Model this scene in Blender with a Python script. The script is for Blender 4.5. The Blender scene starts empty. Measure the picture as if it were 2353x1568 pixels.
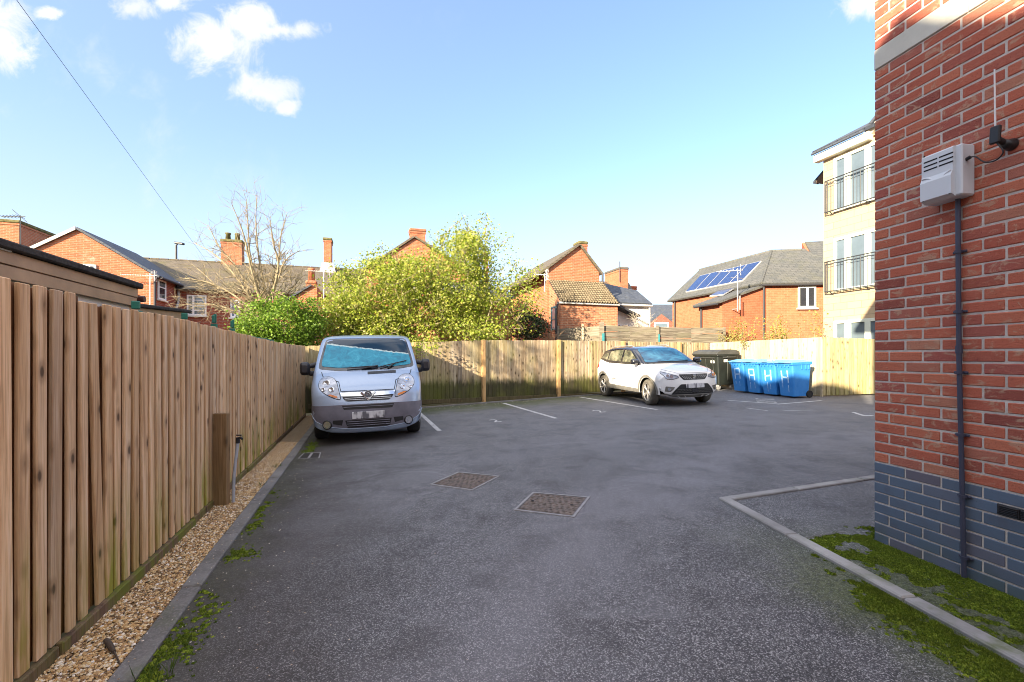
import bpy, bmesh, math, random
from mathutils import Vector, Matrix
from mathutils.bvhtree import BVHTree
from mathutils.geometry import delaunay_2d_cdt

V = Vector
R = math.radians
RND = random.Random(7)
SC = bpy.context.scene
COL = SC.collection
UP = V((0, 0, 1))

# ------------------------------------------------------------------ places
F, CX, HY, CAMH = 1046.0, 1176.5, 820.0, 1.38


def at(px, py, Y):
    """a point of the place, measured on the photo, at distance Y"""
    return V(((px - CX) / F * Y, Y, CAMH + (HY - py) / F * Y))


def gz(x, y):
    """height of the gently sloping car park"""
    x = min(max(x, -14), 16)
    y = min(max(y, -6), 30)
    return .025 * x + .012 * y - .10


def G(px, py):
    u, v = (px - CX) / F, (HY - py) / F
    t = 1.48 / (.025 * u + .012 - v)
    return V((u * t, t, gz(u * t, t)))


EX, EY = V((.954, .30, 0)), V((-.30, .954, 0))      # the grid of the old streets


# ------------------------------------------------------------------ objects
BASE = {}


def tag(o, label=None, cat=None, group=None, kind=None):
    if label: o['label'] = label
    if cat: o['category'] = cat
    if group: o['group'] = group
    if kind: o['kind'] = kind
    return o


def thing(name, loc, label, cat, group=None):
    o = bpy.data.objects.new(name, None)
    COL.objects.link(o)
    o.location = loc
    o.empty_display_size = .2
    BASE[o.name] = V(loc)
    return tag(o, label, cat, group)


def copy_tree(o, parent=None):
    c = o.copy()
    COL.objects.link(c)
    c.parent = parent
    for ch in list(o.children):
        copy_tree(ch, c)
    return c


def ground_tilt(o, fwd):
    """stand a thing with local +y along fwd on the sloping ground"""
    n = V((-.025, -.012, 1)).normalized()
    f = V((fwd[0], fwd[1], 0))
    f = (f - n * f.dot(n)).normalized()
    x = f.cross(n)
    m = Matrix((x, f, n)).transposed()
    o.rotation_mode = 'QUATERNION'
    o.rotation_quaternion = m.to_quaternion()


def axes(ex, ey):
    """rotation matrix from two horizontal axes"""
    ex = V(ex).normalized(); ey = V(ey).normalized()
    return Matrix((ex, ey, ex.cross(ey))).transposed()


class MB:
    """collects shapes and links them as ONE mesh object"""
    def __init__(s):
        s.v = []; s.f = []; s.mi = []; s.sm = []

    def add(s, vs, fs, m=0, smooth=False):
        b = len(s.v)
        s.v.extend(tuple(p) for p in vs)
        for f in fs:
            s.f.append(tuple(b + i for i in f)); s.mi.append(m); s.sm.append(smooth)

    def box(s, c, size, mat=None, m=0):
        hx, hy, hz = size[0] / 2, size[1] / 2, size[2] / 2
        vs = [V((x, y, z)) for z in (-hz, hz) for y in (-hy, hy) for x in (-hx, hx)]
        if mat is not None: vs = [mat @ p for p in vs]
        c = V(c)
        s.add([c + p for p in vs], [(0, 2, 3, 1), (4, 5, 7, 6), (0, 1, 5, 4), (2, 6, 7, 3), (0, 4, 6, 2), (1, 3, 7, 5)], m)

    def bbox(s, c, size, mat=None, b=.01, m=0):
        """box with chamfered edges"""
        h = [size[0] / 2, size[1] / 2, size[2] / 2]
        b = min(b, min(h) * .9)
        vs = []; idx = {}
        for sx in (-1, 1):
            for sy in (-1, 1):
                for sz in (-1, 1):
                    for k in range(3):
                        p = [sx * h[0], sy * h[1], sz * h[2]]
                        for j in range(3):
                            if j != k: p[j] -= (sx, sy, sz)[j] * b
                        idx[(sx, sy, sz, k)] = len(vs); vs.append(V(p))
        fs = []
        for k in range(3):
            a, c2 = (k + 1) % 3, (k + 2) % 3
            for sg in (-1, 1):
                q = []
                for (u, w) in ((-1, -1), (1, -1), (1, 1), (-1, 1)):
                    t = [0, 0, 0]; t[k] = sg; t[a] = u; t[c2] = w
                    q.append(idx[(t[0], t[1], t[2], k)])
                fs.append(q if sg > 0 else q[::-1])
        for k in range(3):          # edges along axis k
            a, c2 = (k + 1) % 3, (k + 2) % 3
            for u in (-1, 1):
                for w in (-1, 1):
                    t0 = [0, 0, 0]; t0[k] = -1; t0[a] = u; t0[c2] = w
                    t1 = list(t0); t1[k] = 1
                    q = [idx[(*t0, a)], idx[(*t1, a)], idx[(*t1, c2)], idx[(*t0, c2)]]
                    fs.append(q if u * w < 0 else q[::-1])
        for sx in (-1, 1):
            for sy in (-1, 1):
                for sz in (-1, 1):
                    q = [idx[(sx, sy, sz, k)] for k in range(3)]
                    fs.append(q if sx * sy * sz > 0 else q[::-1])
        if mat is not None: vs = [mat @ p for p in vs]
        c = V(c)
        s.add([c + p for p in vs], fs, m)

    def quad(s, a, b, c, d, m=0):
        s.add([a, b, c, d], [(0, 1, 2, 3)], m)

    def prism(s, poly, ext, m=0):
        """closed polygon (list of 3-D points) pushed along ext"""
        n = len(poly); ext = V(ext)
        vs = [V(p) for p in poly] + [V(p) + ext for p in poly]
        fs = [tuple(range(n))[::-1], tuple(range(n, 2 * n))] + [(i, (i + 1) % n, n + (i + 1) % n, n + i) for i in range(n)]
        nrm = V((0, 0, 0))
        for i in range(n):
            nrm += V(poly[i]).cross(V(poly[(i + 1) % n]))
        if nrm.dot(ext) < 0: fs = [f[::-1] for f in fs]
        s.add(vs, fs, m)

    def tube(s, pts, rad, n=8, m=0, cap=True, smooth=True):
        pts = [V(p) for p in pts]
        if not isinstance(rad, (list, tuple)): rad = [rad] * len(pts)
        vs = []; fs = []
        pu = None
        for i, p in enumerate(pts):
            d = (pts[min(i + 1, len(pts) - 1)] - pts[max(i - 1, 0)]).normalized()
            u = pu if pu is not None else (UP if abs(d.z) < .9 else V((1, 0, 0)))
            u = (u - d * u.dot(d))
            if u.length < 1e-5: u = d.orthogonal()
            u.normalize(); pu = u
            w = d.cross(u)
            for k in range(n):
                a = 2 * math.pi * k / n
                vs.append(p + (u * math.cos(a) + w * math.sin(a)) * rad[i])
        for i in range(len(pts) - 1):
            for k in range(n):
                a, b = i * n + k, i * n + (k + 1) % n
                fs.append((a, b, b + n, a + n))
        s.add(vs, fs, m, smooth)
        if cap:
            s.add(vs[:n], [tuple(range(n))[::-1]], m)
            s.add(vs[-n:], [tuple(range(n))], m)

    def lathe(s, prof, c, ax=(0, 0, 1), n=24, m=0, smooth=True):
        """profile (r, h) turned about axis ax through c"""
        ax = V(ax).normalized(); u = ax.orthogonal().normalized(); w = ax.cross(u); c = V(c)
        vs = []; fs = []
        for (r, h) in prof:
            for k in range(n):
                a = 2 * math.pi * k / n
                vs.append(c + ax * h + (u * math.cos(a) + w * math.sin(a)) * r)
        for i in range(len(prof) - 1):
            for k in range(n):
                a, b = i * n + k, i * n + (k + 1) % n
                fs.append((a, b, b + n, a + n))
        s.add(vs, fs, m, smooth)

    def disc(s, c, ax, r, n=20, m=0):
        ax = V(ax).normalized(); u = ax.orthogonal().normalized(); w = ax.cross(u); c = V(c)
        s.add([c + (u * math.cos(2 * math.pi * k / n) + w * math.sin(2 * math.pi * k / n)) * r for k in range(n)], [tuple(range(n))], m)

    def build(s, name, mats, parent=None, local=False, uv=True, smooth=None, fix=False):
        me = bpy.data.meshes.new(name)
        off = V((0, 0, 0))
        if parent is not None and not local: off = BASE.get(parent.name, V((0, 0, 0)))
        me.from_pydata([(p[0] - off.x, p[1] - off.y, p[2] - off.z) for p in s.v], [], s.f)
        if not isinstance(mats, (list, tuple)): mats = [mats]
        for mm in mats: me.materials.append(mm)
        if len(mats) > 1: me.polygons.foreach_set('material_index', s.mi)
        me.polygons.foreach_set('use_smooth', [bool(q) if smooth is None else smooth for q in s.sm])
        me.update()
        if fix:
            bm = bmesh.new(); bm.from_mesh(me)
            bmesh.ops.recalc_face_normals(bm, faces=bm.faces); bm.to_mesh(me); bm.free()
        if uv: metre_uv(me, off)
        o = bpy.data.objects.new(name, me)
        COL.objects.link(o)
        if parent is not None:
            o.parent = parent
            BASE[o.name] = off
        else:
            BASE[o.name] = V((0, 0, 0))
        return o


def metre_uv(me, off=V((0, 0, 0))):
    """UV in metres: along the wall and up it (or along and up the roof slope)"""
    lay = me.uv_layers.new(name='UVMap')
    data = [0.0] * (2 * len(me.loops))
    vs = me.vertices
    for p in me.polygons:
        n = p.normal
        if abs(n.z) > .97:
            t, b = V((1, 0, 0)), V((0, 1, 0))
        else:
            t = UP.cross(n).normalized(); b = n.cross(t)
        for li in p.loop_indices:
            co = vs[me.loops[li].vertex_index].co + off
            data[2 * li] = co.dot(t); data[2 * li + 1] = co.dot(b)
    lay.data.foreach_set('uv', data)


# ------------------------------------------------------------------ materials
class NT:
    def __init__(s, name):
        s.m = bpy.data.materials.new(name)
        s.m.use_nodes = True
        s.t = s.m.node_tree
        s.bsdf = s.t.nodes['Principled BSDF']
        s.out = s.t.nodes['Material Output']

    def n(s, typ, ins=None, **props):
        nd = s.t.nodes.new('ShaderNode' + typ)
        for k, val in props.items(): setattr(nd, k, val)
        for k, val in (ins or {}).items():
            sock = nd.inputs[k]
            if isinstance(val, bpy.types.NodeSocket): s.t.links.new(val, sock)
            else: sock.default_value = val
        return nd

    def set(s, **kw):
        for k, val in kw.items():
            sock = s.bsdf.inputs[k.replace('_', ' ')]
            if isinstance(val, bpy.types.NodeSocket): s.t.links.new(val, sock)
            else: sock.default_value = val
        return s

    def geo(s): return s.n('NewGeometry')
    def pos(s): return s.geo().outputs['Position']
    def obj(s): return s.n('TexCoord').outputs['Object']
    def uv(s): return s.n('TexCoord').outputs['UV']
    def island(s): return s.geo().outputs['Random Per Island']

    def scale(s, vec, sc):
        sc = (sc, sc, sc) if not isinstance(sc, (tuple, list)) else sc
        return s.n('VectorMath', {0: vec, 1: sc}, operation='MULTIPLY').outputs[0]

    def addv(s, a, b): return s.n('VectorMath', {0: a, 1: b}, operation='ADD').outputs[0]
    def dot(s, a, b): return s.n('VectorMath', {0: a, 1: b}, operation='DOT_PRODUCT').outputs['Value']

    def noise(s, vec, scale=1., detail=4., rough=.55, dist=0.):
        return s.n('TexNoise', {'Vector': vec, 'Scale': scale, 'Detail': detail, 'Roughness': rough, 'Distortion': dist}).outputs['Fac']

    def voro(s, vec, scale=1., out='Distance', feature='F1', rnd=1.):
        nd = s.n('TexVoronoi', {'Vector': vec, 'Scale': scale, 'Randomness': rnd}, feature=feature)
        return nd.outputs[out]

    def ramp(s, fac, stops, interp='LINEAR'):
        nd = s.n('ValToRGB', {'Fac': fac})
        cr = nd.color_ramp; cr.interpolation = interp
        while len(cr.elements) > 1: cr.elements.remove(cr.elements[-1])
        for i, (p, c) in enumerate(stops):
            e = cr.elements[0] if i == 0 else cr.elements.new(p)
            e.position = p
            e.color = c4(c)
        return nd.outputs['Color']

    def map(s, val, a, b, c=0., d=1., smooth=True):
        return s.n('MapRange', {'Value': val, 'From Min': a, 'From Max': b, 'To Min': c, 'To Max': d},
                   interpolation_type='SMOOTHSTEP' if smooth else 'LINEAR').outputs['Result']

    def math(s, op, a, b=0.):
        return s.n('Math', {0: a, 1: b}, operation=op).outputs[0]

    def mix(s, fac, a, b, blend='MIX'):
        nd = s.n('Mix', {}, data_type='RGBA', blend_type=blend)
        for k, val in ((0, fac), (6, a), (7, b)):
            if isinstance(val, bpy.types.NodeSocket): s.t.links.new(val, nd.inputs[k])
            else: nd.inputs[k].default_value = c4(val) if k else val
        return nd.outputs[2]

    def bump(s, height, strength=.5, dist=.01):
        s.set(Normal=s.n('Bump', {'Height': height, 'Strength': strength, 'Distance': dist}).outputs['Normal'])
        return s


def c4(c):
    if isinstance(c, (int, float)): return (c, c, c, 1)
    return (*c, 1) if len(c) == 3 else c


def plain(name, col, rough=.6, metal=0., var=.08, scale=6., spec=.5, coat=0., bump=0.):
    t = NT(name)
    n = t.noise(t.obj(), scale, 5., .6)
    lo = tuple(x * (1 - var) for x in col); hi = tuple(min(1, x * (1 + var)) for x in col)
    t.set(Base_Color=t.ramp(n, [(.3, lo), (.7, hi)]), Roughness=rough, Metallic=metal, Specular_IOR_Level=spec)
    if coat: t.set(Coat_Weight=coat, Coat_Roughness=.04)
    if bump: t.bump(t.noise(t.obj(), scale * 6, 4.), bump, .01)
    return t.m


def brick_mat(name, c1, c2, mortar, soot=.35, lime=0.):
    t = NT(name)
    uv = t.uv()
    wob = t.n('TexNoise', {'Vector': uv, 'Scale': 2.2, 'Detail': 2.})
    b = t.n('TexBrick', {'Vector': uv, 'Scale': 1., 'Brick Width': .235, 'Row Height': .075, 'Mortar Size': .009,
                         'Mortar Smooth': .35, 'Bias': -.1, 'Color1': c4(c1), 'Color2': c4(c2), 'Mortar': c4(mortar)})
    n1 = t.noise(t.pos(), .9, 6., .65)
    n2 = t.noise(t.pos(), 5.5, 5., .7)
    col = t.mix(t.map(n2, .35, .75, 0, .5), b.outputs['Color'], tuple(x * .45 for x in c1), 'MIX')
    col = t.mix(t.map(n1, .52, .74, 0, soot), col, (.05, .045, .03))
    if lime:
        col = t.mix(t.map(t.noise(t.pos(), 1.7, 6., .7), .58, .72, 0, lime), col, (.55, .5, .42))
    t.set(Base_Color=col, Roughness=.9, Specular_IOR_Level=.2)
    t.bump(b.outputs['Fac'], -.4, .01)
    return t.m


def roof_mat(name, c1, c2, w=.25, h=.18, moss=.3, mosscol=(.10, .10, .03), bump=.6):
    t = NT(name)
    uv = t.uv()
    b = t.n('TexBrick', {'Vector': uv, 'Scale': 1., 'Brick Width': w, 'Row Height': h, 'Mortar Size': .008,
                         'Mortar Smooth': .2, 'Color1': c4(c1), 'Color2': c4(c2), 'Mortar': c4(tuple(x * .35 for x in c1))})
    sep = t.n('SeparateXYZ', {0: uv})
    saw = t.math('FRACT', t.math('DIVIDE', sep.outputs[1], h))
    n1 = t.noise(t.pos(), 1.3, 6., .7)
    n2 = t.noise(t.pos(), 9., 4., .7)
    col = t.mix(t.map(n2, .3, .8, 0, .4), b.outputs['Color'], tuple(min(1, x * 1.7) for x in c2))
    col = t.mix(t.map(n1, .45, .7, 0, moss), col, mosscol)
    t.set(Base_Color=col, Roughness=.75, Specular_IOR_Level=.35)
    t.bump(t.math('ADD', t.math('MULTIPLY', saw, -.6), t.math('MULTIPLY', b.outputs['Fac'], -.5)), bump, .02)
    return t.m


def wood_mat(name, base, dark, pale, knots=.7, algae=(0, 0), algcol=(.17, .20, .02), foot=None, grain=1., slime=0., tones=.75):
    """sawn boards, the grain running up; algae=(height above ground where it ends, amount)"""
    t = NT(name)
    isl = t.island()
    off = t.n('CombineXYZ', {0: t.math('MULTIPLY', isl, 37.), 1: t.math('MULTIPLY', isl, 91.), 2: t.math('MULTIPLY', isl, 53.)}).outputs[0]
    p = t.addv(t.pos(), off)
    g1 = t.noise(t.scale(p, (22, 22, .9)), 1., 5., .6, 1.2)
    g2 = t.noise(t.scale(p, (90, 90, 2.5)), 1., 4., .65, .3)
    g3 = t.noise(t.scale(p, (6, 6, 1.1)), 1., 3., .6)
    col = t.ramp(g1, [(.25, dark), (.48, base), (.75, pale)])
    col = t.mix(t.map(g2, .45, .68, 0, .58 * grain), col, dark)
    col = t.mix(t.map(g3, .5, .75, 0, .4), col, tuple(x * .6 for x in base))
    tone = t.ramp(isl, [(0, (.5, .5, .54)), (.25, (.95, .92, .9)), (.45, (.68, .62, .55)), (.7, (1.12, 1.07, 1.0)), (.85, (.8, .8, .82)), (1, (1.0, .93, .8))])
    col = t.mix(tones, col, tone, 'MULTIPLY')
    kv = t.n('TexVoronoi', {'Vector': t.scale(p, (10., 10., 5.2)), 'Scale': 1.})
    k = kv.outputs['Distance']
    gate = t.map(t.n('SeparateColor', {0: kv.outputs['Color']}).outputs[0], .50, .56)
    kn = t.math('MULTIPLY', t.map(k, .20, .09), gate)
    ring = t.math('MULTIPLY', t.map(k, .42, .18, 0, .5), gate)
    col = t.mix(ring, col, tuple(x * .55 for x in dark))
    col = t.mix(t.math('MULTIPLY', kn, knots), col, (.035, .02, .012))
    z = t.n('SeparateXYZ', {0: t.pos()}).outputs[2]
    if algae[1]:
        isl2 = t.math('FRACT', t.math('MULTIPLY', isl, 7.31))
        a = t.noise(t.scale(p, (7, 7, 1.3)), 1., 4., .65)
        hgt = t.map(z, algae[0], algae[0] * .12 - .05)
        am = t.math('MULTIPLY', t.math('MULTIPLY', hgt, t.map(a, .36, .62)), t.map(isl2, .25, .8, .15, 1.))
        col = t.mix(t.math('MULTIPLY', am, algae[1]), col, algcol)
    if foot:
        a = t.noise(t.scale(p, (9, 9, 2.)), 1., 4., .7)
        hgt = t.map(t.math('ADD', z, t.math('MULTIPLY', a, -.5)), foot[0] - .25, foot[0] - .5)
        col = t.mix(t.math('MULTIPLY', hgt, foot[1]), col, foot[2])
    if slime:
        a = t.noise(t.scale(t.pos(), (1.6, 1.6, .8)), 1., 4., .6)
        col = t.mix(t.math('MULTIPLY', t.map(a, .42, .62), slime), col, algcol)
    t.set(Base_Color=col, Roughness=.82, Specular_IOR_Level=.25)
    t.bump(t.math('ADD', g2, t.math('MULTIPLY', g1, .8)), .5, .004)
    return t.m


def leaf_mat(name, cols, trans=.35):
    t = NT(name)
    col = t.ramp(t.island(), [(i / (len(cols) - 1), c) for i, c in enumerate(cols)])
    n = t.noise(t.pos(), 1.1, 3.)
    col = t.mix(t.map(n, .38, .66, 0, .3), col, tuple(x * .5 for x in cols[0]))
    t.set(Base_Color=col, Roughness=.5, Specular_IOR_Level=.3)
    tr = t.n('BsdfTranslucent', {'Color': col})
    mx = t.n('MixShader', {0: trans})
    t.t.links.new(t.bsdf.outputs[0], mx.inputs[1]); t.t.links.new(tr.outputs[0], mx.inputs[2])
    t.t.links.new(mx.outputs[0], t.out.inputs['Surface'])
    return t.m


def glass_mat(name, col, rough=.03, trans=0., alpha=1., spec=.8):
    t = NT(name)
    n = t.noise(t.pos(), 1.3, 3.)
    t.set(Base_Color=t.ramp(n, [(.3, tuple(x * .8 for x in col)), (.7, tuple(x * 1.15 for x in col))]), Roughness=rough,
          Specular_IOR_Level=spec, Coat_Weight=.6, Coat_Roughness=.02, Alpha=alpha)
    return t.m
# ------------------------------------------------------------------ light, sky, camera
SC.render.engine = 'CYCLES'
SC.cycles.use_denoising = True
SC.cycles.filter_width = 1.0
SC.cycles.max_bounces = 7
SC.cycles.diffuse_bounces = 3
SC.cycles.glossy_bounces = 3
SC.cycles.transmission_bounces = 4
SC.cycles.transparent_max_bounces = 8
SC.cycles.sample_clamp_indirect = 6
SC.view_settings.view_transform = 'Standard'
SC.view_settings.look = 'None'
SC.view_settings.exposure = EXPO = 1.88
SC.view_settings.gamma = 1.0

SUN_EL = math.atan(.36)
SUND = V((.62, .785, 0)).normalized() * math.cos(SUN_EL) - UP * math.sin(SUN_EL)
sd = bpy.data.lights.new('sun', 'SUN')
sd.energy = 4.8
sd.angle = R(.5)
sd.color = (1.0, .84, .62)
so = bpy.data.objects.new('sun', sd)
COL.objects.link(so)
so.rotation_euler = SUND.to_track_quat('-Z', 'Y').to_euler()
so.location = (-20, -25, 20)

wd = bpy.data.worlds.new('World')
SC.world = wd
wd.use_nodes = True
wt = NT.__new__(NT)
wt.t = wd.node_tree
bg = wt.t.nodes['Background']
sky = wt.n('TexSky', sky_type='NISHITA', sun_disc=False, sun_elevation=SUN_EL, sun_rotation=R(218.3), altitude=50, air_density=1.0, dust_density=.4, ozone_density=1.6)
dirv = wt.n('TexCoord').outputs['Generated']
sx = wt.n('SeparateXYZ', {0: dirv})
yy = wt.math('MAXIMUM', sx.outputs[1], .05)
uu = wt.math('DIVIDE', sx.outputs[0], yy)
vv = wt.math('DIVIDE', sx.outputs[2], yy)
mask = None
for (bx, by, rx, ry) in ((495, 105, 95, 80), (575, 50, 95, 52), (655, 70, 85, 26), (605, 208, 76, 46), (662, 246, 34, 20), (0, 95, 76, 105), (312, 18, 58, 30),
                         (395, 5, 60, 22), (115, 30, 36, 16), (1990, 0, 90, 42)):
    a = wt.math('DIVIDE', wt.math('SUBTRACT', uu, (bx - CX) / F), rx / F)
    b = wt.math('DIVIDE', wt.math('SUBTRACT', vv, (HY - by) / F), ry / F)
    d = wt.math('SUBTRACT', 1.0, wt.math('SQRT', wt.math('ADD', wt.math('MULTIPLY', a, a), wt.math('MULTIPLY', b, b))))
    mask = d if mask is None else wt.math('MAXIMUM', mask, d)
uvv = wt.n('CombineXYZ', {0: uu, 1: vv, 2: 0.}).outputs[0]
cn = wt.noise(uvv, 11., 10., .66, .5)
cn2 = wt.noise(uvv, 2.6, 5., .6, .6)
mm_ = wt.math('ADD', mask, wt.math('MULTIPLY', wt.math('SUBTRACT', cn, .5), 3.0))
core = wt.map(mm_, -.15, .75)
wisp = wt.math('MULTIPLY', wt.map(wt.math('ADD', cn2, wt.math('MULTIPLY', cn, .5)), .80, 1.2), wt.map(uu, .25, -.9, .0, .45))
low = wt.map(sx.outputs[2], .42, .03, 0., 1.)
tint = wt.mix(1., sky.outputs[0], (.80, .87, 1.03), 'MULTIPLY')
hz = wt.mix(wt.math('MULTIPLY', low, .78), tint, (2.15, 2.32, 2.62))
lft = wt.math('MULTIPLY', wt.map(uu, .6, -1.1, 0., .30), wt.map(sx.outputs[2], .0, .3, 0, 1))
hz = wt.mix(lft, hz, (1.6, 2.1, 2.65))
hz = wt.mix(.14, hz, (1.9, 2.2, 2.6))
cl = wt.mix(wt.math('MAXIMUM', core, wisp), hz, wt.mix(wt.map(cn2, .35, .65), (2.25, 2.38, 2.6), (2.7, 2.72, 2.78)))
# broken bright cloud overhead and behind, unseen, added to lighten the shade
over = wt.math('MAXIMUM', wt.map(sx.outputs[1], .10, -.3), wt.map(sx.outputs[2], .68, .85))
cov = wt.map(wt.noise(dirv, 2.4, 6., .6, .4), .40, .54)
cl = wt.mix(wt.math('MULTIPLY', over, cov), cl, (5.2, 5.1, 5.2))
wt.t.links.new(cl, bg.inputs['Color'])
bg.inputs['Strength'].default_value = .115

cd = bpy.data.cameras.new('camera')
cd.sensor_width = 36
cd.lens = 36 * F / 2353
cd.shift_y = (HY - 784) / 2353
cd.clip_start = .05
cd.clip_end = 2000
co = bpy.data.objects.new('camera', cd)
COL.objects.link(co)
co.location = (0, 0, CAMH)
co.rotation_euler = (R(90), 0, 0)
SC.camera = co

# ------------------------------------------------------------------ ground
t = NT('soil')
n = t.noise(t.pos(), .8, 6., .6)
t.set(Base_Color=t.ramp(n, [(.35, (.05, .06, .02)), (.65, (.12, .10, .06))]), Roughness=.95)
SOIL = t.m
g = MB()
xs = [-400, -120, -60, -30, -14, -6, 0, 6, 11, 16, 30, 60, 120, 400]
ys = [-200, -60, -20, -6, 0, 6, 12, 18, 24, 30, 60, 120, 300, 800]
g.add([V((x, y, gz(x, y) - .035)) for y in ys for x in xs],
      [(j * 14 + i, j * 14 + i + 1, (j + 1) * 14 + i + 1, (j + 1) * 14 + i) for j in range(13) for i in range(13)])
tag(g.build('ground', SOIL), kind='structure')

FL = lambda y: -1.5545 - .3156 * y                # left fence line
KL = lambda y: -1.08 - .316 * y                   # kerb, tarmac side
BF = lambda x: 13.65 + .47 * x                    # back fence line
JX, JY, EXX, EYY = 7.45, 17.15, 8.62, 12.7        # corner and end of the pale fence
RK = lambda y: 2.553 - .1325 * y                  # right kerb, outer edge


def asphalt():
    t = NT('tarmac')
    p = t.pos()
    cell = t.n('SeparateColor', {0: t.voro(p, 195., 'Color')}).outputs[0]
    fine = t.ramp(cell, [(0, (.016, .016, .018)), (.45, (.056, .056, .063)), (.70, (.13, .13, .142)), (.87, (.37, .37, .385)), (1, (.68, .67, .67))])
    cell2 = t.n('SeparateColor', {0: t.voro(p, 55., 'Color')}).outputs[1]
    fine = t.mix(.25, fine, t.ramp(cell2, [(0, (.055, .054, .058)), (1, (.18, .178, .185))]))
    big = t.noise(t.scale(p, (1., .6, 1.)), .8, 5., .6, 1.2)
    mid = t.noise(p, 2.3, 5., .6, .4)
    ring = t.n('VectorMath', {0: t.n('CombineXYZ', {0: t.n('SeparateXYZ', {0: p}).outputs[0], 1: t.n('SeparateXYZ', {0: p}).outputs[1], 2: 0.}).outputs[0], 1: (6.4, .5, 0)}, operation='DISTANCE').outputs['Value']
    ring = t.math('ADD', ring, t.math('MULTIPLY', t.math('SUBTRACT', big, .5), 1.6))
    sweep = t.math('MAXIMUM', t.math('MULTIPLY', t.map(ring, 5.7, 6.6), t.map(ring, 7.5, 6.7)), t.math('MULTIPLY', t.math('MULTIPLY', t.map(ring, 8.1, 8.7), t.map(ring, 9.5, 8.8)), .55))
    col = t.mix(t.map(big, .36, .68, 0, .45), t.mix(.22, fine, (.045, .045, .05)), t.mix(.38, fine, (.20, .20, .225)))
    col = t.mix(t.math('MULTIPLY', sweep, .36), col, (.235, .232, .255))
    cA = G(935, 1110)
    rA = t.n('VectorMath', {0: p, 1: (cA.x, cA.y, cA.z)}, operation='DISTANCE').outputs['Value']
    rA = t.math('ADD', rA, t.math('MULTIPLY', t.noise(p, 3., 2.), .12))
    arc = t.math('MULTIPLY', t.map(rA, .50, .54), t.map(rA, .60, .56))
    arc2 = t.math('MULTIPLY', t.map(rA, .66, .68), t.map(rA, .72, .70))
    col = t.mix(t.math('MULTIPLY', t.math('MULTIPLY', t.math('MAXIMUM', arc, arc2), t.map(t.noise(p, 2., 3.), .35, .6)), .30), col, (.24, .24, .26))
    col = t.mix(t.map(mid, .46, .74, 0, .38), col, (.043, .043, .046))
    worn = t.noise(t.scale(p, (.5, 1.8, 1)), .9, 4., .6, 1.5)
    col = t.mix(t.map(worn, .55, .7, 0, .16), col, (.26, .26, .28))
    # the far side is paler and bluer
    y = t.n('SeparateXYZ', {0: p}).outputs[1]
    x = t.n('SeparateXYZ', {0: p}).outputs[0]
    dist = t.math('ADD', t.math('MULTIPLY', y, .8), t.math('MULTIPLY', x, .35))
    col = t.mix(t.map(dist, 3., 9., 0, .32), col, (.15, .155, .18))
    big2 = t.noise(p, 1.7, 6., .65, .3)
    # green stain along the kerbs and the back fence
    d1 = t.math('SUBTRACT', t.math('ADD', t.math('MULTIPLY', y, -.1325), 2.553), x)
    m1 = t.math('MULTIPLY', t.map(t.math('ADD', d1, t.math('MULTIPLY', big2, -.9)), .25, -.35), t.map(y, 4.1, 2.6))
    m1 = t.math('MULTIPLY', m1, t.map(d1, -.7, -.12, .45, 1.))
    d2 = t.math('ADD', t.math('ADD', x, t.math('MULTIPLY', y, .316)), 1.08)
    m2 = t.math('MULTIPLY', t.map(t.math('ADD', d2, t.math('MULTIPLY', big2, -1.0)), .05, -.5), .75)
    d3 = t.math('SUBTRACT', t.math('ADD', t.math('MULTIPLY', x, .47), 13.65), y)
    m3 = t.math('MULTIPLY', t.map(t.math('ADD', d3, t.math('MULTIPLY', big2, -3.0)), 1.0, -1.1), t.map(x, 5.5, 1., .35, 1.))
    m = t.math('MAXIMUM', t.math('MAXIMUM', m1, m2), m3)
    green = t.ramp(cell2, [(0, (.030, .042, .010)), (.6, (.065, .085, .018)), (1, (.10, .115, .035))])
    col = t.mix(t.math('MULTIPLY', m, .74), col, green)
    dirt = t.map(t.math('ADD', d2, t.math('MULTIPLY', big2, -1.5)), .9, -.5)
    col = t.mix(t.math('MULTIPLY', dirt, .62), col, (.042, .033, .028))
    t.set(Base_Color=col, Roughness=t.map(mid, .3, .8, .72, .95), Specular_IOR_Level=.35)
    h = t.math('ADD', cell, t.math('MULTIPLY', cell2, .6))
    t.bump(h, .55, .004)
    return t.m


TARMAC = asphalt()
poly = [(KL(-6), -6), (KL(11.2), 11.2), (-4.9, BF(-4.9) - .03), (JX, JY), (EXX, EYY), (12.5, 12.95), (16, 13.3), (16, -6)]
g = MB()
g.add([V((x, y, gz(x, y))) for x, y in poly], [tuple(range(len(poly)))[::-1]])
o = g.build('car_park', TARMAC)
bm = bmesh.new(); bm.from_mesh(o.data); bmesh.ops.triangulate(bm, faces=bm.faces); bm.to_mesh(o.data); bm.free()
for p_ in o.data.polygons:
    if p_.normal.z < 0: p_.flip()
tag(o, kind='structure')

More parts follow.
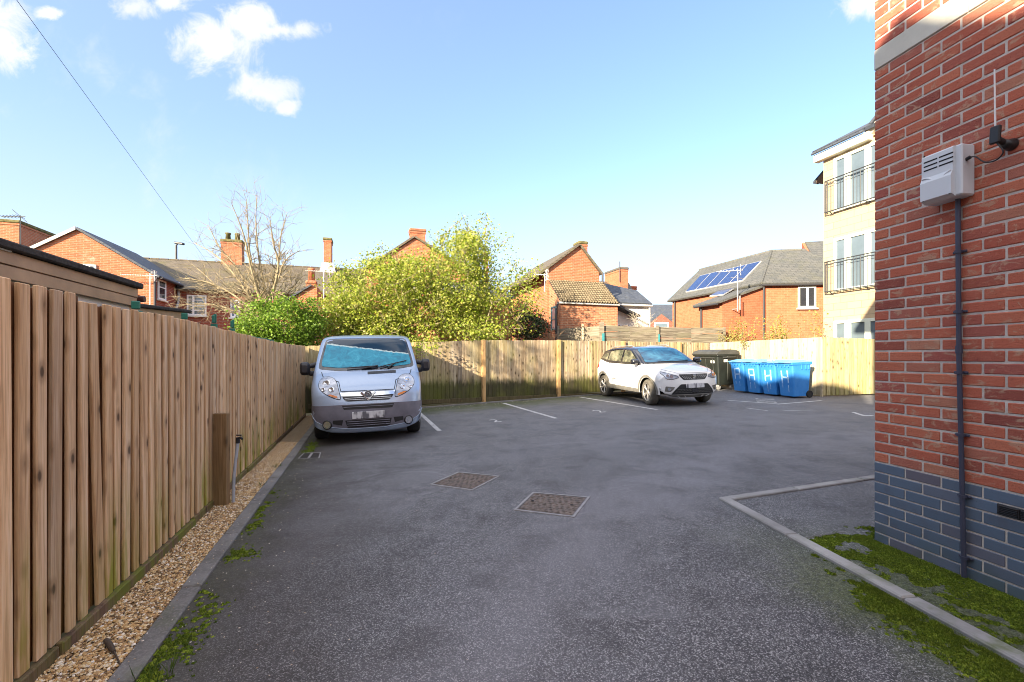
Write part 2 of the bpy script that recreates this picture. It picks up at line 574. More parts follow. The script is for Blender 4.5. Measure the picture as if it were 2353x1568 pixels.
# kerbs: concrete edging laid end to end
t = NT('concrete_edging')
n1 = t.noise(t.pos(), 3., 6., .6); n2 = t.noise(t.pos(), 60., 4., .6)
col = t.mix(t.map(n2, .4, .75, 0, .5), t.ramp(n1, [(.3, (.095, .09, .085)), (.7, (.22, .215, .21))]), (.30, .29, .28))
isl = t.island()
col = t.mix(.6, col, t.ramp(isl, [(0, (.75, .75, .78)), (1, (1.1, 1.08, 1.05))]), 'MULTIPLY')
yv = t.n('SeparateXYZ', {0: t.pos()}).outputs[1]
xv = t.n('SeparateXYZ', {0: t.pos()}).outputs[0]
gm = t.math('MULTIPLY', t.map(t.noise(t.pos(), 4., 6., .65), .45, .66), t.map(yv, 3.6, 1.9, .12, .75))
gm = t.math('MULTIPLY', gm, t.map(xv, -1., 1., .5, 1.))
col = t.mix(gm, col, (.10, .13, .035))
t.set(Base_Color=col, Roughness=.9, Specular_IOR_Level=.25)
t.bump(n2, .4, .004)
EDGING = t.m
EDGING_P = EDGING.copy(); EDGING_P.name = 'pale_concrete_edging'
for nd in EDGING_P.node_tree.nodes:
    if nd.type == 'VALTORGB' and len(nd.color_ramp.elements) == 2 and nd.color_ramp.elements[0].position > .2:
        nd.color_ramp.elements[0].color = (.22, .215, .21, 1); nd.color_ramp.elements[1].color = (.40, .395, .39, 1)


def edging(a, b, width, rise, name, L=.91, mat=None):
    """a->b is the tarmac-side edge, the width goes to its left"""
    a = V((*a, 0)); b = V((*b, 0))
    d = (b - a).normalized(); nrm = V((-d.y, d.x, 0))
    mb = MB(); s = 0.; tot = (b - a).length
    while s < tot - .05:
        l = min(L, tot - s)
        c = a + d * (s + l / 2) + nrm * (width / 2 + RND.uniform(-.004, .004))
        c.z = gz(c.x, c.y) + rise - .06 + RND.uniform(-.003, .003)
        dz = (gz(c.x + d.x, c.y + d.y) - gz(c.x, c.y))
        ax = V((d.x, d.y, dz)).normalized()
        m = Matrix((ax, nrm, ax.cross(nrm))).transposed()
        mb.bbox(c, (l - .007, width, .12), m, .009)
        s += L
    return tag(mb.build(name, mat or EDGING), kind='structure')


edging((KL(-4), -4), (KL(11.15), 11.15), .115, .022, 'kerb')
edging((1.99, 4.40), (RK(-5), -5), .10, .022, 'kerb', mat=EDGING_P)
edging((4.6, 5.215), (1.99, 4.40), .09, .02, 'kerb', mat=EDGING_P)
edging((9.0, BF(9) - .3), (-4.85, BF(-4.85) - .12), .06, .035, 'kerb', 2.4)
# the line where the two patches of tarmac meet by the corner of the house
edging((2.10, 3.42), (2.62, 3.56), .03, .006, 'kerb', .6)

# gravel strip beside the fence
t = NT('gravel_bed')
c = t.voro(t.pos(), 95., 'Color')
cc = t.n('SeparateColor', {0: c}).outputs[0]
GR = [(0, (.12, .07, .03)), (.25, (.36, .21, .085)), (.5, (.56, .35, .14)), (.72, (.68, .50, .25)), (.88, (.74, .64, .46)), (1, (.85, .80, .72))]
dk = t.voro(t.pos(), 95.)
col = t.mix(t.map(dk, .25, .6, 0, .8), t.ramp(cc, GR), (.05, .03, .018))
t.set(Base_Color=col, Roughness=.8)
t.bump(dk, -1., .008)
GBED = t.m
mb = MB()
for y0, y1 in ((-4, 2), (2, 6), (6, 11.3)):
    mb.add([V((KL(y1) - .115, y1, gz(KL(y1), y1) + .004)), V((FL(y1) - .03, y1, gz(FL(y1), y1) + .012)),
            V((FL(y0) - .03, y0, gz(FL(y0), y0) + .012)), V((KL(y0) - .115, y0, gz(KL(y0), y0) + .004))], [(0, 1, 2, 3)])
tag(mb.build('gravel_bed', GBED), kind='structure')

ICO_V = []
ph = (1 + 5 ** .5) / 2
for a_, b_ in ((1, ph), (-1, ph), (1, -ph), (-1, -ph)):
    ICO_V += [V((0, a_, b_)), V((a_, b_, 0)), V((b_, 0, a_))]
ICO_V = [v_.normalized() for v_ in ICO_V]
_bm = bmesh.new()
for v_ in ICO_V: _bm.verts.new(v_)
bmesh.ops.convex_hull(_bm, input=_bm.verts)
_bm.verts.index_update()
ICO_F = [tuple(v_.index for v_ in f.verts) for f in _bm.faces]
ICO_V = [v_.co.copy() for v_ in _bm.verts]
_bm.free()
OCT_V = [V((1, 0, 0)), V((0, 1, 0)), V((-1, 0, 0)), V((0, -1, 0)), V((0, 0, 1)), V((0, 0, -1))]
OCT_F = [(0, 1, 4), (1, 2, 4), (2, 3, 4), (3, 0, 4), (1, 0, 5), (2, 1, 5), (3, 2, 5), (0, 3, 5)]


def lump(mb, c, r, flat=.7, rough=.25, rnd=RND, oct_=False):
    q = Matrix.Rotation(rnd.uniform(0, 6.28), 3, 'Z')
    sx, sy = rnd.uniform(.75, 1.3), rnd.uniform(.75, 1.2)
    vs = []
    for p in (OCT_V if oct_ else ICO_V):
        k = r * (1 + rnd.uniform(-rough, rough))
        v_ = q @ V((p.x * k * sx, p.y * k * sy, p.z * k * flat))
        vs.append((c[0] + v_.x, c[1] + v_.y, c[2] + v_.z))
    mb.add(vs, OCT_F if oct_ else ICO_F)


t = NT('pebble')
t.set(Base_Color=t.mix(t.map(t.noise(t.pos(), 120., 3.), .4, .7, 0, .4), t.ramp(t.island(), GR), (.2, .12, .07)), Roughness=.65)
PEBBLE = t.m
rg = random.Random(3)
mb = MB()
for i in range(24000):
    y = 1.2 + 6.6 * rg.random() ** 1.75
    w0, w1 = FL(y) + .01, KL(y) - .125
    x = w0 + (w1 - w0) * rg.random()
    r = rg.choice((.0038, .005, .0062, .0085)) * (1 + .05 * y) * rg.uniform(.8, 1.25)
    lump(mb, (x, y, gz(x, y) + .012 + r * .3 * rg.random() + .010 * (w1 - x) / .35), r, .65, .22, rg, oct_=(y > 2.6))
tag(mb.build('gravel', PEBBLE), 'golden pebbles lying between the left fence and the kerb', 'gravel', kind='stuff')
mb = MB()
for i in range(430):                       # pebbles kicked out over the kerb and the tarmac
    y = 1.6 + 5.5 * rg.random() ** 1.6
    x = KL(y) - .1 + abs(rg.gauss(0, .42))
    if rg.random() < .12: x += rg.uniform(0, 1.6)
    r = rg.uniform(.0028, .0065)
    on = .030 if x < KL(y) else 0.0
    lump(mb, (x, y, gz(x, y) + on + r * .3), r, .6, .2, rg, True)
for i in range(240):
    x = rg.uniform(-2.4, 3.6); y = BF(x) - .12 - abs(rg.gauss(0, .35))
    r = rg.uniform(.008, .018)
    lump(mb, (x, y, gz(x, y) + r * .1), r, .25, .3, rg, True)
t = NT('pale_pebble')
t.set(Base_Color=t.ramp(t.island(), [(0, (.22, .15, .09)), (.4, (.42, .33, .24)), (1, (.66, .62, .56))]), Roughness=.7)
tag(mb.build('scattered_pebbles', t.m), 'loose pale pebbles and dead leaves strewn on the tarmac', 'pebbles', kind='stuff')

# moss
t = NT('moss')
t.set(Base_Color=t.mix(t.map(t.noise(t.pos(), 9., 4.), .35, .65, 0, .4), t.ramp(t.island(), [(0, (.028, .048, .010)), (.5, (.10, .155, .014)), (1, (.23, .285, .035))]), (.04, .05, .012)),
      Roughness=.95, Specular_IOR_Level=.1)
MOSS = t.m
from mathutils import noise as mnoise
mb = MB()


def moss(x, y, k=1., z=0.):
    r = rg.uniform(.005, .013) * k
    zz = gz(x, y) + z
    lump(mb, (x, y, zz + r * .15), r, .55, .35, rg, True)
    for j in range(3):
        a = rg.uniform(0, 6.28); h = rg.uniform(.006, .016) * k; w = .0022
        bx, by = x + rg.uniform(-r, r), y + rg.uniform(-r, r)
        tx, ty = bx + math.cos(a) * h * .6, by + math.sin(a) * h * .6
        mb.add([(bx - w, by, zz), (bx + w, by, zz), (tx, ty, zz + h)], [(0, 1, 2)])


def nz(x, y, s): return mnoise.noise(V((x * s, y * s, 3.3))) * .5 + .5 + .25 * mnoise.noise(V((x * s * 3, y * s * 3, 9.)))


for i in range(24000):                      # outside the right kerb
    y = rg.uniform(1.25, 3.3)
    d = abs(rg.gauss(0, .13 - .02 * (y - 1.3)))
    x = RK(y) - .01 - d
    if nz(x, y, 3.2) + .55 * (nz(x, y, 14.) - .5) > .37 + d * .95 + max(0, y - 2.5) * .2: moss(x, y)
for i in range(30000):                      # between the right kerb and the brick wall
    y = rg.uniform(1.4, 4.0)
    wx = 2.718 + .202 * (3.415 - y)
    if y > 3.43: wx = 2.75 + (y - 3.43) * 2
    x = wx - .02 - (wx - RK(y) - .12) * rg.random() ** 1.3
    lim = .5 + .5 * max(0, y - 3.3) + .30 * (wx - x)
    if x > RK(y) + .1 and nz(x, y, 2.4) + .6 * (nz(x, y, 13.) - .5) > lim - .11: moss(x, y, .9)
for (px, py, rx, ry, cnt) in ((600, 1160, .10, .34, 900), (585, 1200, .07, .2, 300), (545, 1275, .14, .10, 260), (487, 1383, .10, .05, 160), (450, 1420, .12, .16, 260), (395, 1490, .12, .14, 420),
                              (470, 1360, .05, .05, 60), (345, 1550, .1, .08, 240), (712, 1030, .1, .5, 420), (620, 1068, .12, .4, 500), (640, 1040, .12, .4, 300), (88, 1552, .04, .03, 40)):
    c = G(px, py)
    for i in range(cnt):
        x, y = rg.gauss(0, rx * .55), rg.gauss(0, ry * .6)
        X, Y = c.x + x - .316 * y, c.y + y
        if KL(Y) - .13 < X < KL(Y) + .01: continue
        if nz(X, Y, 6.) + .5 * (nz(X, Y, 16.) - .5) > .45: moss(X, Y, 1.1)
tag(mb.build('moss', MOSS), 'green moss cushions growing along the kerbs and under the brick wall', 'moss', kind='stuff')

# a few stems of grass and a dead twig at the gravel's edge
mb = MB()
for (px, py, cnt) in ((360, 1555, 26), (520, 1160, 14), (1270, 0, 0), (600, 1120, 14), (640, 1075, 16)):
    if not cnt: continue
    c = G(px, py)
    for i in range(cnt):
        a = rg.uniform(0, 6.28); h = rg.uniform(.03, .08)
        b = c + V((rg.gauss(0, .04), rg.gauss(0, .05), 0)); b.z = gz(b.x, b.y)
        tip = b + V((math.cos(a) * h * .5, math.sin(a) * h * .5, h)); w = V((.003, 0, 0))
        mb.add([b - w, b + w, b.lerp(tip, .6) + w * .7, tip, b.lerp(tip, .6) - w * .7], [(0, 1, 2, 3, 4)])
tag(mb.build('grass', leaf_mat('grass_blade', [(.05, .09, .02), (.12, .18, .03)], .2)), 'small grass blades sprouting from the gravel edge', 'grass', kind='stuff')
mb = MB()
a = G(173 + 0, 1568) ; b0 = G(205, 1488); b1 = G(255, 1545)
b0 = G(243, 1485); b1 = G(262, 1512); b2 = G(280, 1542)
mb.tube([b0 + UP * .03, b0.lerp(b1, .5) + UP * .035, b1 + UP * .03], [.012, .014, .009], 6)
mb.tube([b1 + UP * .03, b2 + UP * .015], [.005, .003], 5)
tag(mb.build('dead_twig', plain('dead_wood', (.07, .05, .035), .9)), 'dark broken twig lying on the gravel beside the kerb', 'twig')

# ------------------------------------------------------------------ painted lines and numbers
t = NT('road_paint')
n = t.noise(t.pos(), 55., 5., .7); n2 = t.noise(t.pos(), 4., 4.)
col = t.mix(t.map(t.math('ADD', n, t.math('MULTIPLY', n2, .5)), .72, .95), (.52, .52, .53), (.13, .13, .14))
t.set(Base_Color=col, Roughness=.8)
PAINT = t.m


def line(p0, p1, w):
    a, b = G(*p0), G(*p1)
    d = (b - a).normalized(); n = d.cross(UP).normalized() * w / 2
    mb = MB()
    mb.quad(*[V((q.x, q.y, gz(q.x, q.y) + .004)) for q in (a - n, b - n, b + n, a + n)])
    o = mb.build('bay_line', PAINT)
    for p_ in o.data.polygons:
        if p_.normal.z < 0: p_.flip()
    return tag(o, kind='structure')


line((1010, 991), (958, 944), .09)
line((1278, 962), (1157, 927), .09)
line((1510, 942), (1333, 913), .09)
line((1790, 929), (1672, 920.5), .07)
line((1786, 929.5), (1888, 921), .08)
line((1960, 948), (1984, 955.5), .07)
line((1982, 956), (2006, 955.5), .09)
line((1714, 938), (1764, 944.5), .04)
line((1800, 944.5), (1868, 943), .03)


def text_mesh(body, size, extrude=.0, name='text'):
    cu = bpy.data.curves.new(name, 'FONT')
    cu.body = body; cu.size = size; cu.extrude = extrude
    cu.align_x = 'CENTER'; cu.align_y = 'CENTER'
    cu.resolution_u = 3
    ob = bpy.data.objects.new(name, cu)
    COL.objects.link(ob)
    dg = bpy.context.evaluated_depsgraph_get()
    me = bpy.data.meshes.new_from_object(ob.evaluated_get(dg))
    bpy.data.objects.remove(ob); bpy.data.curves.remove(cu)
    return me


def floor_text(body, px, py, size, up, stretch=1., mat=PAINT, name='bay_number'):
    me = text_mesh(body, size)
    me.materials.clear(); me.materials.append(mat)
    c = G(px, py); up = V((up[0], up[1], 0)).normalized(); rt = V((up.y, -up.x, 0))
    for v_ in me.vertices:
        q = c + rt * v_.co.x + up * v_.co.y * stretch
        v_.co = (q.x, q.y, gz(q.x, q.y) + .005)
    o = bpy.data.objects.new(name, me)
    COL.objects.link(o)
    return tag(o, kind='structure')


floor_text('2', 1138, 968, .42, (-.34, .94), 1.35)
floor_text('2', 1377, 946, .42, (-.34, .94), 1.35)
t = NT('worn_road_paint')
n = t.noise(t.pos(), 30., 5., .7)
t.set(Base_Color=t.mix(t.map(n, .42, .62), (.5, .5, .5), (.17, .17, .18)), Roughness=.85)
floor_text('BINS', 1762, 921, .50, (-.9, .43), 1.3, t.m, 'bay_lettering')

# ------------------------------------------------------------------ covers in the tarmac
t = NT('rusty_cast_iron')
p = t.obj()
rot = t.n('VectorRotate', {'Vector': p, 'Angle': R(45)}, rotation_type='Z_AXIS').outputs[0]
chk = t.n('TexChecker', {'Vector': rot, 'Scale': 26.}).outputs['Fac']
n = t.noise(p, 9., 6., .65)
col = t.mix(t.map(n, .35, .7), (.085, .07, .06), (.165, .125, .10))
col = t.mix(t.math('MULTIPLY', chk, .45), col, (.24, .19, .17))
t.set(Base_Color=col, Roughness=.75, Metallic=.15)
t.bump(chk, .8, .006)
IRON = t.m
FRAME = plain('cover_frame_steel', (.27, .26, .26), .6, .2, .3, 12.)


def cover(px4, label, colr=IRON):
    pts = [G(*q) for q in px4]
    c = sum(pts, V((0, 0, 0))) / 4
    o = thing('manhole_cover', c, label, 'manhole cover', 'iron covers set in the tarmac')
    inn = [c + (q - c) * .92 for q in pts]
    fr = MB()
    for i in range(4):
        j = (i + 1) % 4
        up = UP * .007
        fr.quad(pts[i] + up, pts[j] + up, inn[j] + up, inn[i] + up)
        fr.quad(pts[i] + up, pts[j] + up, pts[j] - up, pts[i] - up)
    fr.build('frame', FRAME, o, fix=True)
    pl = MB()
    i2 = [c + (q - c) * .885 + UP * .005 for q in pts]
    pl.add(i2, [(0, 1, 2, 3)])
    d1 = (i2[1] - i2[0]); d2 = (i2[3] - i2[0])
    for a in range(9):                     # raised tread bars, alternately turned
        for b in range(9):
            cc = i2[0] + d1 * ((a + .5) / 9) + d2 * ((b + .5) / 9)
            e = (d1.normalized() if (a + b) % 2 else d2.normalized())
            f_ = e.cross(UP)
            m = Matrix((e, f_, UP)).transposed()
            pl.bbox(cc + UP * .002, (.052, .016, .007), m, .003)
    k = pl.build('plate', colr, o, fix=False)
    for s_ in (.12, .88):
        h = MB()
        q = i2[0] + d1 * .5 + d2 * s_
        h.disc(q + UP * .009, (0, 0, 1), .016, 10)
        h.build('keyhole', plain('keyhole_dark', (.01, .01, .01), .9), o)
    return o


cover([(987, 1114.5), (1053, 1085.5), (1149, 1095), (1085, 1128)], 'rust brown manhole cover, the one nearer the van')
cover([(1180, 1173), (1224, 1132), (1356, 1143.5), (1320, 1190)], 'grey brown manhole cover with pale steel edge, nearer the brick house')

o = thing('gully_grate', G(709, 1048), 'dark twin drain grate in the tarmac beside the left kerb', 'drain')
pts = [G(684, 1055), G(698, 1041.5), G(738, 1040.5), G(734, 1054)]
DARKI = plain('dark_iron', (.035, .03, .028), .75, .2, .3, 14.)
fr = MB()
c = sum(pts, V((0, 0, 0))) / 4
inn = [c + (q - c) * .88 for q in pts]
for i in range(4):
    j = (i + 1) % 4
    fr.quad(pts[i] + UP * .006, pts[j] + UP * .006, inn[j] + UP * .006, inn[i] + UP * .006)
fr.build('frame', FRAME, o, fix=True)
pl = MB()
pl.add([q + UP * .0025 for q in inn], [(0, 1, 2, 3)])
for k in range(11):
    if k == 5: continue
    a, b = inn[0].lerp(inn[3], (k + .5) / 11), inn[1].lerp(inn[2], (k + .5) / 11)
    d = (b - a).normalized(); m = Matrix((d, UP.cross(d), UP)).transposed()
    pl.bbox(a.lerp(b, .5) + UP * .004, ((b - a).length * .96, .02, .008), m, .002)
pl.build('grating', DARKI, o)
br = MB()
a, b = inn[0].lerp(inn[3], .5), inn[1].lerp(inn[2], .5)
d = (b - a).normalized(); m = Matrix((d, UP.cross(d), UP)).transposed()
br.bbox(a.lerp(b, .5) + UP * .005, ((b - a).length, .035, .01), m, .002)
br.build('centre_bar', FRAME, o)
# ------------------------------------------------------------------ fences
DL = V((-.301, .9536, 0)); NL = V((.9536, .301, 0))
BRD_L = wood_mat('fence_board', (.74, .51, .30), (.40, .23, .115), (.88, .70, .50), .8, (.75, .9), (.235, .25, .02))
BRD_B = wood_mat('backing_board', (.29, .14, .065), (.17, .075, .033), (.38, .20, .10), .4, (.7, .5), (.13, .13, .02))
GRB = wood_mat('gravel_board_timber', (.20, .13, .085), (.10, .06, .04), (.28, .20, .13), .5, (.3, .9), (.13, .15, .02))


def interp(tab, x):
    if x <= tab[0][0]: return tab[0][1]
    for (a, u), (b, w) in zip(tab, tab[1:]):
        if x <= b: return u + (w - u) * (x - a) / (b - a)
    return tab[-1][1]


LT = [(-4, 1.72), (2.45, 1.713), (2.46, 1.684), (3.58, 1.694), (4.5, 1.68), (5.32, 1.668), (7.6, 1.624), (9.3, 1.627), (11.3, 1.645)]
rf = random.Random(11)
fen = thing('timber_fence', (FL(4), 4, gz(FL(4), 4)), 'tall pinkish timber fence of upright boards along the left side, beside the gravel', 'fence')
fr, bk = MB(), MB()
y = -3.0
i = 0
while y < 11.16:
    w = .074 + rf.uniform(-.006, .006)
    pt = V((FL(y), y, 0))
    zt = interp(LT, y) + rf.uniform(-.006, .006); zb = gz(pt.x, y) + .085
    lean = rf.uniform(-.012, .012)
    if 2.50 < y < 2.62: lean = .045
    cx = pt + NL * rf.uniform(-.004, .004)
    m = Matrix.Rotation(lean, 3, NL) @ axes(DL, -NL)
    m = Matrix.Rotation(rf.uniform(-.03, .03), 3, 'Z') @ m
    fr.bbox(cx + UP * ((zt + zb) / 2), (w, .02, zt - zb), m, .004)
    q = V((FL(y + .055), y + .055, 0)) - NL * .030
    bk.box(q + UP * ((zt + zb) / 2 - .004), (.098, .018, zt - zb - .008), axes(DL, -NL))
    y += .1097
    i += 1
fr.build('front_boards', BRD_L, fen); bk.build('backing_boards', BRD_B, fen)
gb = MB()
yy0 = -3.
k = 0
while yy0 < 11.1:
    y1 = min(yy0 + 1.75, 11.15)
    a, b = V((FL(yy0), yy0, gz(FL(yy0), yy0))), V((FL(y1), y1, gz(FL(y1), y1)))
    m = axes(DL, -NL)
    gb.bbox(a.lerp(b, .5) + UP * .02 + NL * (.008 + .01 * (k % 2)), ((b - a).length - .01, .036, .13), m, .006)
    yy0 = y1; k += 1
gb.build('gravel_board', GRB, fen)
ra = MB()
for h in (.35, 1.5):
    a, b = V((FL(-3), -3, h)), V((FL(11.1), 11.1, h))
    ra.box(a.lerp(b, .5) - NL * .06, ((b - a).length, .05, .08), axes(DL, -NL))
ra.build('rail', BRD_B, fen)

# back fence with orange posts
BRD_G = wood_mat('weathered_board', (.47, .385, .265), (.18, .125, .075), (.68, .60, .47), .9, (1.0, .95), (.19, .22, .02), (.80, .92, (.035, .034, .016)), 1.3, .22, 1.)
POST_O = wood_mat('orange_post', (.52, .33, .15), (.36, .21, .09), (.62, .43, .23), .5, (.35, .5), (.16, .15, .03))
DB = V((1, .47, 0)).normalized(); NB = V((DB.y, -DB.x, 0))      # NB looks at the camera
BT = [(-5.2, 1.64), (-2.65, 1.768), (-.82, 1.859), (1.485, 1.9), (2.7, 1.897), (7.5, 1.9)]
fen = thing('back_fence', (0, BF(0), gz(0, BF(0))), 'weathered closeboard fence with orange posts behind the van and the white car', 'fence')
bo = MB()
x = -5.08
while x < JX:
    w = .125
    c = V((x, BF(x), 0)) - NB * .075
    zt = interp(BT, x) + rf.uniform(-.007, .007); zb = gz(x, BF(x)) + .06
    m = Matrix.Rotation(rf.uniform(.07, .11), 3, 'Z') @ axes(DB, -NB)
    m = Matrix.Rotation(rf.uniform(-.006, .006), 3, NB) @ m
    bo.bbox(c + UP * ((zt + zb) / 2), (w + .022, .012, zt - zb), m, .003)
    x += (.118 + rf.uniform(-.006, .006)) * DB.x
bo.build('boards', BRD_G, fen)
gb = MB()
a, b = V((-5.05, BF(-5.05), gz(-5.05, 11.3))), V((JX, JY, gz(JX, JY)))
gb.bbox(a.lerp(b, .5) - NB * .05 + UP * .03, ((b - a).length, .03, .12), axes(DB, -NB), .005)
gb.build('gravel_board', wood_mat('mossy_gravel_board', (.10, .08, .045), (.05, .04, .02), (.15, .13, .07), .3, (.4, .9), (.08, .10, .02)), fen)
for px_, wd_ in ((-2.66, .09), (-.82, .10), (1.485, .10), (3.79, .10), (6.1, .10)):
    po = MB()
    zt = interp(BT, px_) + .012; zb = gz(px_, BF(px_)) - .05
    po.bbox(V((px_, BF(px_), (zt + zb) / 2)) - NB * .03, (wd_, .12, zt - zb), Matrix.Rotation(rf.uniform(-.008, .008), 3, NB) @ axes(DB, -NB), .006)
    po.build('post', POST_O, fen)

# pale fence behind the bins, and the ribbed end
BRD_P = wood_mat('pale_board', (.56, .475, .325), (.40, .31, .19), (.66, .58, .43), .6, (.55, .6), (.16, .17, .06), (.30, .75, (.07, .07, .06)), .6)
DP = V((EXX - JX, EYY - JY, 0)); LP = DP.length; DP.normalize(); NP = V((DP.y, -DP.x, 0))
fen = thing('pale_fence', (8, 15, gz(8, 15)), 'smooth pale boarded fence directly behind the blue bins', 'fence')
bo = MB(); s_ = .0
while s_ < LP - .02:
    w = .148
    c = V((JX, JY, 0)) + DP * (s_ + w / 2)
    zb = gz(c.x, c.y) + .02; zt = 1.9 + .026 * s_ / LP + rf.uniform(-.003, .003)
    bo.bbox(c - NP * (.02 + rf.uniform(0, .003)) + UP * ((zt + zb) / 2), (w - .002, .02, zt - zb), axes(DP, -NP), .0015)
    s_ += w
bo.build('boards', BRD_P, fen)
po = MB()
po.bbox(V((EXX, EYY, 1.06)) - NP * .02, (.075, .05, 1.74), axes(DP, -NP), .006)
po.build('post', BRD_P, fen)
BRD_Y = wood_mat('yellow_green_board', (.48, .41, .23), (.27, .21, .09), (.58, .52, .33), .7, (.95, .9), (.20, .21, .02), (.32, .8, (.05, .05, .02)))
fen = thing('ribbed_fence', (10, 12.8, gz(10, 12.8)), 'yellow green ribbed timber fence between the pale fence and the brick house corner', 'fence')
DE = V((12.6 - EXX, .25, 0)); LE = DE.length; DE.normalize(); NE = V((DE.y, -DE.x, 0))
bo, bk = MB(), MB(); s_ = .03
while s_ < LE:
    c = V((EXX, EYY, 0)) + DE * (s_ + .05)
    zb = gz(c.x, c.y) + .03; zt = 1.925 - .03 * s_ + rf.uniform(-.004, .004)
    bo.bbox(c + UP * ((zt + zb) / 2), (.092, .02, zt - zb), axes(DE, -NE), .003)
    c2 = c + DE * .066
    bk.box(c2 - NE * .024 + UP * ((zt + zb) / 2), (.1, .018, zt - zb - .01), axes(DE, -NE))
    s_ += .132
bo.build('front_boards', BRD_Y, fen); bk.build('backing_boards', BRD_Y, fen)

# grey panel fence of lying boards, beyond
BRD_H = NT('grey_lying_board')
t = BRD_H
isl = t.island()
off = t.n('CombineXYZ', {0: t.math('MULTIPLY', isl, 37.), 1: t.math('MULTIPLY', isl, 91.), 2: t.math('MULTIPLY', isl, 53.)}).outputs[0]
p = t.addv(t.pos(), off)
g1 = t.noise(t.scale(p, (1.4, 1.4, 26)), 1., 5., .65, .6)
g3 = t.noise(t.scale(p, (1., 1., 2.)), 1., 4., .6)
col = t.ramp(g1, [(.32, (.06, .05, .035)), (.5, (.19, .165, .125)), (.75, (.34, .31, .25))])
col = t.mix(t.map(g3, .45, .7, 0, .5), col, (.20, .19, .12))
col = t.mix(.5, col, t.ramp(isl, [(0, (.6, .6, .6)), (1, (1.2, 1.15, 1.05))]), 'MULTIPLY')
t.set(Base_Color=col, Roughness=.9)
BRD_H = t.m
TEAL = plain('teal_paint', (.02, .17, .19), .6, 0, .25, 8)
pts = [at(1283, 820, 19.4), at(1383, 820, 17.5), at(1511, 820, 18.2), at(1664, 820, 19.0)]
tops = [2.63, 2.55, 2.60, 2.60]
fen = thing('panel_fence', (pts[1].x, pts[1].y, .2), 'grey horizontal board panel fence with teal posts beyond the back fence', 'fence')
for k in range(3):
    a, b = pts[k].copy(), pts[k + 1].copy(); a.z = b.z = 0
    d = (b - a).normalized(); nn = V((d.y, -d.x, 0)); L = (b - a).length
    bo = MB(); z = .15; r = 0
    while z < tops[k] - .1:
        h = .22
        n_seg = 2
        for sg in range(n_seg):
            c = a + d * (L * (sg + .5) / n_seg)
            bo.bbox(c + UP * (z + h / 2 + rf.uniform(-.012, .012)) + nn * (-.03 + .012 * (r % 2)), (L / n_seg - .004, .02, h - .004), Matrix.Rotation(rf.uniform(-.006, .006), 3, nn) @ axes(d, -nn), .003)
        z += h; r += 1
    bo.build('panel', BRD_H, fen)
for k, (q, top, w) in enumerate(zip(pts, (2.7, 2.72, 2.62, 2.6), (.08, .17, .12, .1))):
    po = MB()
    po.bbox(V((q.x, q.y, (top + .1) / 2)), (w, .1, top - .1), None, .008)
    o = po.build('post', BRD_H, fen)
    if k in (1, 2):
        tl = MB(); tl.bbox(V((q.x + .045, q.y - .004, 1.6)), (w * .55, .105, 1.35), None, .004)
        tl.build('teal_sleeve', TEAL, fen)
mid = (pts[0].lerp(pts[1], .58))
po = MB(); po.bbox(V((mid.x, mid.y - .06, 1.4)), (.09, .08, 2.56), None, .006); po.build('post', BRD_P, fen)

# stub post and standpipe on the gravel
b = G(505, 1160)
st = MB()
w_ = .13
hz_ = .955
m = Matrix.Rotation(.012, 3, NL) @ axes(DL, -NL)
st.bbox(V((FL(4.55) + .085, 4.55, gz(-3, 4.55) + hz_ / 2 - .02)), (w_, .075, hz_), axes((1, .1, 0), (-.1, 1, 0)), .005)
SP = wood_mat('stub_post_timber', (.26, .17, .085), (.13, .08, .04), (.36, .25, .14), .4, (.55, .7), (.11, .12, .02))
tag(st.build('stub_post', SP), 'short brown timber post standing on the gravel against the left fence', 'post')
o = thing('standpipe', (FL(4.6) + .175, 4.62, gz(-2.9, 4.6)), 'pale grey water pipe with a black tap beside the short brown post', 'standpipe')
bx, by, bz = o.location
pi = MB()
top = V((bx + .02, by + .05, bz + .64))
pi.tube([V((bx, by, bz - .02)), V((bx + .004, by + .01, bz + .3)), top], .014, 10)
pi.build('pipe', plain('grey_pipe', (.36, .39, .44), .45), o)
tp = MB()
tp.tube([top - UP * .03, top + UP * .03], .02, 10)
tp.tube([top + UP * .02, top + V((.045, -.03, .035)), top + V((.07, -.045, .02))], .011, 8)
tp.bbox(top + V((0.01, 0, .052)), (.055, .014, .012), None, .003)
tp.build('tap', plain('black_plastic', (.02, .02, .024), .5), o)

# ------------------------------------------------------------------ garages behind the left fence
FAS = plain('brown_fascia', (.42, .265, .15), .55, 0, .22, 3.)
FELT = plain('roofing_felt', (.05, .044, .04), .95, 0, .4, 25., .2, 0, .5)
WHITEW = plain('white_render', (.72, .70, .64), .85, 0, .08, 3.)


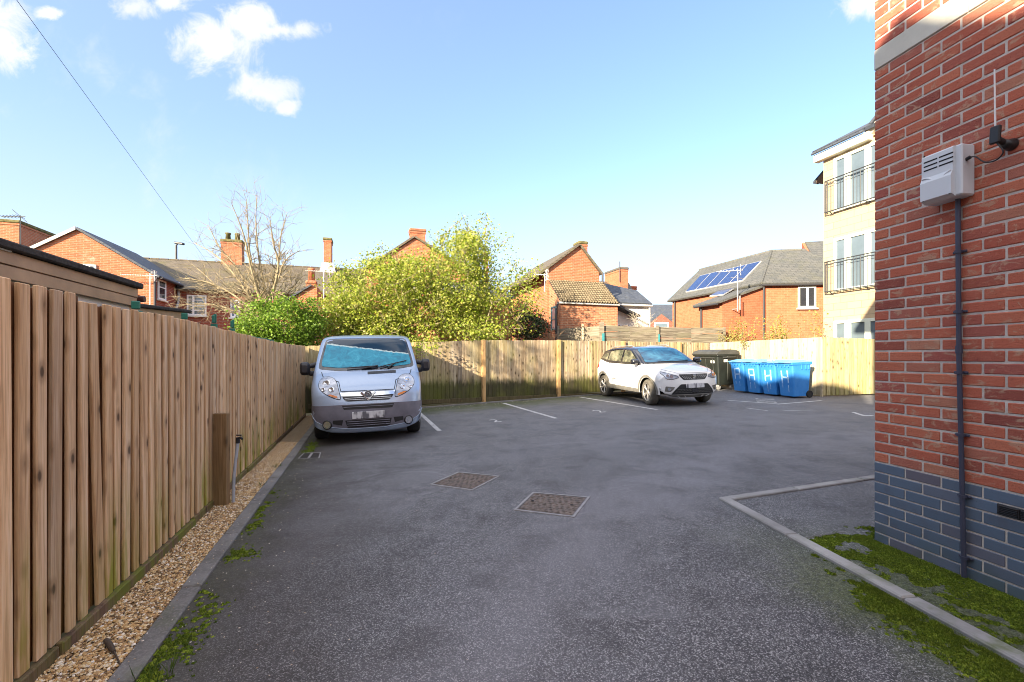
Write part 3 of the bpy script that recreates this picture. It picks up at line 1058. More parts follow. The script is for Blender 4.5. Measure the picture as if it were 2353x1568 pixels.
def garage(offs, y0, y1, ztop, depth, name, label, felt=.045, fas=.215, zslope=0.):
    ln = lambda yy_: V((-offs - .3156 * yy_, yy_, 0))
    a, b = ln(y0), ln(y1)
    L = (b - a).length
    o = thing(name, (a.lerp(b, .5).x, (y0 + y1) / 2, gz(-4, y0)), label, 'garage')
    mid = a.lerp(b, .5)
    m = axes(DL, -NL)
    tilt = Matrix.Rotation(zslope, 3, NL)
    wl = MB()
    wl.box(mid - NL * (depth / 2) + UP * ((ztop - fas) / 2 - .1), (L - .08, depth - .08, ztop - fas + .25), m)
    wl.build('wall', WHITEW, o)
    fa = MB()
    hb = fas / 2
    for k in range(2):
        z = ztop - fas + hb * (k + .5) - .0
        fa.bbox(mid + tilt @ V((0, 0, 0)) + NL * (.003 + .008 * k) + UP * z, (L, .02, hb - .006), tilt @ m, .003)
        fa.bbox(mid - NL * (depth) + UP * z, (L, .02, hb - .006), tilt @ m, .003)
    fa.box(mid - NL * .012 + UP * (ztop - hb), (L - .03, .012, fas - .03), tilt @ m)
    fa.bbox(b + DL * .004 - NL * depth / 2 + UP * (ztop - hb), (.02, depth, fas), m, .003)
    fa.build('fascia', FAS, o)
    rf_ = MB()
    rf_.bbox(mid - NL * (depth / 2 - .02) + UP * (ztop + felt / 2), (L + .06, depth + .09, felt), tilt @ m, .012)
    rf_.build('roof', FELT, o)
    return o, a, b


gr, a, b = garage(2.55, .3, 4.99, 2.125, 3.0, 'garage', 'flat roofed white garage with brown fascia boards rising over the left fence', .062, .20)
gt = MB()
e = b + DL * .06 + UP * 2.0
gt.tube([e - NL * .3 + UP * .02, e + NL * .06 + UP * .02], .035, 10)
gt.tube([e - NL * .0 + UP * .06, e + UP * .0], .02, 8)
gt.build('gutter', plain('maroon_gutter', (.09, .03, .025), .5), gr)
gt = MB()
wa, wb = V((-2.55 - .3156 * .3, .3, 2.125)), V((-2.55 - .3156 * 3.2, 3.2, 2.125))
gt.bbox((wa + wb) / 2 + NL * .03 - UP * .004, ((wb - wa).length, .012, .012), axes(DL, -NL), .003)
gt.build('trim', WHITEW, gr)
gr, a, b = garage(2.9, 5.45, 7.25, 2.03, 2.6, 'garage', 'smaller dark roofed garage beyond the white one, brown fascia with pale flashing', .05, .26, .05)

GRN = plain('green_metal', (.015, .15, .105), .45, .0, .15, 6.)
o = thing('green_fence', (-3.5, 5.5, gz(-3.5, 5.5)), 'green metal fence whose post heads show above the left fence', 'fence')
for px_, y_, zt, w, heads in ((312, 3.50, 1.775, .085, 1), (424, 4.40, 1.77, .06, 1), (492, 5.25, 1.80, .05, 2), (534, 5.95, 1.79, .045, 2)):
    u = (px_ - CX) / F
    po = MB()
    X = u * y_
    po.bbox(V((X, y_, zt / 2 - .03)), (w, .06, zt - .02), axes(DL, -NL), .004)
    if heads == 2:
        po.bbox(V((X, y_, zt + .012)) - DL * .028, (.02, .03, .09), axes(DL, -NL), .006)
        po.bbox(V((X, y_, zt + .022)) + DL * .03, (.022, .03, .11), axes(DL, -NL), .006)
    else:
        po.bbox(V((X, y_, zt + .002)), (w * .45, .05, .06), axes(DL, -NL), .005)
    po.build('post', GRN, o)
ra = MB()
for h in (1.66, .5):
    a, b = V((-1.76 - .3156 * 2.9, 2.9, h)), V((-1.76 - .3156 * 8.6, 8.6, h))
    ra.bbox(a.lerp(b, .5) - NL * .03, ((b - a).length, .03, .07), axes(DL, -NL), .004)
ra.build('rail', GRN, o)
# ------------------------------------------------------------------ the brick house on the right, laid brick by brick
t = NT('red_facing_brick')
isl = t.island()
off = t.n('CombineXYZ', {0: t.math('MULTIPLY', isl, 37.), 1: t.math('MULTIPLY', isl, 91.), 2: t.math('MULTIPLY', isl, 53.)}).outputs[0]
p = t.addv(t.pos(), off)
n1 = t.noise(t.scale(p, (9, 9, 14)), 1., 5., .65, .8)
n2 = t.noise(p, 190., 3., .7)
n3 = t.noise(t.scale(p, (30, 30, 60)), 1., 4., .7, 1.4)
col = t.ramp(isl, [(0, (.28, .085, .068)), (.2, (.52, .155, .095)), (.42, (.43, .12, .08)), (.6, (.55, .185, .11)), (.74, (.46, .14, .088)), (.88, (.37, .11, .09)), (1, (.50, .23, .145))])
col = t.mix(t.map(n1, .54, .64, 0, .7), col, (.50, .33, .23))
col = t.mix(t.map(n1, .40, .26, 0, .5), col, (.22, .062, .055))
col = t.mix(t.map(n2, .58, .68, 0, .75), col, (.10, .03, .025))
col = t.mix(t.map(n3, .52, .70, 0, .5), col, (.54, .21, .14))
t.set(Base_Color=col, Roughness=.92, Specular_IOR_Level=.15)
t.bump(t.math('ADD', t.math('MULTIPLY', n3, 1.2), t.math('MULTIPLY', n2, -.5)), .9, .006)
REDB = t.m
t = NT('blue_engineering_brick')
isl = t.island()
off = t.n('CombineXYZ', {0: t.math('MULTIPLY', isl, 37.), 1: t.math('MULTIPLY', isl, 91.), 2: t.math('MULTIPLY', isl, 53.)}).outputs[0]
p = t.addv(t.pos(), off)
n1 = t.noise(p, 7., 5., .6); n2 = t.noise(p, 130., 3., .7)
col = t.ramp(isl, [(0, (.085, .12, .175)), (.35, (.105, .15, .22)), (.75, (.10, .135, .19)), (.88, (.135, .12, .15)), (1, (.12, .16, .225))])
col = t.mix(t.map(n1, .5, .75, 0, .4), col, (.09, .085, .11))
col = t.mix(t.map(n2, .62, .74, 0, .4), col, (.03, .035, .05))
zz = t.n('SeparateXYZ', {0: t.pos()}).outputs[2]
grn = t.math('MULTIPLY', t.map(zz, .22, -.02), t.map(t.noise(t.pos(), 5., 4.), .42, .62))
col = t.mix(t.math('MULTIPLY', grn, .4), col, (.07, .10, .045))
t.set(Base_Color=col, Roughness=.55, Specular_IOR_Level=.45)
t.bump(n2, .25, .003)
BLUB = t.m
t = NT('mortar')
n1 = t.noise(t.pos(), 12., 5., .7); n2 = t.noise(t.pos(), 160., 3., .7)
zz = t.n('SeparateXYZ', {0: t.pos()}).outputs[2]
col = t.ramp(n1, [(.3, (.46, .42, .38)), (.7, (.68, .63, .58))])
col = t.mix(t.map(n2, .5, .75, 0, .4), col, (.22, .19, .16))
t.set(Base_Color=col, Roughness=.95, Specular_IOR_Level=.1)
t.bump(n2, .8, .004)
MORT = t.m
STONE = plain('cast_stone_band', (.56, .55, .48), .85, 0, .06, 8., .3, 0, .15)
SLATE_D = roof_mat('dark_slate', (.055, .062, .075), (.075, .082, .095), .3, .2, .15)

WO = V((2.718, 3.415, 0)); WW = V((.198, -.980, 0)).normalized(); WN = V((WW.y, -WW.x, 0)); WN = -WN if WN.x > 0 else WN
WE = -WN
house = thing('brick_house', WO + UP * 0, 'near red brick house with blue brick plinth and pale stone band, filling the right edge', 'house')
core = MB()
HT = 7.2
core.prism([WO + UP * -.15 + (WE + WW) * .0045, WO + UP * -.15 + WE * 6 + WW * .0045, WO + UP * -.15 + WE * 6 + WW * 8, WO + UP * -.15 + WE * .0045 + WW * 8], UP * (HT + .15))
core.build('wall', MORT, house)
red, blu, band = MB(), MB(), MB()
rb = random.Random(5)


def lay(face, k, s0, s1, mb, b):
    """one brick on face 'A' (left side) or 'B' (far side), from s0 to s1"""
    z0 = -.005 + .075 * k
    L = s1 - s0; dep = .05
    if face == 'A':
        c = WO + WW * (s0 + L / 2) + WE * (dep / 2 + rb.uniform(-.0012, .0012)); m = axes(WW, WE)
    else:
        c = WO + WE * (s0 + L / 2) + WW * (dep / 2 + rb.uniform(-.0012, .0012)); m = axes(WE, -WW)
    m = m @ Matrix.Rotation(rb.uniform(-.006, .006), 3, 'Y')
    mb.bbox(c + UP * (z0 + .0375 + rb.uniform(-.0012, .0012)), (L, dep, .065 + rb.uniform(-.0015, .0015)), m, b)


for k in range(74):
    mb = blu if k < 8 else red
    if k in (47, 48): continue
    bev = .003 if k < 8 else .0055
    for face, lim in (('A', 5.2), ('B', 3.0)):
        first = .215 if ((k % 2 == 1) == (face == 'A')) else .1025
        s = 0.; L = first
        while s < lim:
            skip = face == 'A' and k == 6 and .70 < s + L / 2 < .98
            if not skip:
                s0 = .0505 if (s == 0 and face == 'B') else s      # face A owns the corner
                lay(face, k, s0, s + L, mb, bev)
            s += L + .010
            L = .215
for face, lim in (('A', 5.2), ('B', 3.0)):
    s = 0.
    while s < lim:
        L = .6
        z = -.005 + .075 * 47
        if face == 'A': c = WO + WW * (s + L / 2) + WE * .018; m = axes(WW, WE)
        else: c = WO + WE * (s + .052 + L / 2) + WW * .018; m = axes(WE, -WW)
        band.bbox(c + UP * (z + .075), (L - .004, .05, .146), m, .004)
        s += L
red.build('red_bricks', REDB, house); blu.build('blue_bricks', BLUB, house); band.build('stone_band', STONE, house)
# plastic air brick in the blue plinth
ab = MB()
c = WO + WW * .845 + UP * (-.005 + .075 * 6 + .0375)
ab.bbox(c + WE * .024, (.212, .05, .066), axes(WW, WE), .003)
m = axes(WW, WE)
BLKP = plain('black_plastic_vent', (.018, .018, .022), .45)
for sx in (-1, 1):
    for k in range(6):
        ab.bbox(c + WW * (.052 * sx) + WE * .003 + UP * (-.024 + .0096 * k) - WE * .006, (.092, .012, .004), m @ Matrix.Rotation(.5, 3, 'X'), .001)
ab.bbox(c - WE * .003, (.005, .012, .06), m, .001)
ab.build('air_brick', BLKP, house)
rf_ = MB()
ctr = WO + WE * 3 + WW * 4
for sg in (-1, 1):
    a = WO + WE * 3 - WW * .3 + UP * (HT + 2.3); b_ = a + WW * 8.6
    e0 = WO + WE * (3 + 3.35 * sg) - WW * .3 + UP * (HT - .1); e1 = e0 + WW * 8.6
    rf_.prism([a, b_, e1, e0], UP * .12)
rf_.build('roof', SLATE_D, house)
gb = MB()
for s_ in (0.02, 7.9):
    gb = MB(); gb.prism([WO + WE * .02 + WW * s_ + UP * HT, WO + WE * 5.98 + WW * s_ + UP * HT, WO + WE * 3 + WW * s_ + UP * (HT + 2.2)], WW * .1)
    gb.build('gable', brick_mat('gable_brick', (.38, .10, .06), (.30, .08, .05), (.4, .36, .32)), house)

# ------------------------------------------------------------------ alarm box, conduit and aerial on the wall
GREYP = plain('pale_grey_plastic', (.62, .66, .70), .45, 0, .04, 3.)
SLOT = plain('dark_slot', (.012, .013, .016), .8)


def wp(s, out, z): return WO + WW * s - WE * out + UP * z


ox = thing('alarm_box', wp(.52, 0, 2.37), 'pale grey slotted plastic alarm box fixed high on the brick wall', 'alarm box')
mA = axes(WW, WE)
bx = MB()
# cover: a body with chamfered front, tapering a little at the top
s0, s1, z0, z1, d = .415, .632, 2.372, 2.684, .136
bx.bbox(wp((s0 + s1) / 2, .052, (z0 + z1) / 2), (s1 - s0 + .004, .104, z1 - z0), mA, .008)
prof = [(0, z0 + .0), (.098, z0 + .0), (d, z0 + .018), (d + .002, z0 + .13), (d - .012, z0 + .165), (d - .012, z1 - .012), (d - .022, z1 - .002), (0, z1 - .002)]
pts = [wp(s0 + .006, o_, z_) for o_, z_ in prof]
bx.prism(pts, WW * (s1 - s0 - .04))
bx.build('cover', GREYP, ox, fix=True)
sl = MB()
for r_ in range(3):
    for c_ in range(2):
        sl.bbox(wp(s0 + .016 + .0425 + c_ * .088, d - .0115, z1 - .045 - r_ * .027), (.080, .005, .009), mA, .002)
sl.build('slot', SLOT, ox)
cv = MB()
arc = []
for k in range(17):
    s = s0 + .012 + .165 * k / 16
    zc = z0 + .150 + .0 * k - .030 * math.exp(-((k - 8.5) / 2.6) ** 2) + .012 * math.sin(k / 16 * math.pi * 2 + 1.2)
    arc.append(wp(s, d - .008, zc))
cv.tube(arc, .006, 6)
cv.build('relief_wave', GREYP, ox)
for s, z in ((s0 + .022, z0 + .014), (s1 - .045, z0 + .014), (s0 + .02, z1 - .006)):
    sc = MB(); sc.disc(wp(s, d - .001 if z < 2.5 else d - .014, z + .004), -WE, .006, 10); sc.build('screw', SLOT, ox)
pl = MB()
pl.tube([wp(s1 - .002, .07, 2.585), wp(s1 + .022, .07, 2.59)], .011, 8)
pl.build('socket', plain('black_rubber', (.015, .015, .017), .6), ox)

CONG = plain('grey_conduit', (.045, .050, .085), .5, 0, .12, 6.)
oc = thing('conduit', wp(.578, 0, gz(2.83, 2.85)), 'dark grey cable conduit running from the alarm box down to the moss', 'conduit')
cd_ = MB()
cd_.tube([wp(.556, .022, 2.372), wp(.562, .022, 1.4), wp(.58, .024, .6), wp(.592, .026, .01)], .0135, 12)
cd_.tube([wp(.562, .022, 1.45), wp(.5625, .022, 1.40)], .0185, 12)
cd_.build('pipe', CONG, oc)
for z_, s_ in ((2.04, .558), (1.663, .560), (1.28, .564), (.89, .572), (.51, .583), (.13, .590)):
    cl_ = MB()
    cl_.tube([wp(s_, .022, z_ - .009), wp(s_, .022, z_ + .009)], .0205, 12)
    for sg in (-1, 1):
        cl_.bbox(wp(s_ + .026 * sg, .008, z_), (.026, .012, .017), mA, .004)
    cl_.tube([wp(s_ + .03, .012, z_), wp(s_ + .03, .018, z_)], .004, 6)
    cl_.build('clip', CONG, oc)

oa = thing('whip_aerial', wp(.81, 0, 2.6), 'thin white whip aerial on a black bracket beside the alarm box', 'aerial')
BLKB = plain('black_bracket', (.016, .016, .018), .45)
br = MB()
br.lathe([(0, 0), (.034, 0), (.034, .012), (.026, .03), (.024, .06), (0, .06)], wp(.81, 0, 2.600), -WE, 18)
br.tube([wp(.81, .035, 2.60), wp(.80, .085, 2.625)], .017, 10)
br.bbox(wp(.795, .10, 2.655), (.05, .022, .10), mA @ Matrix.Rotation(.06, 3, 'Y'), .006)
br.build('bracket', BLKB, oa)
rd = MB(); rd.tube([wp(.795, .10, 2.70), wp(.79, .098, 3.035)], [.0048, .0036], 6); rd.build('rod', plain('white_rod', (.75, .75, .75), .4), oa)
cb = MB()
P0, P3 = wp(.655, .07, 2.59), wp(.80, .095, 2.605)
ctrl = [P0, wp(.69, .08, 2.575), wp(.735, .085, 2.525), wp(.785, .08, 2.515), wp(.825, .09, 2.545), P3]
fine = []
for i in range(len(ctrl) - 1):
    p0, p1, p2, p3 = ctrl[max(i - 1, 0)], ctrl[i], ctrl[i + 1], ctrl[min(i + 2, len(ctrl) - 1)]
    for k in range(6):
        u = k / 6
        fine.append(.5 * ((2 * p1) + (p2 - p0) * u + (2 * p0 - 5 * p1 + 4 * p2 - p3) * u * u + (3 * p1 - p0 - 3 * p2 + p3) * u ** 3))
fine.append(ctrl[-1])
cb.tube(fine, .0042, 6)
cb.build('cable', BLKB, oa)

# ------------------------------------------------------------------ the terrace behind the camera that shades the car park
prof = [(-20, 4.2), (-14, 5.0), (-12, 5.6), (-11, 5.75), (-9.4, 6.3), (-8.7, 6.6), (-7.1, 7.25), (-6.5, 7.34), (-4.55, 6.6), (-4.42, 6.62), (-3.72, 9.0), (-3.5, 8.94), (-2.53, 8.2),
        (-1.69, 8.24), (-1.3, 8.32), (-.55, 8.4), (-.2, 8.3), (-.06, 7.36), (.17, 7.50), (.377, 7.2), (.67, 6.87), (2, 6.6), (9, 6.6)]
PA, QA = V((.785, -.62, 0)).normalized(), V((.62, .785, 0)).normalized()
ter = thing('brick_terrace', PA * -5 + QA * -8 + UP * gz(-8, -6), 'row of brick houses behind the near end of the car park', 'house')
w = MB()
po = [PA * -20 + QA * -6 + UP * -.3] + [PA * a + QA * -6 + UP * b for a, b in prof] + [PA * 9 + QA * -6 + UP * -.3]
w.prism(po, QA * -4)
w.build('wall', brick_mat('terrace_brick', (.40, .13, .07), (.33, .10, .06), (.4, .35, .3)), ter)
# ------------------------------------------------------------------ houses beyond the fences
def hit(px, py, P0, n):
    d = V(((px - CX) / F, 1, (HY - py) / F)); o_ = V((0, 0, CAMH))
    return o_ + d * ((V(P0) - o_).dot(n) / d.dot(n))


def gnd(p, z=-.3): return V((p.x, p.y, z))


B_OR = brick_mat('orange_old_brick', (.44, .14, .065), (.34, .10, .048), (.36, .26, .18), .45, .25)
B_RED = brick_mat('dark_red_brick', (.30, .075, .045), (.24, .055, .035), (.28, .22, .18), .3)
B_SAL = brick_mat('salmon_brick', (.50, .155, .08), (.44, .125, .062), (.42, .20, .12), .12)
B_CHM = brick_mat('chimney_brick', (.42, .14, .065), (.30, .09, .05), (.30, .22, .15), .6, .2)
B_PUR = brick_mat('sooty_purple_brick', (.26, .09, .065), (.20, .07, .055), (.22, .17, .14), .4)
SLATE = roof_mat('blue_slate', (.045, .055, .075), (.07, .08, .10), .28, .2, .15)
SLATE_B = roof_mat('brown_mossy_tile', (.085, .072, .055), (.12, .10, .075), .22, .16, .55, (.12, .11, .035))
SLATE_G = roof_mat('grey_slate', (.075, .08, .078), (.105, .105, .098), .30, .2, .25, (.13, .13, .06))
TRIMD = plain('dark_trim', (.035, .036, .042), .6)
TRIML = plain('pale_trim', (.60, .60, .57), .6, 0, .1, 3)
UPVC = plain('white_upvc', (.78, .79, .80), .4, 0, .03, 2)
GLS = glass_mat('window_glass', (.16, .22, .30), .04)
GLSD = glass_mat('dark_window_glass', (.03, .035, .045), .05)
GLSC = glass_mat('curtained_glass', (.12, .16, .19), .08, spec=.4)
MOSSC = plain('mossy_cap', (.13, .12, .055), .95, 0, .5, 7., .1, 0, .4)
POTC = plain('clay_pot', (.40, .13, .06), .8, 0, .3, 5.)
STEEL = plain('aerial_steel', (.45, .46, .48), .45, .5, .1)
DARKM = plain('dark_metal', (.05, .052, .055), .5, .3, .2)


def fill(name, mat, parent, *polys):
    """flat polygons of one part"""
    mb = MB()
    for p in polys: mb.add(p, [tuple(range(len(p)))])
    return mb.build(name, mat, parent)


def slab(mb, pts, th):
    n = (V(pts[1]) - V(pts[0])).cross(V(pts[2]) - V(pts[0])).normalized()
    if n.z < 0: n = -n
    mb.prism(pts, n * th)


def window(parent, P0, n, q, cols=(.5,), rows=(), fw=.055, frame=UPVC, glass=GLS, out=.03, sill=True, name='window'):
    """q = px0,py0,px1,py1 of the opening on the wall plane; bars at the given fractions"""
    a = hit(q[0], q[3], P0, n); b = hit(q[2], q[3], P0, n)
    e = V((b.x - a.x, b.y - a.y, 0)); W = e.length; e.normalize()
    top = hit(q[0], q[1], P0, n)
    H = top.z - a.z
    n = V(n).normalized()
    if n.y > 0: n = -n
    if n.dot(V((0, 0, CAMH)) - a) < 0: n = -n
    m = axes(e, -n)
    c0 = a + n * out
    f = MB()
    f.bbox(c0 + e * (W / 2) + UP * (fw / 2), (W, .06, fw), m, .006); f.bbox(c0 + e * (W / 2) + UP * (H - fw / 2), (W, .06, fw), m, .006)
    for x in (fw / 2, W - fw / 2): f.bbox(c0 + e * x + UP * (H / 2), (fw, .058, H - 2 * fw), m, .006)
    for c_ in cols: f.bbox(c0 + e * (W * c_) + UP * (H / 2), (fw * 1.25, .056, H - 2 * fw), m, .006)
    for r_ in rows: f.bbox(c0 + e * (W / 2) + UP * (H * r_), (W - 2 * fw, .05, fw * .6), m, .004)
    o = f.build(name, frame, parent)
    g_ = MB()
    g_.box(c0 + e * (W / 2) + UP * (H / 2) - n * .006, (W - fw * 1.2, .02, H - fw * 1.2), m)
    g_.build('pane', glass, o)
    if sill:
        s_ = MB(); s_.bbox(c0 + e * (W / 2) - UP * .04 + n * .03, (W + .12, .12, .07), m, .008); s_.build('sill', TRIML, o)
    return o


def chimney(parent, c, m, w, d, z0, z1, mat=B_CHM, cap=MOSSC, pots=0, potz=.45, potmat=POTC, corbel=.05, name='chimney'):
    s_ = MB(); s_.box(V((c.x, c.y, (z0 + z1) / 2 - .12)), (w, d, z1 - z0 - .24), m)
    s_.box(V((c.x, c.y, z1 - .20)), (w + corbel, d + corbel, .09), m)
    o = s_.build(name, mat, parent)
    k = MB()
    k.bbox(V((c.x, c.y, z1 - .07)), (w + 2 * corbel, d + 2 * corbel, .16), m, .04)
    k.build('cap', cap, o)
    for i in range(pots):
        p = MB()
        off = m @ V(((i - (pots - 1) / 2) * w / max(pots, 1) * .9, 0, 0))
        p.lathe([(.0, 0), (.15, 0), (.12, potz * .8), (.15, potz * .82), (.15, potz), (.1, potz), (.1, potz * .7), (0, potz * .7)], V((c.x, c.y, z1)) + off, UP, 12)
        p.build('pot', potmat, o)
    return o


def yagi(mb, c, d, up, L=.9, n=9, el=.28, refl=True, r=.009):
    d = V(d).normalized(); c = V(c); s = d.cross(up).normalized()
    mb.tube([c - d * L * .2, c + d * L * .8], r * 1.4, 6)
    for i in range(n):
        q = c + d * (L * (.02 + .76 * i / (n - 1)))
        e = el * (1 - .35 * i / n)
        mb.tube([q - s * e / 2, q + s * e / 2], r, 5)
    if refl:
        for k in (-1, 1):
            for j in range(4):
                q = c - d * L * .12 + up * (k * (.05 + .055 * j)) - d * (.03 * (3 - j)) * 0
                mb.tube([q - s * .2, q + s * .2], r, 5)
            mb.tube([c - d * L * .12, c - d * L * .12 + up * k * .23], r * 1.2, 5)


# ---- gabled rear wing on the left
C = V((-15.75, 20, 0)); nF = -EY
wing = thing('gabled_house', gnd(C - EX * 2.7, .0), 'orange brick gable house with slate roof rising behind the brown garage fascia', 'house')
zl, za = 4.96, 6.72
wl = MB()
CLf = C - EX * 5.43
wl.prism([gnd(CLf), gnd(C), C + UP * zl, C - EX * 2.715 + UP * za, CLf + UP * zl], EY * 2.47)
wl.build('wall', [B_OR], wing)
rr = MB()
ap = C - EX * 2.715 + UP * (za + .03) - EY * .1
er = C + EX * .22 + UP * (zl - .11) - EY * .1; el = CLf - EX * .22 + UP * (zl - .11) - EY * .1
slab(rr, [ap, er, er + EY * 5.2, ap + EY * 5.2], .09)
rr.build('roof', SLATE, wing)
rr = MB(); slab(rr, [ap, ap + EY * 5.2, el + EY * 5.2, el], .09); rr.build('roof', SLATE, wing)
vt = MB(); vt.prism([ap - EY * .02 - UP * .04, el - EY * .02 - UP * .04, el - EY * .02 + UP * .10, ap - EY * .02 + UP * .10], EY * .05); vt.build('verge_trim', TRIML, wing)
side = MB(); side.box(C + EX * .012 + EY * 1.25 + UP * 2.3, (.02, 2.44, 5.2), axes(EX, EY)); side.build('side_wall', B_RED, wing)  # skin of darker brick, the unlit side's shade put into its colour
window(wing, C + EX * .03, EX, (361.5, 641, 379, 687), (), (.62,), .07, UPVC, GLSD)
dp = MB(); dp.tube([C + EX * .06 - EY * .03 + UP * 5.0, C + EX * .06 - EY * .03 + UP * 0], .05, 8); dp.build('drainpipe', TRIMD, wing); dp = MB(); dp.tube([C + EX * .3 - EY * .05 + UP * 4.86, C + EX * .3 + EY * 2.4 + UP * 4.86], .06, 8)
dp.build('gutter', TRIMD, wing)
dp = MB(); q = C + EX * .12 + EY * 2.42; dp.tube([q + UP * 5.05, q + UP * 4.15, q + UP * 3.9 - EY * .15, q + UP * 3.7 - EY * .3], .055, 8); dp.build('rainwater_pipe', plain('grey_zinc_pipe', (.35, .38, .42), .5), wing)
window(wing, C - EY * .002, nF, (190, 608, 222, 650), (.5,), (), .07, UPVC, GLSD)
ya = MB(); q = hit(345, 668, C - EY * .5, nF)
ya.tube([V((q.x, q.y, 3.2)), V((q.x, q.y, 4.95))], .018, 6)
yagi(ya, V((q.x, q.y, 4.86)), -EX + EY * .1, UP, 1.35, 12, .26)
a_ = tag(ya.build('tv_aerial', plain('white_aerial', (.75, .74, .70), .5)), 'white rod aerial standing against the orange gable on the left', 'aerial')

# ---- long terrace behind
T0 = C + EY * 2.47
ter2 = thing('terrace', gnd(T0 + EX * 1, 0), 'long dark terrace with brown mossy roof behind the bare tree', 'house')
wl = MB()
A0, A1 = T0 - EX * 15, T0 + EX * 9.3
zr, ze = 6.66, 4.75
wl.prism([gnd(A0), A0 + UP * ze, A0 + EY * 3.5 + UP * zr, A0 + EY * 7 + UP * ze, gnd(A0 + EY * 7)], A1 - A0)
wl.build('wall', B_RED, ter2)
rr = MB()
slab(rr, [A0 + EY * 3.5 + UP * (zr + .02), A1 + EY * 3.5 + UP * (zr + .02), A1 - EY * .3 + UP * (ze - .14), A0 - EY * .3 + UP * (ze - .14)], .08)
rr.build('roof', SLATE_B, ter2)
rr = MB()
slab(rr, [A0 + EY * 3.5 + UP * (zr + .02), A1 + EY * 3.5 + UP * (zr + .02), A1 + EY * 7.3 + UP * (ze - .14), A0 + EY * 7.3 + UP * (ze - .14)], .08)
rr.build('roof', SLATE_B, ter2)
rt = MB()
k = 0.
while k < 24.2:
    q = A0 + EY * 3.5 + EX * (k + .22) + UP * (zr + .10)
    rt.bbox(q, (.435, .2, .09), axes(EX, EY), .03); k += .45
rt.build('ridge_tiles', SLATE_B, ter2)
window(ter2, T0 - EY * .002, -EY, (430, 678, 475, 725), (.33,), (.25, .5, .75), .07, UPVC, GLSC)
window(ter2, T0 - EY * .002, -EY, (530, 690, 552, 730), (.5,), (.5,), .07, UPVC, GLS)
mX = axes(EX, EY)
c_ = hit(535, 600, T0 + EY * 3.5, -EY); c_ = T0 + EY * 3.5 + EX * (c_ - T0 - EY * 3.5).dot(EX)
chimney(ter2, gnd(c_, 0), axes(EX, EY), 1.05, .55, 6.0, 8.05, pots=2, potz=.42, potmat=MOSSC)
c_ = T0 + EY * 3.5 + EX * (hit(754, 600, T0 + EY * 3.5, -EY) - T0 - EY * 3.5).dot(EX)
chimney(ter2, gnd(c_, 0), axes(EX, EY), .42, .95, 6.0, 8.5, pots=0)
fl = MB(); fl.prism([V((c_.x, c_.y, 7.0)) - EX * .3 - EY * .56, V((c_.x, c_.y, 7.0)) + EX * .3 - EY * .56, V((c_.x, c_.y, 5.6)) + EX * .75 - EY * .9, V((c_.x, c_.y, 5.6)) - EX * .6 - EY * .9], EY * .1)
fl.build('lead_flashing', plain('weathered_lead', (.30, .31, .32), .7, 0, .3, 9.), ter2)
c_ = T0 + EY * 3.5 + EX * (hit(60, 585, T0 + EY * 3.5, -EY) - T0 - EY * 3.5).dot(EX)
chimney(ter2, gnd(c_, 0) , axes(EX, EY), 1.15, 3.0, 6.0, 8.0, B_OR, MOSSC, 0, .4, corbel=.07)
chx = c_
rr = MB()
q0 = A1 + EY * 3.5
slab(rr, [q0 + UP * 7.25 - EX * .2, q0 + EX * 6 + UP * 7.0, q0 + EX * 6 - EY * 3.4 + UP * 4.9, q0 - EX * .2 - EY * 3.4 + UP * 4.9], .08)
slab(rr, [q0 + UP * 7.25 - EX * .2, q0 + EX * 6 + UP * 7.0, q0 + EX * 6 + EY * 3.4 + UP * 4.9, q0 - EX * .2 + EY * 3.4 + UP * 4.9], .08)
sl_house = thing('slate_cottage', gnd(q0 + EX * 3, 0), 'cottage with dark blue slate ridge half hidden by the big tree, beside the narrow chimney', 'house')
rr.build('roof', SLATE, sl_house)
wl = MB(); wl.box(q0 + EX * 3 + UP * 2.3, (5.9, 6.6, 5.2), axes(EX, EY)); wl.build('wall', B_RED, sl_house)

ya = MB(); q = at(47, 560, 21.5)
ya.tube([V((q.x, q.y, 5.8)), V((q.x, q.y, 8.05))], .02, 6)
yagi(ya, V((q.x, q.y, 8.0)), -EX * .95 + EY * .3, (UP * .9 + EX * .4).normalized(), 1.1, 6, .42, False, .012)
ya.tube([V((q.x, q.y, 8.0)) - EX * .3 + UP * .3, V((q.x, q.y, 8.0)) + EX * .25 - UP * .25], .012, 5)
tag(ya.build('tv_aerial', DARKM), 'thin dark aerial on the big chimney at the top of the left edge', 'aerial')
# orange outbuilding with a clay flue, and a pale aerial beside it
P0 = at(700, 800, 19.2)
ob = thing('outhouse', gnd(P0, 0), 'small orange brick outhouse with a clay chimney pot, behind the green laurel bush', 'outhouse')
pg = [hit(650, 700, P0, -EY), hit(717, 657, P0, -EY), hit(728, 657, P0, -EY), hit(728, 700, P0, -EY)]
wl = MB(); wl.prism([gnd(pg[0]), pg[0], pg[1], pg[2], gnd(pg[3])], EY * 3); wl.build('wall', B_OR, ob)
c_ = hit(716, 650, P0 + EY * .3, -EY)
chimney(ob, gnd(c_, 0), axes(EX, EY), .4, .4, 3.8, 4.62, B_OR, B_OR, 1, .55, POTC, .02)
rr = MB(); slab(rr, [pg[0] - EY * .1 - EX * .1, pg[1] - EY * .1, pg[1] + EY * 3, pg[0] + EY * 3 - EX * .1], .07); rr.build('roof', SLATE, ob)
ya = MB(); q = at(744, 690, 19)
ya.tube([V((q.x, q.y, 2.5)), V((q.x, q.y, 4.95))], .02, 6)
yagi(ya, V((q.x, q.y, 4.93)) + EX * .1, -EX, UP, 1.0, 10, .3)
tag(ya.build('tv_aerial', plain('white_aerial_rods', (.75, .74, .72), .5)), 'white rod aerial on a pole between the clay chimney pot and the big tree', 'aerial')

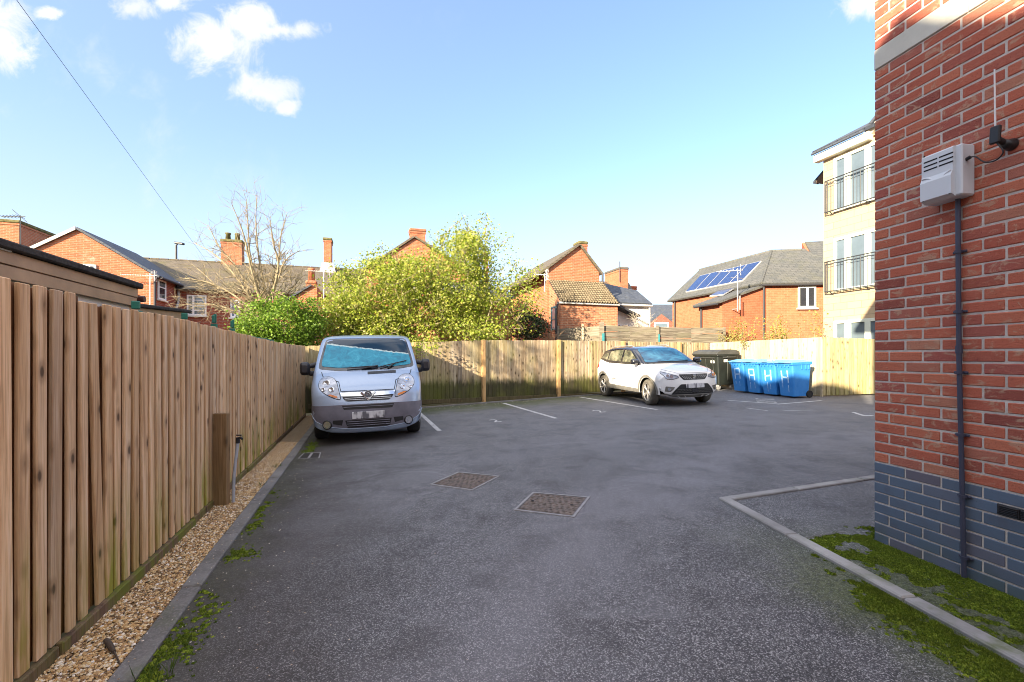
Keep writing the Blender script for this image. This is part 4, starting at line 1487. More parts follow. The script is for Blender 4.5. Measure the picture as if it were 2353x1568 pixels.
# ---- gable behind the big tree
P0 = at(960, 800, 24.5)
hc = thing('gable_house', gnd(P0, 0), 'orange gable with a chimney on its peak showing through the top of the big tree', 'house')
pl_ = [hit(840, 622, P0, -EY), hit(952, 548, P0, -EY), hit(1085, 630, P0, -EY)]
wl = MB(); wl.prism([gnd(pl_[0]), pl_[0], pl_[1], pl_[2], gnd(pl_[2])], EY * 6); wl.build('wall', B_OR, hc)
rr = MB()
slab(rr, [pl_[1] - EY * .12 + UP * .03, pl_[0] - EX * .2 - EY * .12 - UP * .1, pl_[0] - EX * .2 + EY * 6 - UP * .1, pl_[1] + EY * 6 + UP * .03], .1)
slab(rr, [pl_[1] - EY * .12 + UP * .03, pl_[2] + EX * .2 - EY * .12 - UP * .1, pl_[2] + EX * .2 + EY * 6 - UP * .1, pl_[1] + EY * 6 + UP * .03], .1)
rr.build('roof', SLATE_B, hc)
c_ = hit(959, 550, P0 + EY * .35, -EY)
chimney(hc, gnd(c_, 0), axes(EX, EY), .80, .62, 6.9, 8.28, B_CHM, B_CHM)
window(hc, P0 - EY * .002, -EY, (935, 640, 965, 690), (.5,), (), .07, UPVC, GLSC)
c_ = hit(1117, 560, P0 + EY * 2.5, -EY)
chimney(hc, gnd(c_, 0), axes(EX, EY), .2, .3, 4, 7.9, B_CHM, B_CHM, corbel=.02)
P0 = at(1177, 800, 18.6)
ow = thing('brick_shed', gnd(P0, 0), 'plain orange brick outbuilding wall seen under the right side of the big tree', 'outhouse')
wl = MB(); q0_, q1_ = hit(1010, 700, P0, -EY), hit(1177, 690, P0, -EY)
wl.prism([gnd(q0_), V((q0_.x, q0_.y, q1_.z)), q1_, gnd(q1_)], EY * 4); wl.build('wall', B_OR, ow)
rr = MB(); slab(rr, [V((q0_.x, q0_.y, q1_.z + .02)) - EY * .15, q1_ + UP * .02 - EY * .15 + EX * .1, q1_ + EY * 4 + UP * 1.2 + EX * .1, V((q0_.x, q0_.y, q1_.z + 1.2)) + EY * 4], .08); rr.build('roof', SLATE, ow)

# ---- gabled house with a lean-to, centre right
P0 = at(1258, 800, 21.5)
hd = thing('leanto_house', gnd(P0, 0), 'orange brick gable house with chimney on its peak and a tiled lean-to', 'house')
q = [hit(1258, 620, P0, -EY), hit(1330, 566, P0, -EY), hit(1377, 620, P0, -EY)]
zE = q[0].z
q[2].z = zE
wl = MB(); wl.prism([gnd(q[0]), q[0], q[1], q[2], gnd(q[2])], EY * 6); wl.build('wall', B_OR, hd)
rr = MB()
slab(rr, [q[1] - EY * .15 + UP * .02, q[0] - EX * .62 - EY * .15 - UP * .42, q[0] - EX * .62 + EY * 6 - UP * .42, q[1] + EY * 6 + UP * .02], .10)
slab(rr, [q[1] - EY * .1 + UP * .02, q[2] + EX * .12 - EY * .1 - UP * .1, q[2] + EX * .12 + EY * 6 - UP * .1, q[1] + EY * 6 + UP * .02], .10)
rr.build('roof', SLATE_B, hd)
c_ = hit(1334, 570, P0 + EY * .3, -EY)
chimney(hd, gnd(c_, 0), axes(EX, EY), .46, .6, 5.4, 6.98, B_CHM, MOSSC, corbel=.03)
dp = MB(); dp.tube([q[2] + EX * .14 - EY * .08, gnd(q[2], 0) + EX * .1 - EY * .08], .05, 8); dp.build('drainpipe', TRIMD, hd)
# the lean-to
P1 = P0 - EY * 1.9
a = hit(1288, 697, P1, -EY); b = hit(1419, 698, P1, -EY); a.z = b.z = (a.z + b.z) / 2
ta = hit(1262, 647, P0 - EY * .01, -EY); tb = hit(1378, 648, P0 - EY * .01, -EY); tb = ta + (b - a); tb.z = ta.z
lt = MB()
lt.prism([gnd(a), a, ta - UP * .1, gnd(ta)], b - a)
lt.build('leanto_wall', brick_mat('patchy_brick', (.50, .20, .10), (.26, .10, .06), (.45, .33, .22), .35, .3), hd)
tl = MB()
ncol, nrow = 22, 11
vs = []; fs = []
dn = (a - ta); e = (b - a); nn = e.cross(dn).normalized(); nn = nn if nn.z > 0 else -nn
st = 6
for r_ in range(nrow * 2):
    row = r_ // 2; f0 = (row + (r_ % 2)) / nrow * 1.06 - .0
    lift = .075 - .035 * (0 if r_ % 2 == 0 else -1) * 1.0 if True else 0
    lift = .05 if r_ % 2 == 0 else .13
    for c__ in range(ncol * st + 1):
        x = c__ / (ncol * st) * 1.02 - .01
        w = .065 * math.sin(2 * math.pi * c__ / st)
        vs.append(ta + e * x + dn * f0 + nn * (lift + w))
W_ = ncol * st + 1
for r_ in range(nrow * 2 - 1):
    for c__ in range(W_ - 1): fs.append((r_ * W_ + c__, r_ * W_ + c__ + 1, (r_ + 1) * W_ + c__ + 1, (r_ + 1) * W_ + c__))
tl.add(vs, fs)
tl.build('leanto_roof', plain('pantile', (.20, .165, .11), .85, 0, .4, 5., .2), hd, fix=False)
sb = MB(); slab(sb, [ta + UP * .0, tb, b + nn * .0 + dn * .03, a + dn * .03], .03); sb.build('leanto_deck', TRIMD, hd)
gt = MB(); gt.tube([a - EY * .08 - EX * .1 - UP * .03, b - EY * .08 + EX * .05 - UP * .03], .05, 8); gt.build('gutter', TRIML, hd)
dp = MB(); dp.tube([a - EX * .12 - EY * .05, a - EX * .2 - UP * .3, gnd(a - EX * .2, 0)], .045, 8); dp.build('drainpipe', TRIMD, hd)
nS = -EX
sw = a.lerp(ta, .5)
window(hd, a - EX * .002, nS, (1268, 706, 1279, 760), (), (.45,), .07, plain('teal_frame', (.10, .22, .25), .5), GLS, sill=False, name='door')
ya = MB(); q_ = at(1252, 690, 19.3)
ya.tube([V((q_.x, q_.y, 4.1)), V((q_.x, q_.y, 4.9))], .016, 6)
yagi(ya, V((q_.x, q_.y, 4.85)), -EX, UP, .7, 6, .3)
tag(ya.build('tv_aerial', plain('white_rods', (.75, .74, .72), .5)), 'white rod aerial at the left corner of the tiled lean-to', 'aerial')

# ---- white rendered cottage
P2 = at(1417, 800, 22.6)
wc = thing('white_cottage', gnd(P2, 0), 'white rendered cottage with dark slate roof right of the lean-to', 'house')
a, b = hit(1408, 699, P2, -EY), hit(1490, 702, P2, -EY); b.z = a.z
wl = MB(); wl.prism([gnd(a), a, b, gnd(b)], EY * 5); wl.build('wall', WHITEW, wc)
r0, r1 = hit(1376, 652, P2 + EY * 2.2, -EY), hit(1462, 668, P2 + EY * 2.2, -EY); r1.z = r0.z - .35
rr = MB(); slab(rr, [r0, r1, b - EY * .15 + EX * .1, a - EY * .15], .08); slab(rr, [r0, r1, b + EY * 5.1 + EX * .1, a + EY * 5.1], .08); rr.build('roof', SLATE, wc)
gt = MB(); gt.tube([a - EY * .18 - UP * .04, b - EY * .18 + EX * .1 - UP * .04], .05, 8); gt.tube([b - EY * .1 + UP * 0, gnd(b - EY * .1, 0)], .04, 8); gt.build('gutter', TRIML, wc)
window(wc, P2 - EY * .002, -EY, (1417, 745, 1446, 772), (.3,), (), .07, UPVC, GLSD, sill=False)
vg = MB(); va, vb = hit(1424, 701, P2 - EY * .6, -EY), hit(1472, 724, P2 - EY * .6, -EY)
vg.prism([va, vb, vb - UP * .1, va - UP * .1], EY * .6); vg.build('lean_verge', TRIMD, wc)

# ---- mossy roofed house with the big lit chimneys
P3 = at(1400, 800, 26.5)
mh = thing('mossy_roof_house', gnd(P3 + EY * 3, 0), 'house with a mossy brown roof and two orange chimneys behind the white cottage', 'house')
a, b = hit(1300, 690, P3, -EY), hit(1470, 690, P3, -EY); b.z = a.z
r0, r1 = hit(1300, 645, P3 + EY * 3, -EY), hit(1444, 649, P3 + EY * 3, -EY); r1.z = r0.z
wl = MB(); wl.prism([gnd(a), a, b, gnd(b)], EY * 6); wl.build('wall', B_OR, mh)
rr = MB(); slab(rr, [r0, r1, b, a], .08); slab(rr, [r0, r1, b + EY * 6, a + EY * 6], .08); rr.add([r1, b, b + EY * 6], [(0, 1, 2)]); rr.build('roof', SLATE_B, mh)
c_ = hit(1416, 640, P3 + EY * 2.2, -EY)
chimney(mh, gnd(c_, 0), axes(EX, EY), .55, 1.9, 4.6, 6.93, B_SAL, plain('sooty_cap', (.10, .09, .075), .9, 0, .3), 0, .4, corbel=.05)
c_ = hit(1450, 660, P3 + EY * 3, -EY)
chimney(mh, gnd(c_, 0), axes(EX, EY), .5, .5, 4.2, 6.05, B_SAL, B_SAL, corbel=.05)
for k in range(1):
    ya = MB(); q_ = hit(1424, 625, P3 + EY * 1.2, -EY)
    ya.tube([V((q_.x, q_.y, 6.0)), V((q_.x, q_.y, 7.25))], .025, 6)
    ya.build('roof_mast', DARKM, mh)

# ---- a distant pair of roofs in the gap
P4 = at(1520, 800, 42)
dh = thing('distant_house', gnd(P4, 0), 'distant dark brick house with blue slate roof in the gap beside the solar panels', 'house')
a, b, c_ = hit(1494, 742, P4, V((0, -1, 0))), hit(1520, 722, P4, V((0, -1, 0))), hit(1548, 742, P4, V((0, -1, 0)))
wl = MB(); wl.prism([gnd(a), a, b, c_, gnd(c_)], V((0, 6, 0))); wl.build('wall', B_RED, dh)
rr = MB()
slab(rr, [b, a - V((.3, 0, .25)), a + V((-.3, 6, -.25)), b + V((0, 6, 0))], .15); slab(rr, [b, c_ + V((.3, 0, -.25)), c_ + V((.3, 6, -.25)), b + V((0, 6, 0))], .15)
r0, r1 = at(1470, 703, 50), at(1560, 703, 50); e0, e1 = at(1470, 736, 47), at(1560, 736, 47)
slab(rr, [r0, r1, e1, e0], .15); rr.build('roof', SLATE, dh)
wl = MB(); wl.prism([gnd(e0), e0, e1, gnd(e1)], V((0, 6, 0))); wl.build('back_wall', B_RED, dh)
window(dh, P4 - V((0, .002, 0)), V((0, -1, 0)), (1503, 741, 1536, 755), (), (), .12, UPVC, GLSC, sill=False)
ch = at(1524, 700, 52)

# ---- the house with the solar panels
K = V((11.03, 20, 0)); FD = V((.995, -.1, 0)); zE = 4.55
sh = thing('solar_house', gnd(K + EX, 0), 'salmon brick house with grey hipped slate roof and blue solar panels', 'house')
KF = K + EY * 6.25
K2 = V((8.94, 19.35, 0)); K3 = K2 + EY * 1.45; zX = 3.72
PR = K + FD * 4.2
wl = MB()
wl.add([gnd(K), gnd(PR), PR + UP * zE, K + UP * zE], [(0, 1, 2, 3)])
wl.add([gnd(KF), gnd(K), K + UP * zE, KF + UP * zE], [(0, 1, 2, 3)])
wl.add([gnd(K2), gnd(K), K + UP * (zE - .02), K2 + UP * zX], [(0, 1, 2, 3)])
wl.add([gnd(K3), gnd(K2), K2 + UP * zX, K3 + UP * zX], [(0, 1, 2, 3)])
wl.add([gnd(KF), KF + UP * zE, KF + EX * 6 + UP * zE, gnd(KF + EX * 6)], [(0, 1, 2, 3)])
wl.add([gnd(PR), gnd(PR + EY * 7), PR + EY * 7 + UP * zE, PR + UP * zE], [(0, 1, 2, 3)])
wl.build('wall', B_SAL, sh)
R1 = at(1772.8, 581.8, 22.9); R0 = at(1607.4, 624.2, 27.9); R0.z = R1.z
RR = at(1852, 579.1, 22.66); RR.z = R1.z
ov = .18
eK = K + UP * (zE - .05) + V((-.16, -.16, 0)); eF = KF + UP * (zE - .05) + EY * .2 - EX * .18; eP = PR + UP * (zE - .05) - EY * .16
r_l = MB(); slab(r_l, [eK, R1, R0, eF], .09); r_l.build('roof', SLATE_G, sh)
r_f = MB(); slab(r_f, [eK, eP, RR, R1], .09); slab(r_f, [eP, PR + EY * 7 + UP * (zE - .05), R0 + EX * 2.5, RR], .09); slab(r_f, [eF, R0, R0 + EX * 2.5, KF + EX * 6 + UP * zE], .09); r_f.build('roof', SLATE_G, sh)
x_r = MB()
slab(x_r, [K + UP * (zE - .02) - EY * .12 + EX * .25, K2 + UP * (zX - .08) - EX * .22 - EY * .12, K3 + UP * (zX - .08) - EX * .22 + EY * .12, K + EY * 1.57 + UP * (zE - .02) + EX * .25], .09)
x_r.build('roof', SLATE_G, sh)
rt = MB()
rt.tube([R0 + UP * .1, R1 + UP * .1, RR + UP * .1], .07, 6); rt.tube([R1 + UP * .1, eK + UP * .1], .06, 6)
rt.build('ridge_tiles', SLATE_G, sh)
PV = NT('solar_cell'); t = PV
b_ = t.n('TexBrick', {'Vector': t.uv(), 'Scale': 1., 'Brick Width': .16, 'Row Height': .16, 'Mortar Size': .006, 'Color1': c4((.010, .022, .085)), 'Color2': c4((.014, .03, .11)), 'Mortar': c4((.06, .09, .20))}, offset=0.)
t.set(Base_Color=b_.outputs['Color'], Roughness=.18, Specular_IOR_Level=.6)
PV = PV.m
PVF = plain('panel_frame', (.62, .64, .66), .4, .4, .05)
nL = (R1 - eK).cross(eF - eK).normalized(); nL = nL if nL.z > 0 else -nL
b0, b1, t0, t1 = (hit(*q, eK + nL * .14, nL) for q in ((1574.6, 671.3), (1705.8, 644.8), (1608.8, 633.8), (1749.5, 599.6)))
for i in range(5):
    f0, f1 = i / 5 + .003, (i + 1) / 5 - .003
    c4_ = [b0.lerp(b1, f0), b0.lerp(b1, f1), t0.lerp(t1, f1), t0.lerp(t1, f0)]
    fr = MB(); fr.prism(c4_, nL * -.05)
    fo = fr.build('solar_panel', PVF, sh, fix=True)
    ce = sum(c4_, V((0, 0, 0))) / 4
    pv = MB(); pv.add([ce + (q - ce) * .945 + nL * .012 for q in c4_], [(0, 1, 2, 3)]); pv.build('cells', PV, fo)
nX = (K2 + UP * zX - K - UP * zE).cross(EY).normalized(); nX = nX if nX.z > 0 else -nX
c4_ = [hit(*q, K + UP * (zE + .12), nX) for q in ((1630, 680.5), (1662, 677), (1712, 647), (1672, 656))]
fr = MB(); fr.prism(c4_, nX * -.05); fo = fr.build('solar_panel', PVF, sh, fix=True)
ce = sum(c4_, V((0, 0, 0))) / 4
pv = MB(); pv.add([ce + (q - ce) * .93 + nX * .012 for q in c4_], [(0, 1, 2, 3)]); pv.build('cells', PV, fo)
nFD = V((FD.y, -FD.x, 0))
window(sh, K, nFD, (1833, 659, 1874, 708), (.52,), (), .075, plain('grey_green_frame', (.62, .68, .62), .5), GLSD)
for q, z in ((K + V((-.02, -.10, 0)), zE), (K3 - EX * .08 - EY * .25, zX), (KF - EX * .08 - EY * .3, zE)):
    dp = MB(); dp.tube([q + UP * z, gnd(q, 0)], .045, 8); dp.build('drainpipe', TRIMD, sh)
for a, b in ((eK + V((0, 0, .0)), eP), (K3 + UP * (zX - .1) - EX * .26, K2 + UP * (zX - .1) - EX * .26)):
    dp = MB(); dp.tube([a, b], .05, 8); dp.build('gutter', TRIMD, sh)
ma = MB(); q_ = hit(1695, 690, K - EY * .3, -EY)
ma.tube([V((q_.x, q_.y, 3.3)), V((q_.x, q_.y, 5.1))], .028, 6); ma.tube([V((q_.x, q_.y, 3.4)), V((q_.x, q_.y, 3.4)) + EY * .3], .02, 6); ma.tube([V((q_.x + .1, q_.y, 3.35)), V((q_.x + .1, q_.y, 3.95))], .02, 6)
yagi(ma, V((q_.x, q_.y, 5.02)), -EX * .6 + EY * .6, UP, 1.0, 7, .45, True, .012)
ma.tube([V((q_.x, q_.y, 4.7)) - EX * .35, V((q_.x, q_.y, 4.7)) + EX * .3], .012, 5)
tag(ma.build('tv_aerial', STEEL), 'steel aerial mast on the gable of the solar panel house', 'aerial')

# taller slate roof behind it
P5 = at(1848, 800, 23.5)
sb_ = thing('slate_roof_house', gnd(P5 + V((3, 0, 0)), 0), 'taller grey slate roof with salmon verge between the solar house and the cream flats', 'house')
q0_, q1_ = at(1848, 560, 23.6), at(1930, 556, 24.2); q2_, q3_ = at(1930, 660, 20.8), at(1892, 640, 20.6)
rr = MB(); slab(rr, [q0_, q1_, q2_, q3_], .1); rr.build('roof', SLATE_G, sb_)
vg = MB(); vg.prism([q0_ + UP * .06, q3_ + UP * .06, q3_ - UP * .32, q0_ - UP * .32], V((-.12, .02, 0))); vg.build('verge', B_SAL, sb_)
wl = MB(); wl.prism([gnd(q3_), q3_ - UP * .1, q0_ - UP * .1, q0_ + V((0, 2.5, -2.)), gnd(q0_ + V((0, 2.5, 0)))], V((2.4, -.1, 0))); wl.build('wall', B_SAL, sb_)

# ---- cream block of flats
t = NT('cream_block')
b_ = t.n('TexBrick', {'Vector': t.uv(), 'Scale': 1., 'Brick Width': .45, 'Row Height': .225, 'Mortar Size': .010, 'Mortar Smooth': .4, 'Color1': c4((.47, .36, .23)), 'Color2': c4((.43, .325, .20)), 'Mortar': c4((.29, .215, .125))})
t.set(Base_Color=t.mix(t.map(t.noise(t.pos(), 1.2, 4.), .4, .7, 0, .2), b_.outputs['Color'], (.45, .36, .24)), Roughness=.9)
t.bump(b_.outputs['Fac'], -.3, .01)
CREAM = t.m
Q0 = V((10.6, 15.5, 0)); QD = V((.3, -.954, 0)); QN = V((-.954, -.30, 0))
cr = thing('apartment_block', gnd(Q0 + QD * 2, .4), 'cream block of flats with railed balconies beside the near brick house', 'flats')
wl = MB()
wl.prism([gnd(Q0), gnd(Q0 + QD * 7), gnd(Q0 + QD * 7 - QN * 7), gnd(Q0 - QN * 7)], UP * 8.4)
wl.build('wall', CREAM, cr)
FRG = plain('sage_frame', (.60, .64, .53), .5, 0, .05)
for (y0, y1) in ((366, 489), (549, 671), (738, 800)):
    z1 = 1.38 + (820 - y0) * 15.13 / F; z0 = max(1.38 + (820 - y1) * 15.13 / F, .5)
    f = MB(); H = z1 - z0; zc = (z0 + z1) / 2; mQ = axes(QD, -QN)
    s0, s1 = .39, 2.4
    for s_, w in ((.43, .08), (.845, .20), (1.47, .17), (2.36, .08), (1.92, .1)): f.bbox(Q0 + QD * s_ + QN * .02 + UP * zc, (w, .07, H), mQ, .006)
    f.bbox(Q0 + QD * 1.395 + QN * .018 + UP * (z1 - .05), (s1 - s0, .064, .10), mQ, .006); f.bbox(Q0 + QD * 1.395 + QN * .018 + UP * (z0 + .04), (s1 - s0, .064, .08), mQ, .006)
    fo = f.build('window', FRG, cr)
    p_ = MB(); p_.box(Q0 + QD * 1.395 + QN * .006 + UP * zc, (s1 - s0 - .04, .012, H - .04), mQ); p_.build('pane', GLSC, fo)
RAIL = plain('grey_railing', (.055, .06, .065), .45, .4, .1)
for yt, yb in ((418.8, 490), (603.4, 671.8)):
    zt = 1.38 + (820 - yt) * 15.3 / F; zb = 1.38 + (820 - yb) * 15.3 / F
    b_ = MB(); o0 = QN * .16; s0, s1 = .17, 2.5
    for z in (zt, zb): b_.bbox(Q0 + QD * ((s0 + s1) / 2) + o0 + UP * z, (s1 - s0, .035, .03), axes(QD, -QN), .004)
    b_.bbox(Q0 + QD * ((s0 + s1) / 2) + o0 + UP * (zt - .09), (s1 - s0 - .1, .016, .016), axes(QD, -QN), .003)
    n_ = 22
    for i in range(n_ + 1):
        s_ = s0 + (s1 - s0) * i / n_
        r_ = .016 if i in (0, n_, n_ // 2) else .0075
        b_.tube([Q0 + QD * s_ + o0 + UP * zb, Q0 + QD * s_ + o0 + UP * zt], r_, 6)
    for s_ in (s0, s1):
        for z in (zt, zb): b_.tube([Q0 + QD * s_ + o0 + UP * z, Q0 + QD * s_ + UP * z], .012, 6)
        for k in range(1, 4): b_.tube([Q0 + QD * s_ + o0 * (k / 4) + UP * zb, Q0 + QD * s_ + o0 * (k / 4) + UP * zt], .006, 5)
    for s_ in (.35, 1.5): b_.tube([Q0 + QD * s_ + UP * (zb - .1), Q0 + QD * s_ + o0 + UP * (zb - .02)], .014, 6)
    b_.build('balcony_railing', RAIL, cr)
ev = MB()
za_ = 8.06
ev.bbox(Q0 + QD * .7 + QN * .09 + UP * (za_ + .1), (1.8, .22, .25), axes(QD, -QN), .008)
va, vb = Q0 + QD * 1.45 + QN * .10 + UP * (za_ + .02), Q0 + QD * 2.7 + QN * .10 + UP * (za_ + 1.0)
ev.prism([va, vb, vb + UP * .28, va + UP * .24], -QN * .15)
vc = Q0 + QD * 3.95 + QN * .10 + UP * (za_ + .02); ev.prism([vb, vc, vc + UP * .24, vb + UP * .28], -QN * .15)
ev.build('fascia', plain('cream_fascia', (.74, .70, .60), .5, 0, .05), cr)
rr = MB()
rr.tube([Q0 - QD * .22 + QN * .26 + UP * (za_ + .26), Q0 + QD * 1.5 + QN * .26 + UP * (za_ + .26)], .04, 8)
rr.tube([va + UP * .27 + QN * .05, vb + UP * .32 + QN * .05], .05, 8)
slab(rr, [Q0 - QD * .2 + QN * .22 + UP * (za_ + .26), Q0 + QD * 7 + QN * .22 + UP * (za_ + .26), Q0 + QD * 7 - QN * 3.5 + UP * (za_ + 2.2), Q0 - QD * .2 - QN * 3.5 + UP * (za_ + 2.2)], .1)
slab(rr, [Q0 - QD * .2 - QN * 7.2 + UP * (za_ + .26), Q0 + QD * 7 - QN * 7.2 + UP * (za_ + .26), Q0 + QD * 7 - QN * 3.5 + UP * (za_ + 2.2), Q0 - QD * .2 - QN * 3.5 + UP * (za_ + 2.2)], .1)
slab(rr, [va + UP * .26, vb + UP * .3, vb + UP * .3 - QN * 3, va + UP * .26 - QN * 3], .08); slab(rr, [vc + UP * .26, vb + UP * .3, vb + UP * .3 - QN * 3, vc + UP * .26 - QN * 3], .08)
gbw = MB(); gbw.prism([va + UP * .1 - QN * .12, vb + UP * .2 - QN * .12, vc + UP * .1 - QN * .12], -QN * .2); gbw.build('gable', CREAM, cr)
q0_ = at(1894, 388, 16.6); q1_ = at(1868, 418, 16.6)
rr.prism([q0_, q1_, q1_ - UP * .07, q0_ - UP * .09], V((.25, .08, 0)))
rr.build('roof', SLATE, cr)
ea = MB(); ea.prism([q0_ - UP * .04, q1_ + V((.12, 0, .02)), q1_ + V((.14, 0, -.06)), q1_ + V((.42, 0, -.08))], V((.25, .08, 0))); ea.build('eaves_box', plain('brown_soffit', (.16, .10, .07), .6), cr)

# ---- street lamp and the overhead wire
q_ = at(405, 800, 30)
sl_ = thing('street_lamp', gnd(q_, 0), 'lone street lamp standing behind the long terrace roof', 'street lamp')
p_ = MB(); p_.tube([gnd(q_, 0), V((q_.x, q_.y, 4)), V((q_.x, q_.y, 8.75))], [.09, .075, .06], 8); p_.build('pole', DARKM, sl_)
h_ = MB(); h_.tube([V((q_.x, q_.y, 8.72)), V((q_.x + .1, q_.y, 8.85))], .05, 6); h_.bbox(V((q_.x + .2, q_.y, 8.85)), (.62, .24, .14), Matrix.Rotation(.15, 3, 'Y'), .04); h_.build('lamp_head', DARKM, sl_)
E_ = at(540, 690, 23.2); A_ = at(38, 0, 7)
w_ = MB(); B_ = A_ + (A_ - E_) * .75
pp = []
for i in range(41):
    u = i / 40; p = B_.lerp(E_, u); p.z -= .0 * math.sin(math.pi * u); pp.append(p)
w_.tube(pp, .0042, 5); tag(w_.build('overhead_wire', plain('black_cable', (.02, .02, .022), .6)), 'black overhead wire crossing the sky at the top left', 'wire')
# ------------------------------------------------------------------ vehicles
def catmull(pts, k=5):
    out = []
    n = len(pts)
    for i in range(n - 1):
        p0, p1, p2, p3 = pts[max(i - 1, 0)], pts[i], pts[i + 1], pts[min(i + 2, n - 1)]
        for j in range(k):
            u = j / k
            out.append(tuple(.5 * ((2 * p1[c]) + (p2[c] - p0[c]) * u + (2 * p0[c] - 5 * p1[c] + 4 * p2[c] - p3[c]) * u * u + (3 * p1[c] - p0[c] - 3 * p2[c] + p3[c]) * u ** 3) for c in range(len(p1))))
    out.append(tuple(pts[-1]))
    return out


def cdt(loop, step):
    """triangulate a closed 2-D loop with inner points"""
    pts = [V((a, b)) for a, b in loop]
    n = len(pts)
    x0, x1 = min(p.x for p in pts), max(p.x for p in pts); y0, y1 = min(p.y for p in pts), max(p.y for p in pts)

    def inside(p):
        c = False; j = n - 1
        for i in range(n):
            if (pts[i].y > p.y) != (pts[j].y > p.y) and p.x < (pts[j].x - pts[i].x) * (p.y - pts[i].y) / (pts[j].y - pts[i].y) + pts[i].x: c = not c
            j = i
        return c
    allp = list(pts)
    y = y0 + step * .5; r_ = 0
    while y < y1:
        x = x0 + step * (.5 if r_ % 2 else .95)
        while x < x1:
            p = V((x, y))
            if inside(p) and min((p - q).length for q in pts) > step * .45: allp.append(p)
            x += step
        y += step; r_ += 1
    vs, es, fs, *_ = delaunay_2d_cdt(allp, [], [list(range(n))], 1, 1e-6)
    return vs, fs


def dense(poly, step):
    out = []
    for i, a in enumerate(poly):
        b = poly[(i + 1) % len(poly)]
        k = max(1, int(math.ceil(math.hypot(b[0] - a[0], b[1] - a[1]) / step)))
        for j in range(k): out.append((a[0] + (b[0] - a[0]) * j / k, a[1] + (b[1] - a[1]) * j / k))
    return out


def rnd_poly(poly, r=.02, k=3):
    """round the corners of a polygon"""
    out = []
    n = len(poly)
    for i in range(n):
        p, a, b = V(poly[i]), V(poly[i - 1]), V(poly[(i + 1) % n])
        da, db = (a - p), (b - p)
        ra, rb = min(r, da.length * .45), min(r, db.length * .45)
        A, B = p + da.normalized() * ra, p + db.normalized() * rb
        for j in range(k + 1):
            u = j / k
            q = A * (1 - u) ** 2 + p * 2 * u * (1 - u) + B * u * u
            out.append((q.x, q.y))
    return out


def shell(prof, W, D, arches, zs, m=9, e=3.2, step=.09):
    """closed body shell from a side profile; returns verts and faces"""
    n = len(prof)
    nor = []
    for i in range(n):
        a, b = prof[max(i - 1, 0)], prof[min(i + 1, n - 1)]
        d = V((b[0] - a[0], b[1] - a[1])).normalized(); nor.append(V((d.y, -d.x)))
    ss = [1 - (1 - k / m) ** 1.9 for k in range(m + 1)]
    ss = [-s for s in ss[:0:-1]] + ss
    vs = []; fs = []
    ns = len(ss)
    for i in range(n):
        for s in ss:
            ins = D(i) * (1 - (1 - abs(s) ** e) ** (1 / e))
            q = V(prof[i]) - nor[i] * ins
            vs.append((s * W(q.x, q.y), q.x, q.y))
    for i in range(n - 1):
        for k in range(ns - 1): fs.append((i * ns + k, i * ns + k + 1, (i + 1) * ns + k + 1, (i + 1) * ns + k))
    edge = [(vs[i * ns + ns - 1][1], vs[i * ns + ns - 1][2]) for i in range(n)]
    bot = []
    for ya, zc, ra in sorted(arches):
        h = zs - zc
        a0 = math.asin(max(-1, min(1, h / ra)))
        for k in range(15):
            a = math.pi - a0 - (math.pi - 2 * a0) * k / 14
            bot.append((ya + math.cos(a) * ra, zc + math.sin(a) * ra))
    loop = edge + [(edge[-1][0] + .0, zs)] * (1 if edge[-1][1] > zs + .01 else 0) + bot + [(edge[0][0], zs)] * (1 if edge[0][1] > zs + .01 else 0)
    # the long straight sills want points of their own
    lp = []
    for i, a in enumerate(loop):
        lp.append(a)
        b = loop[(i + 1) % len(loop)]
        L = math.hypot(b[0] - a[0], b[1] - a[1])
        if L > step * 1.5 and i >= len(edge) - 1:
            k = int(L / step)
            for j in range(1, k): lp.append((a[0] + (b[0] - a[0]) * j / k, a[1] + (b[1] - a[1]) * j / k))
    v2, f2 = cdt(lp, step)
    for sg in (-1, 1):
        b = len(vs)
        vs += [(sg * W(p.x, p.y), p.x, p.y) for p in v2]
        fs += [tuple(b + i for i in f) for f in f2]
    bm = bmesh.new()
    bv = [bm.verts.new(p) for p in vs]
    for f in fs:
        try: bm.faces.new([bv[i] for i in f])
        except ValueError: pass
    bmesh.ops.remove_doubles(bm, verts=bm.verts, dist=2e-4)
    bmesh.ops.recalc_face_normals(bm, faces=bm.faces)
    bm.verts.index_update()
    vs = [v_.co.copy() for v_ in bm.verts]; fs = [tuple(v_.index for v_ in f.verts) for f in bm.faces]
    # outward: the topmost face must look up
    top = max(range(len(fs)), key=lambda i: sum(vs[j].z for j in fs[i]) / len(fs[i]))
    f = fs[top]
    if (vs[f[1]] - vs[f[0]]).cross(vs[f[2]] - vs[f[0]]).z < 0: fs = [q[::-1] for q in fs]
    bm.free()
    return vs, fs


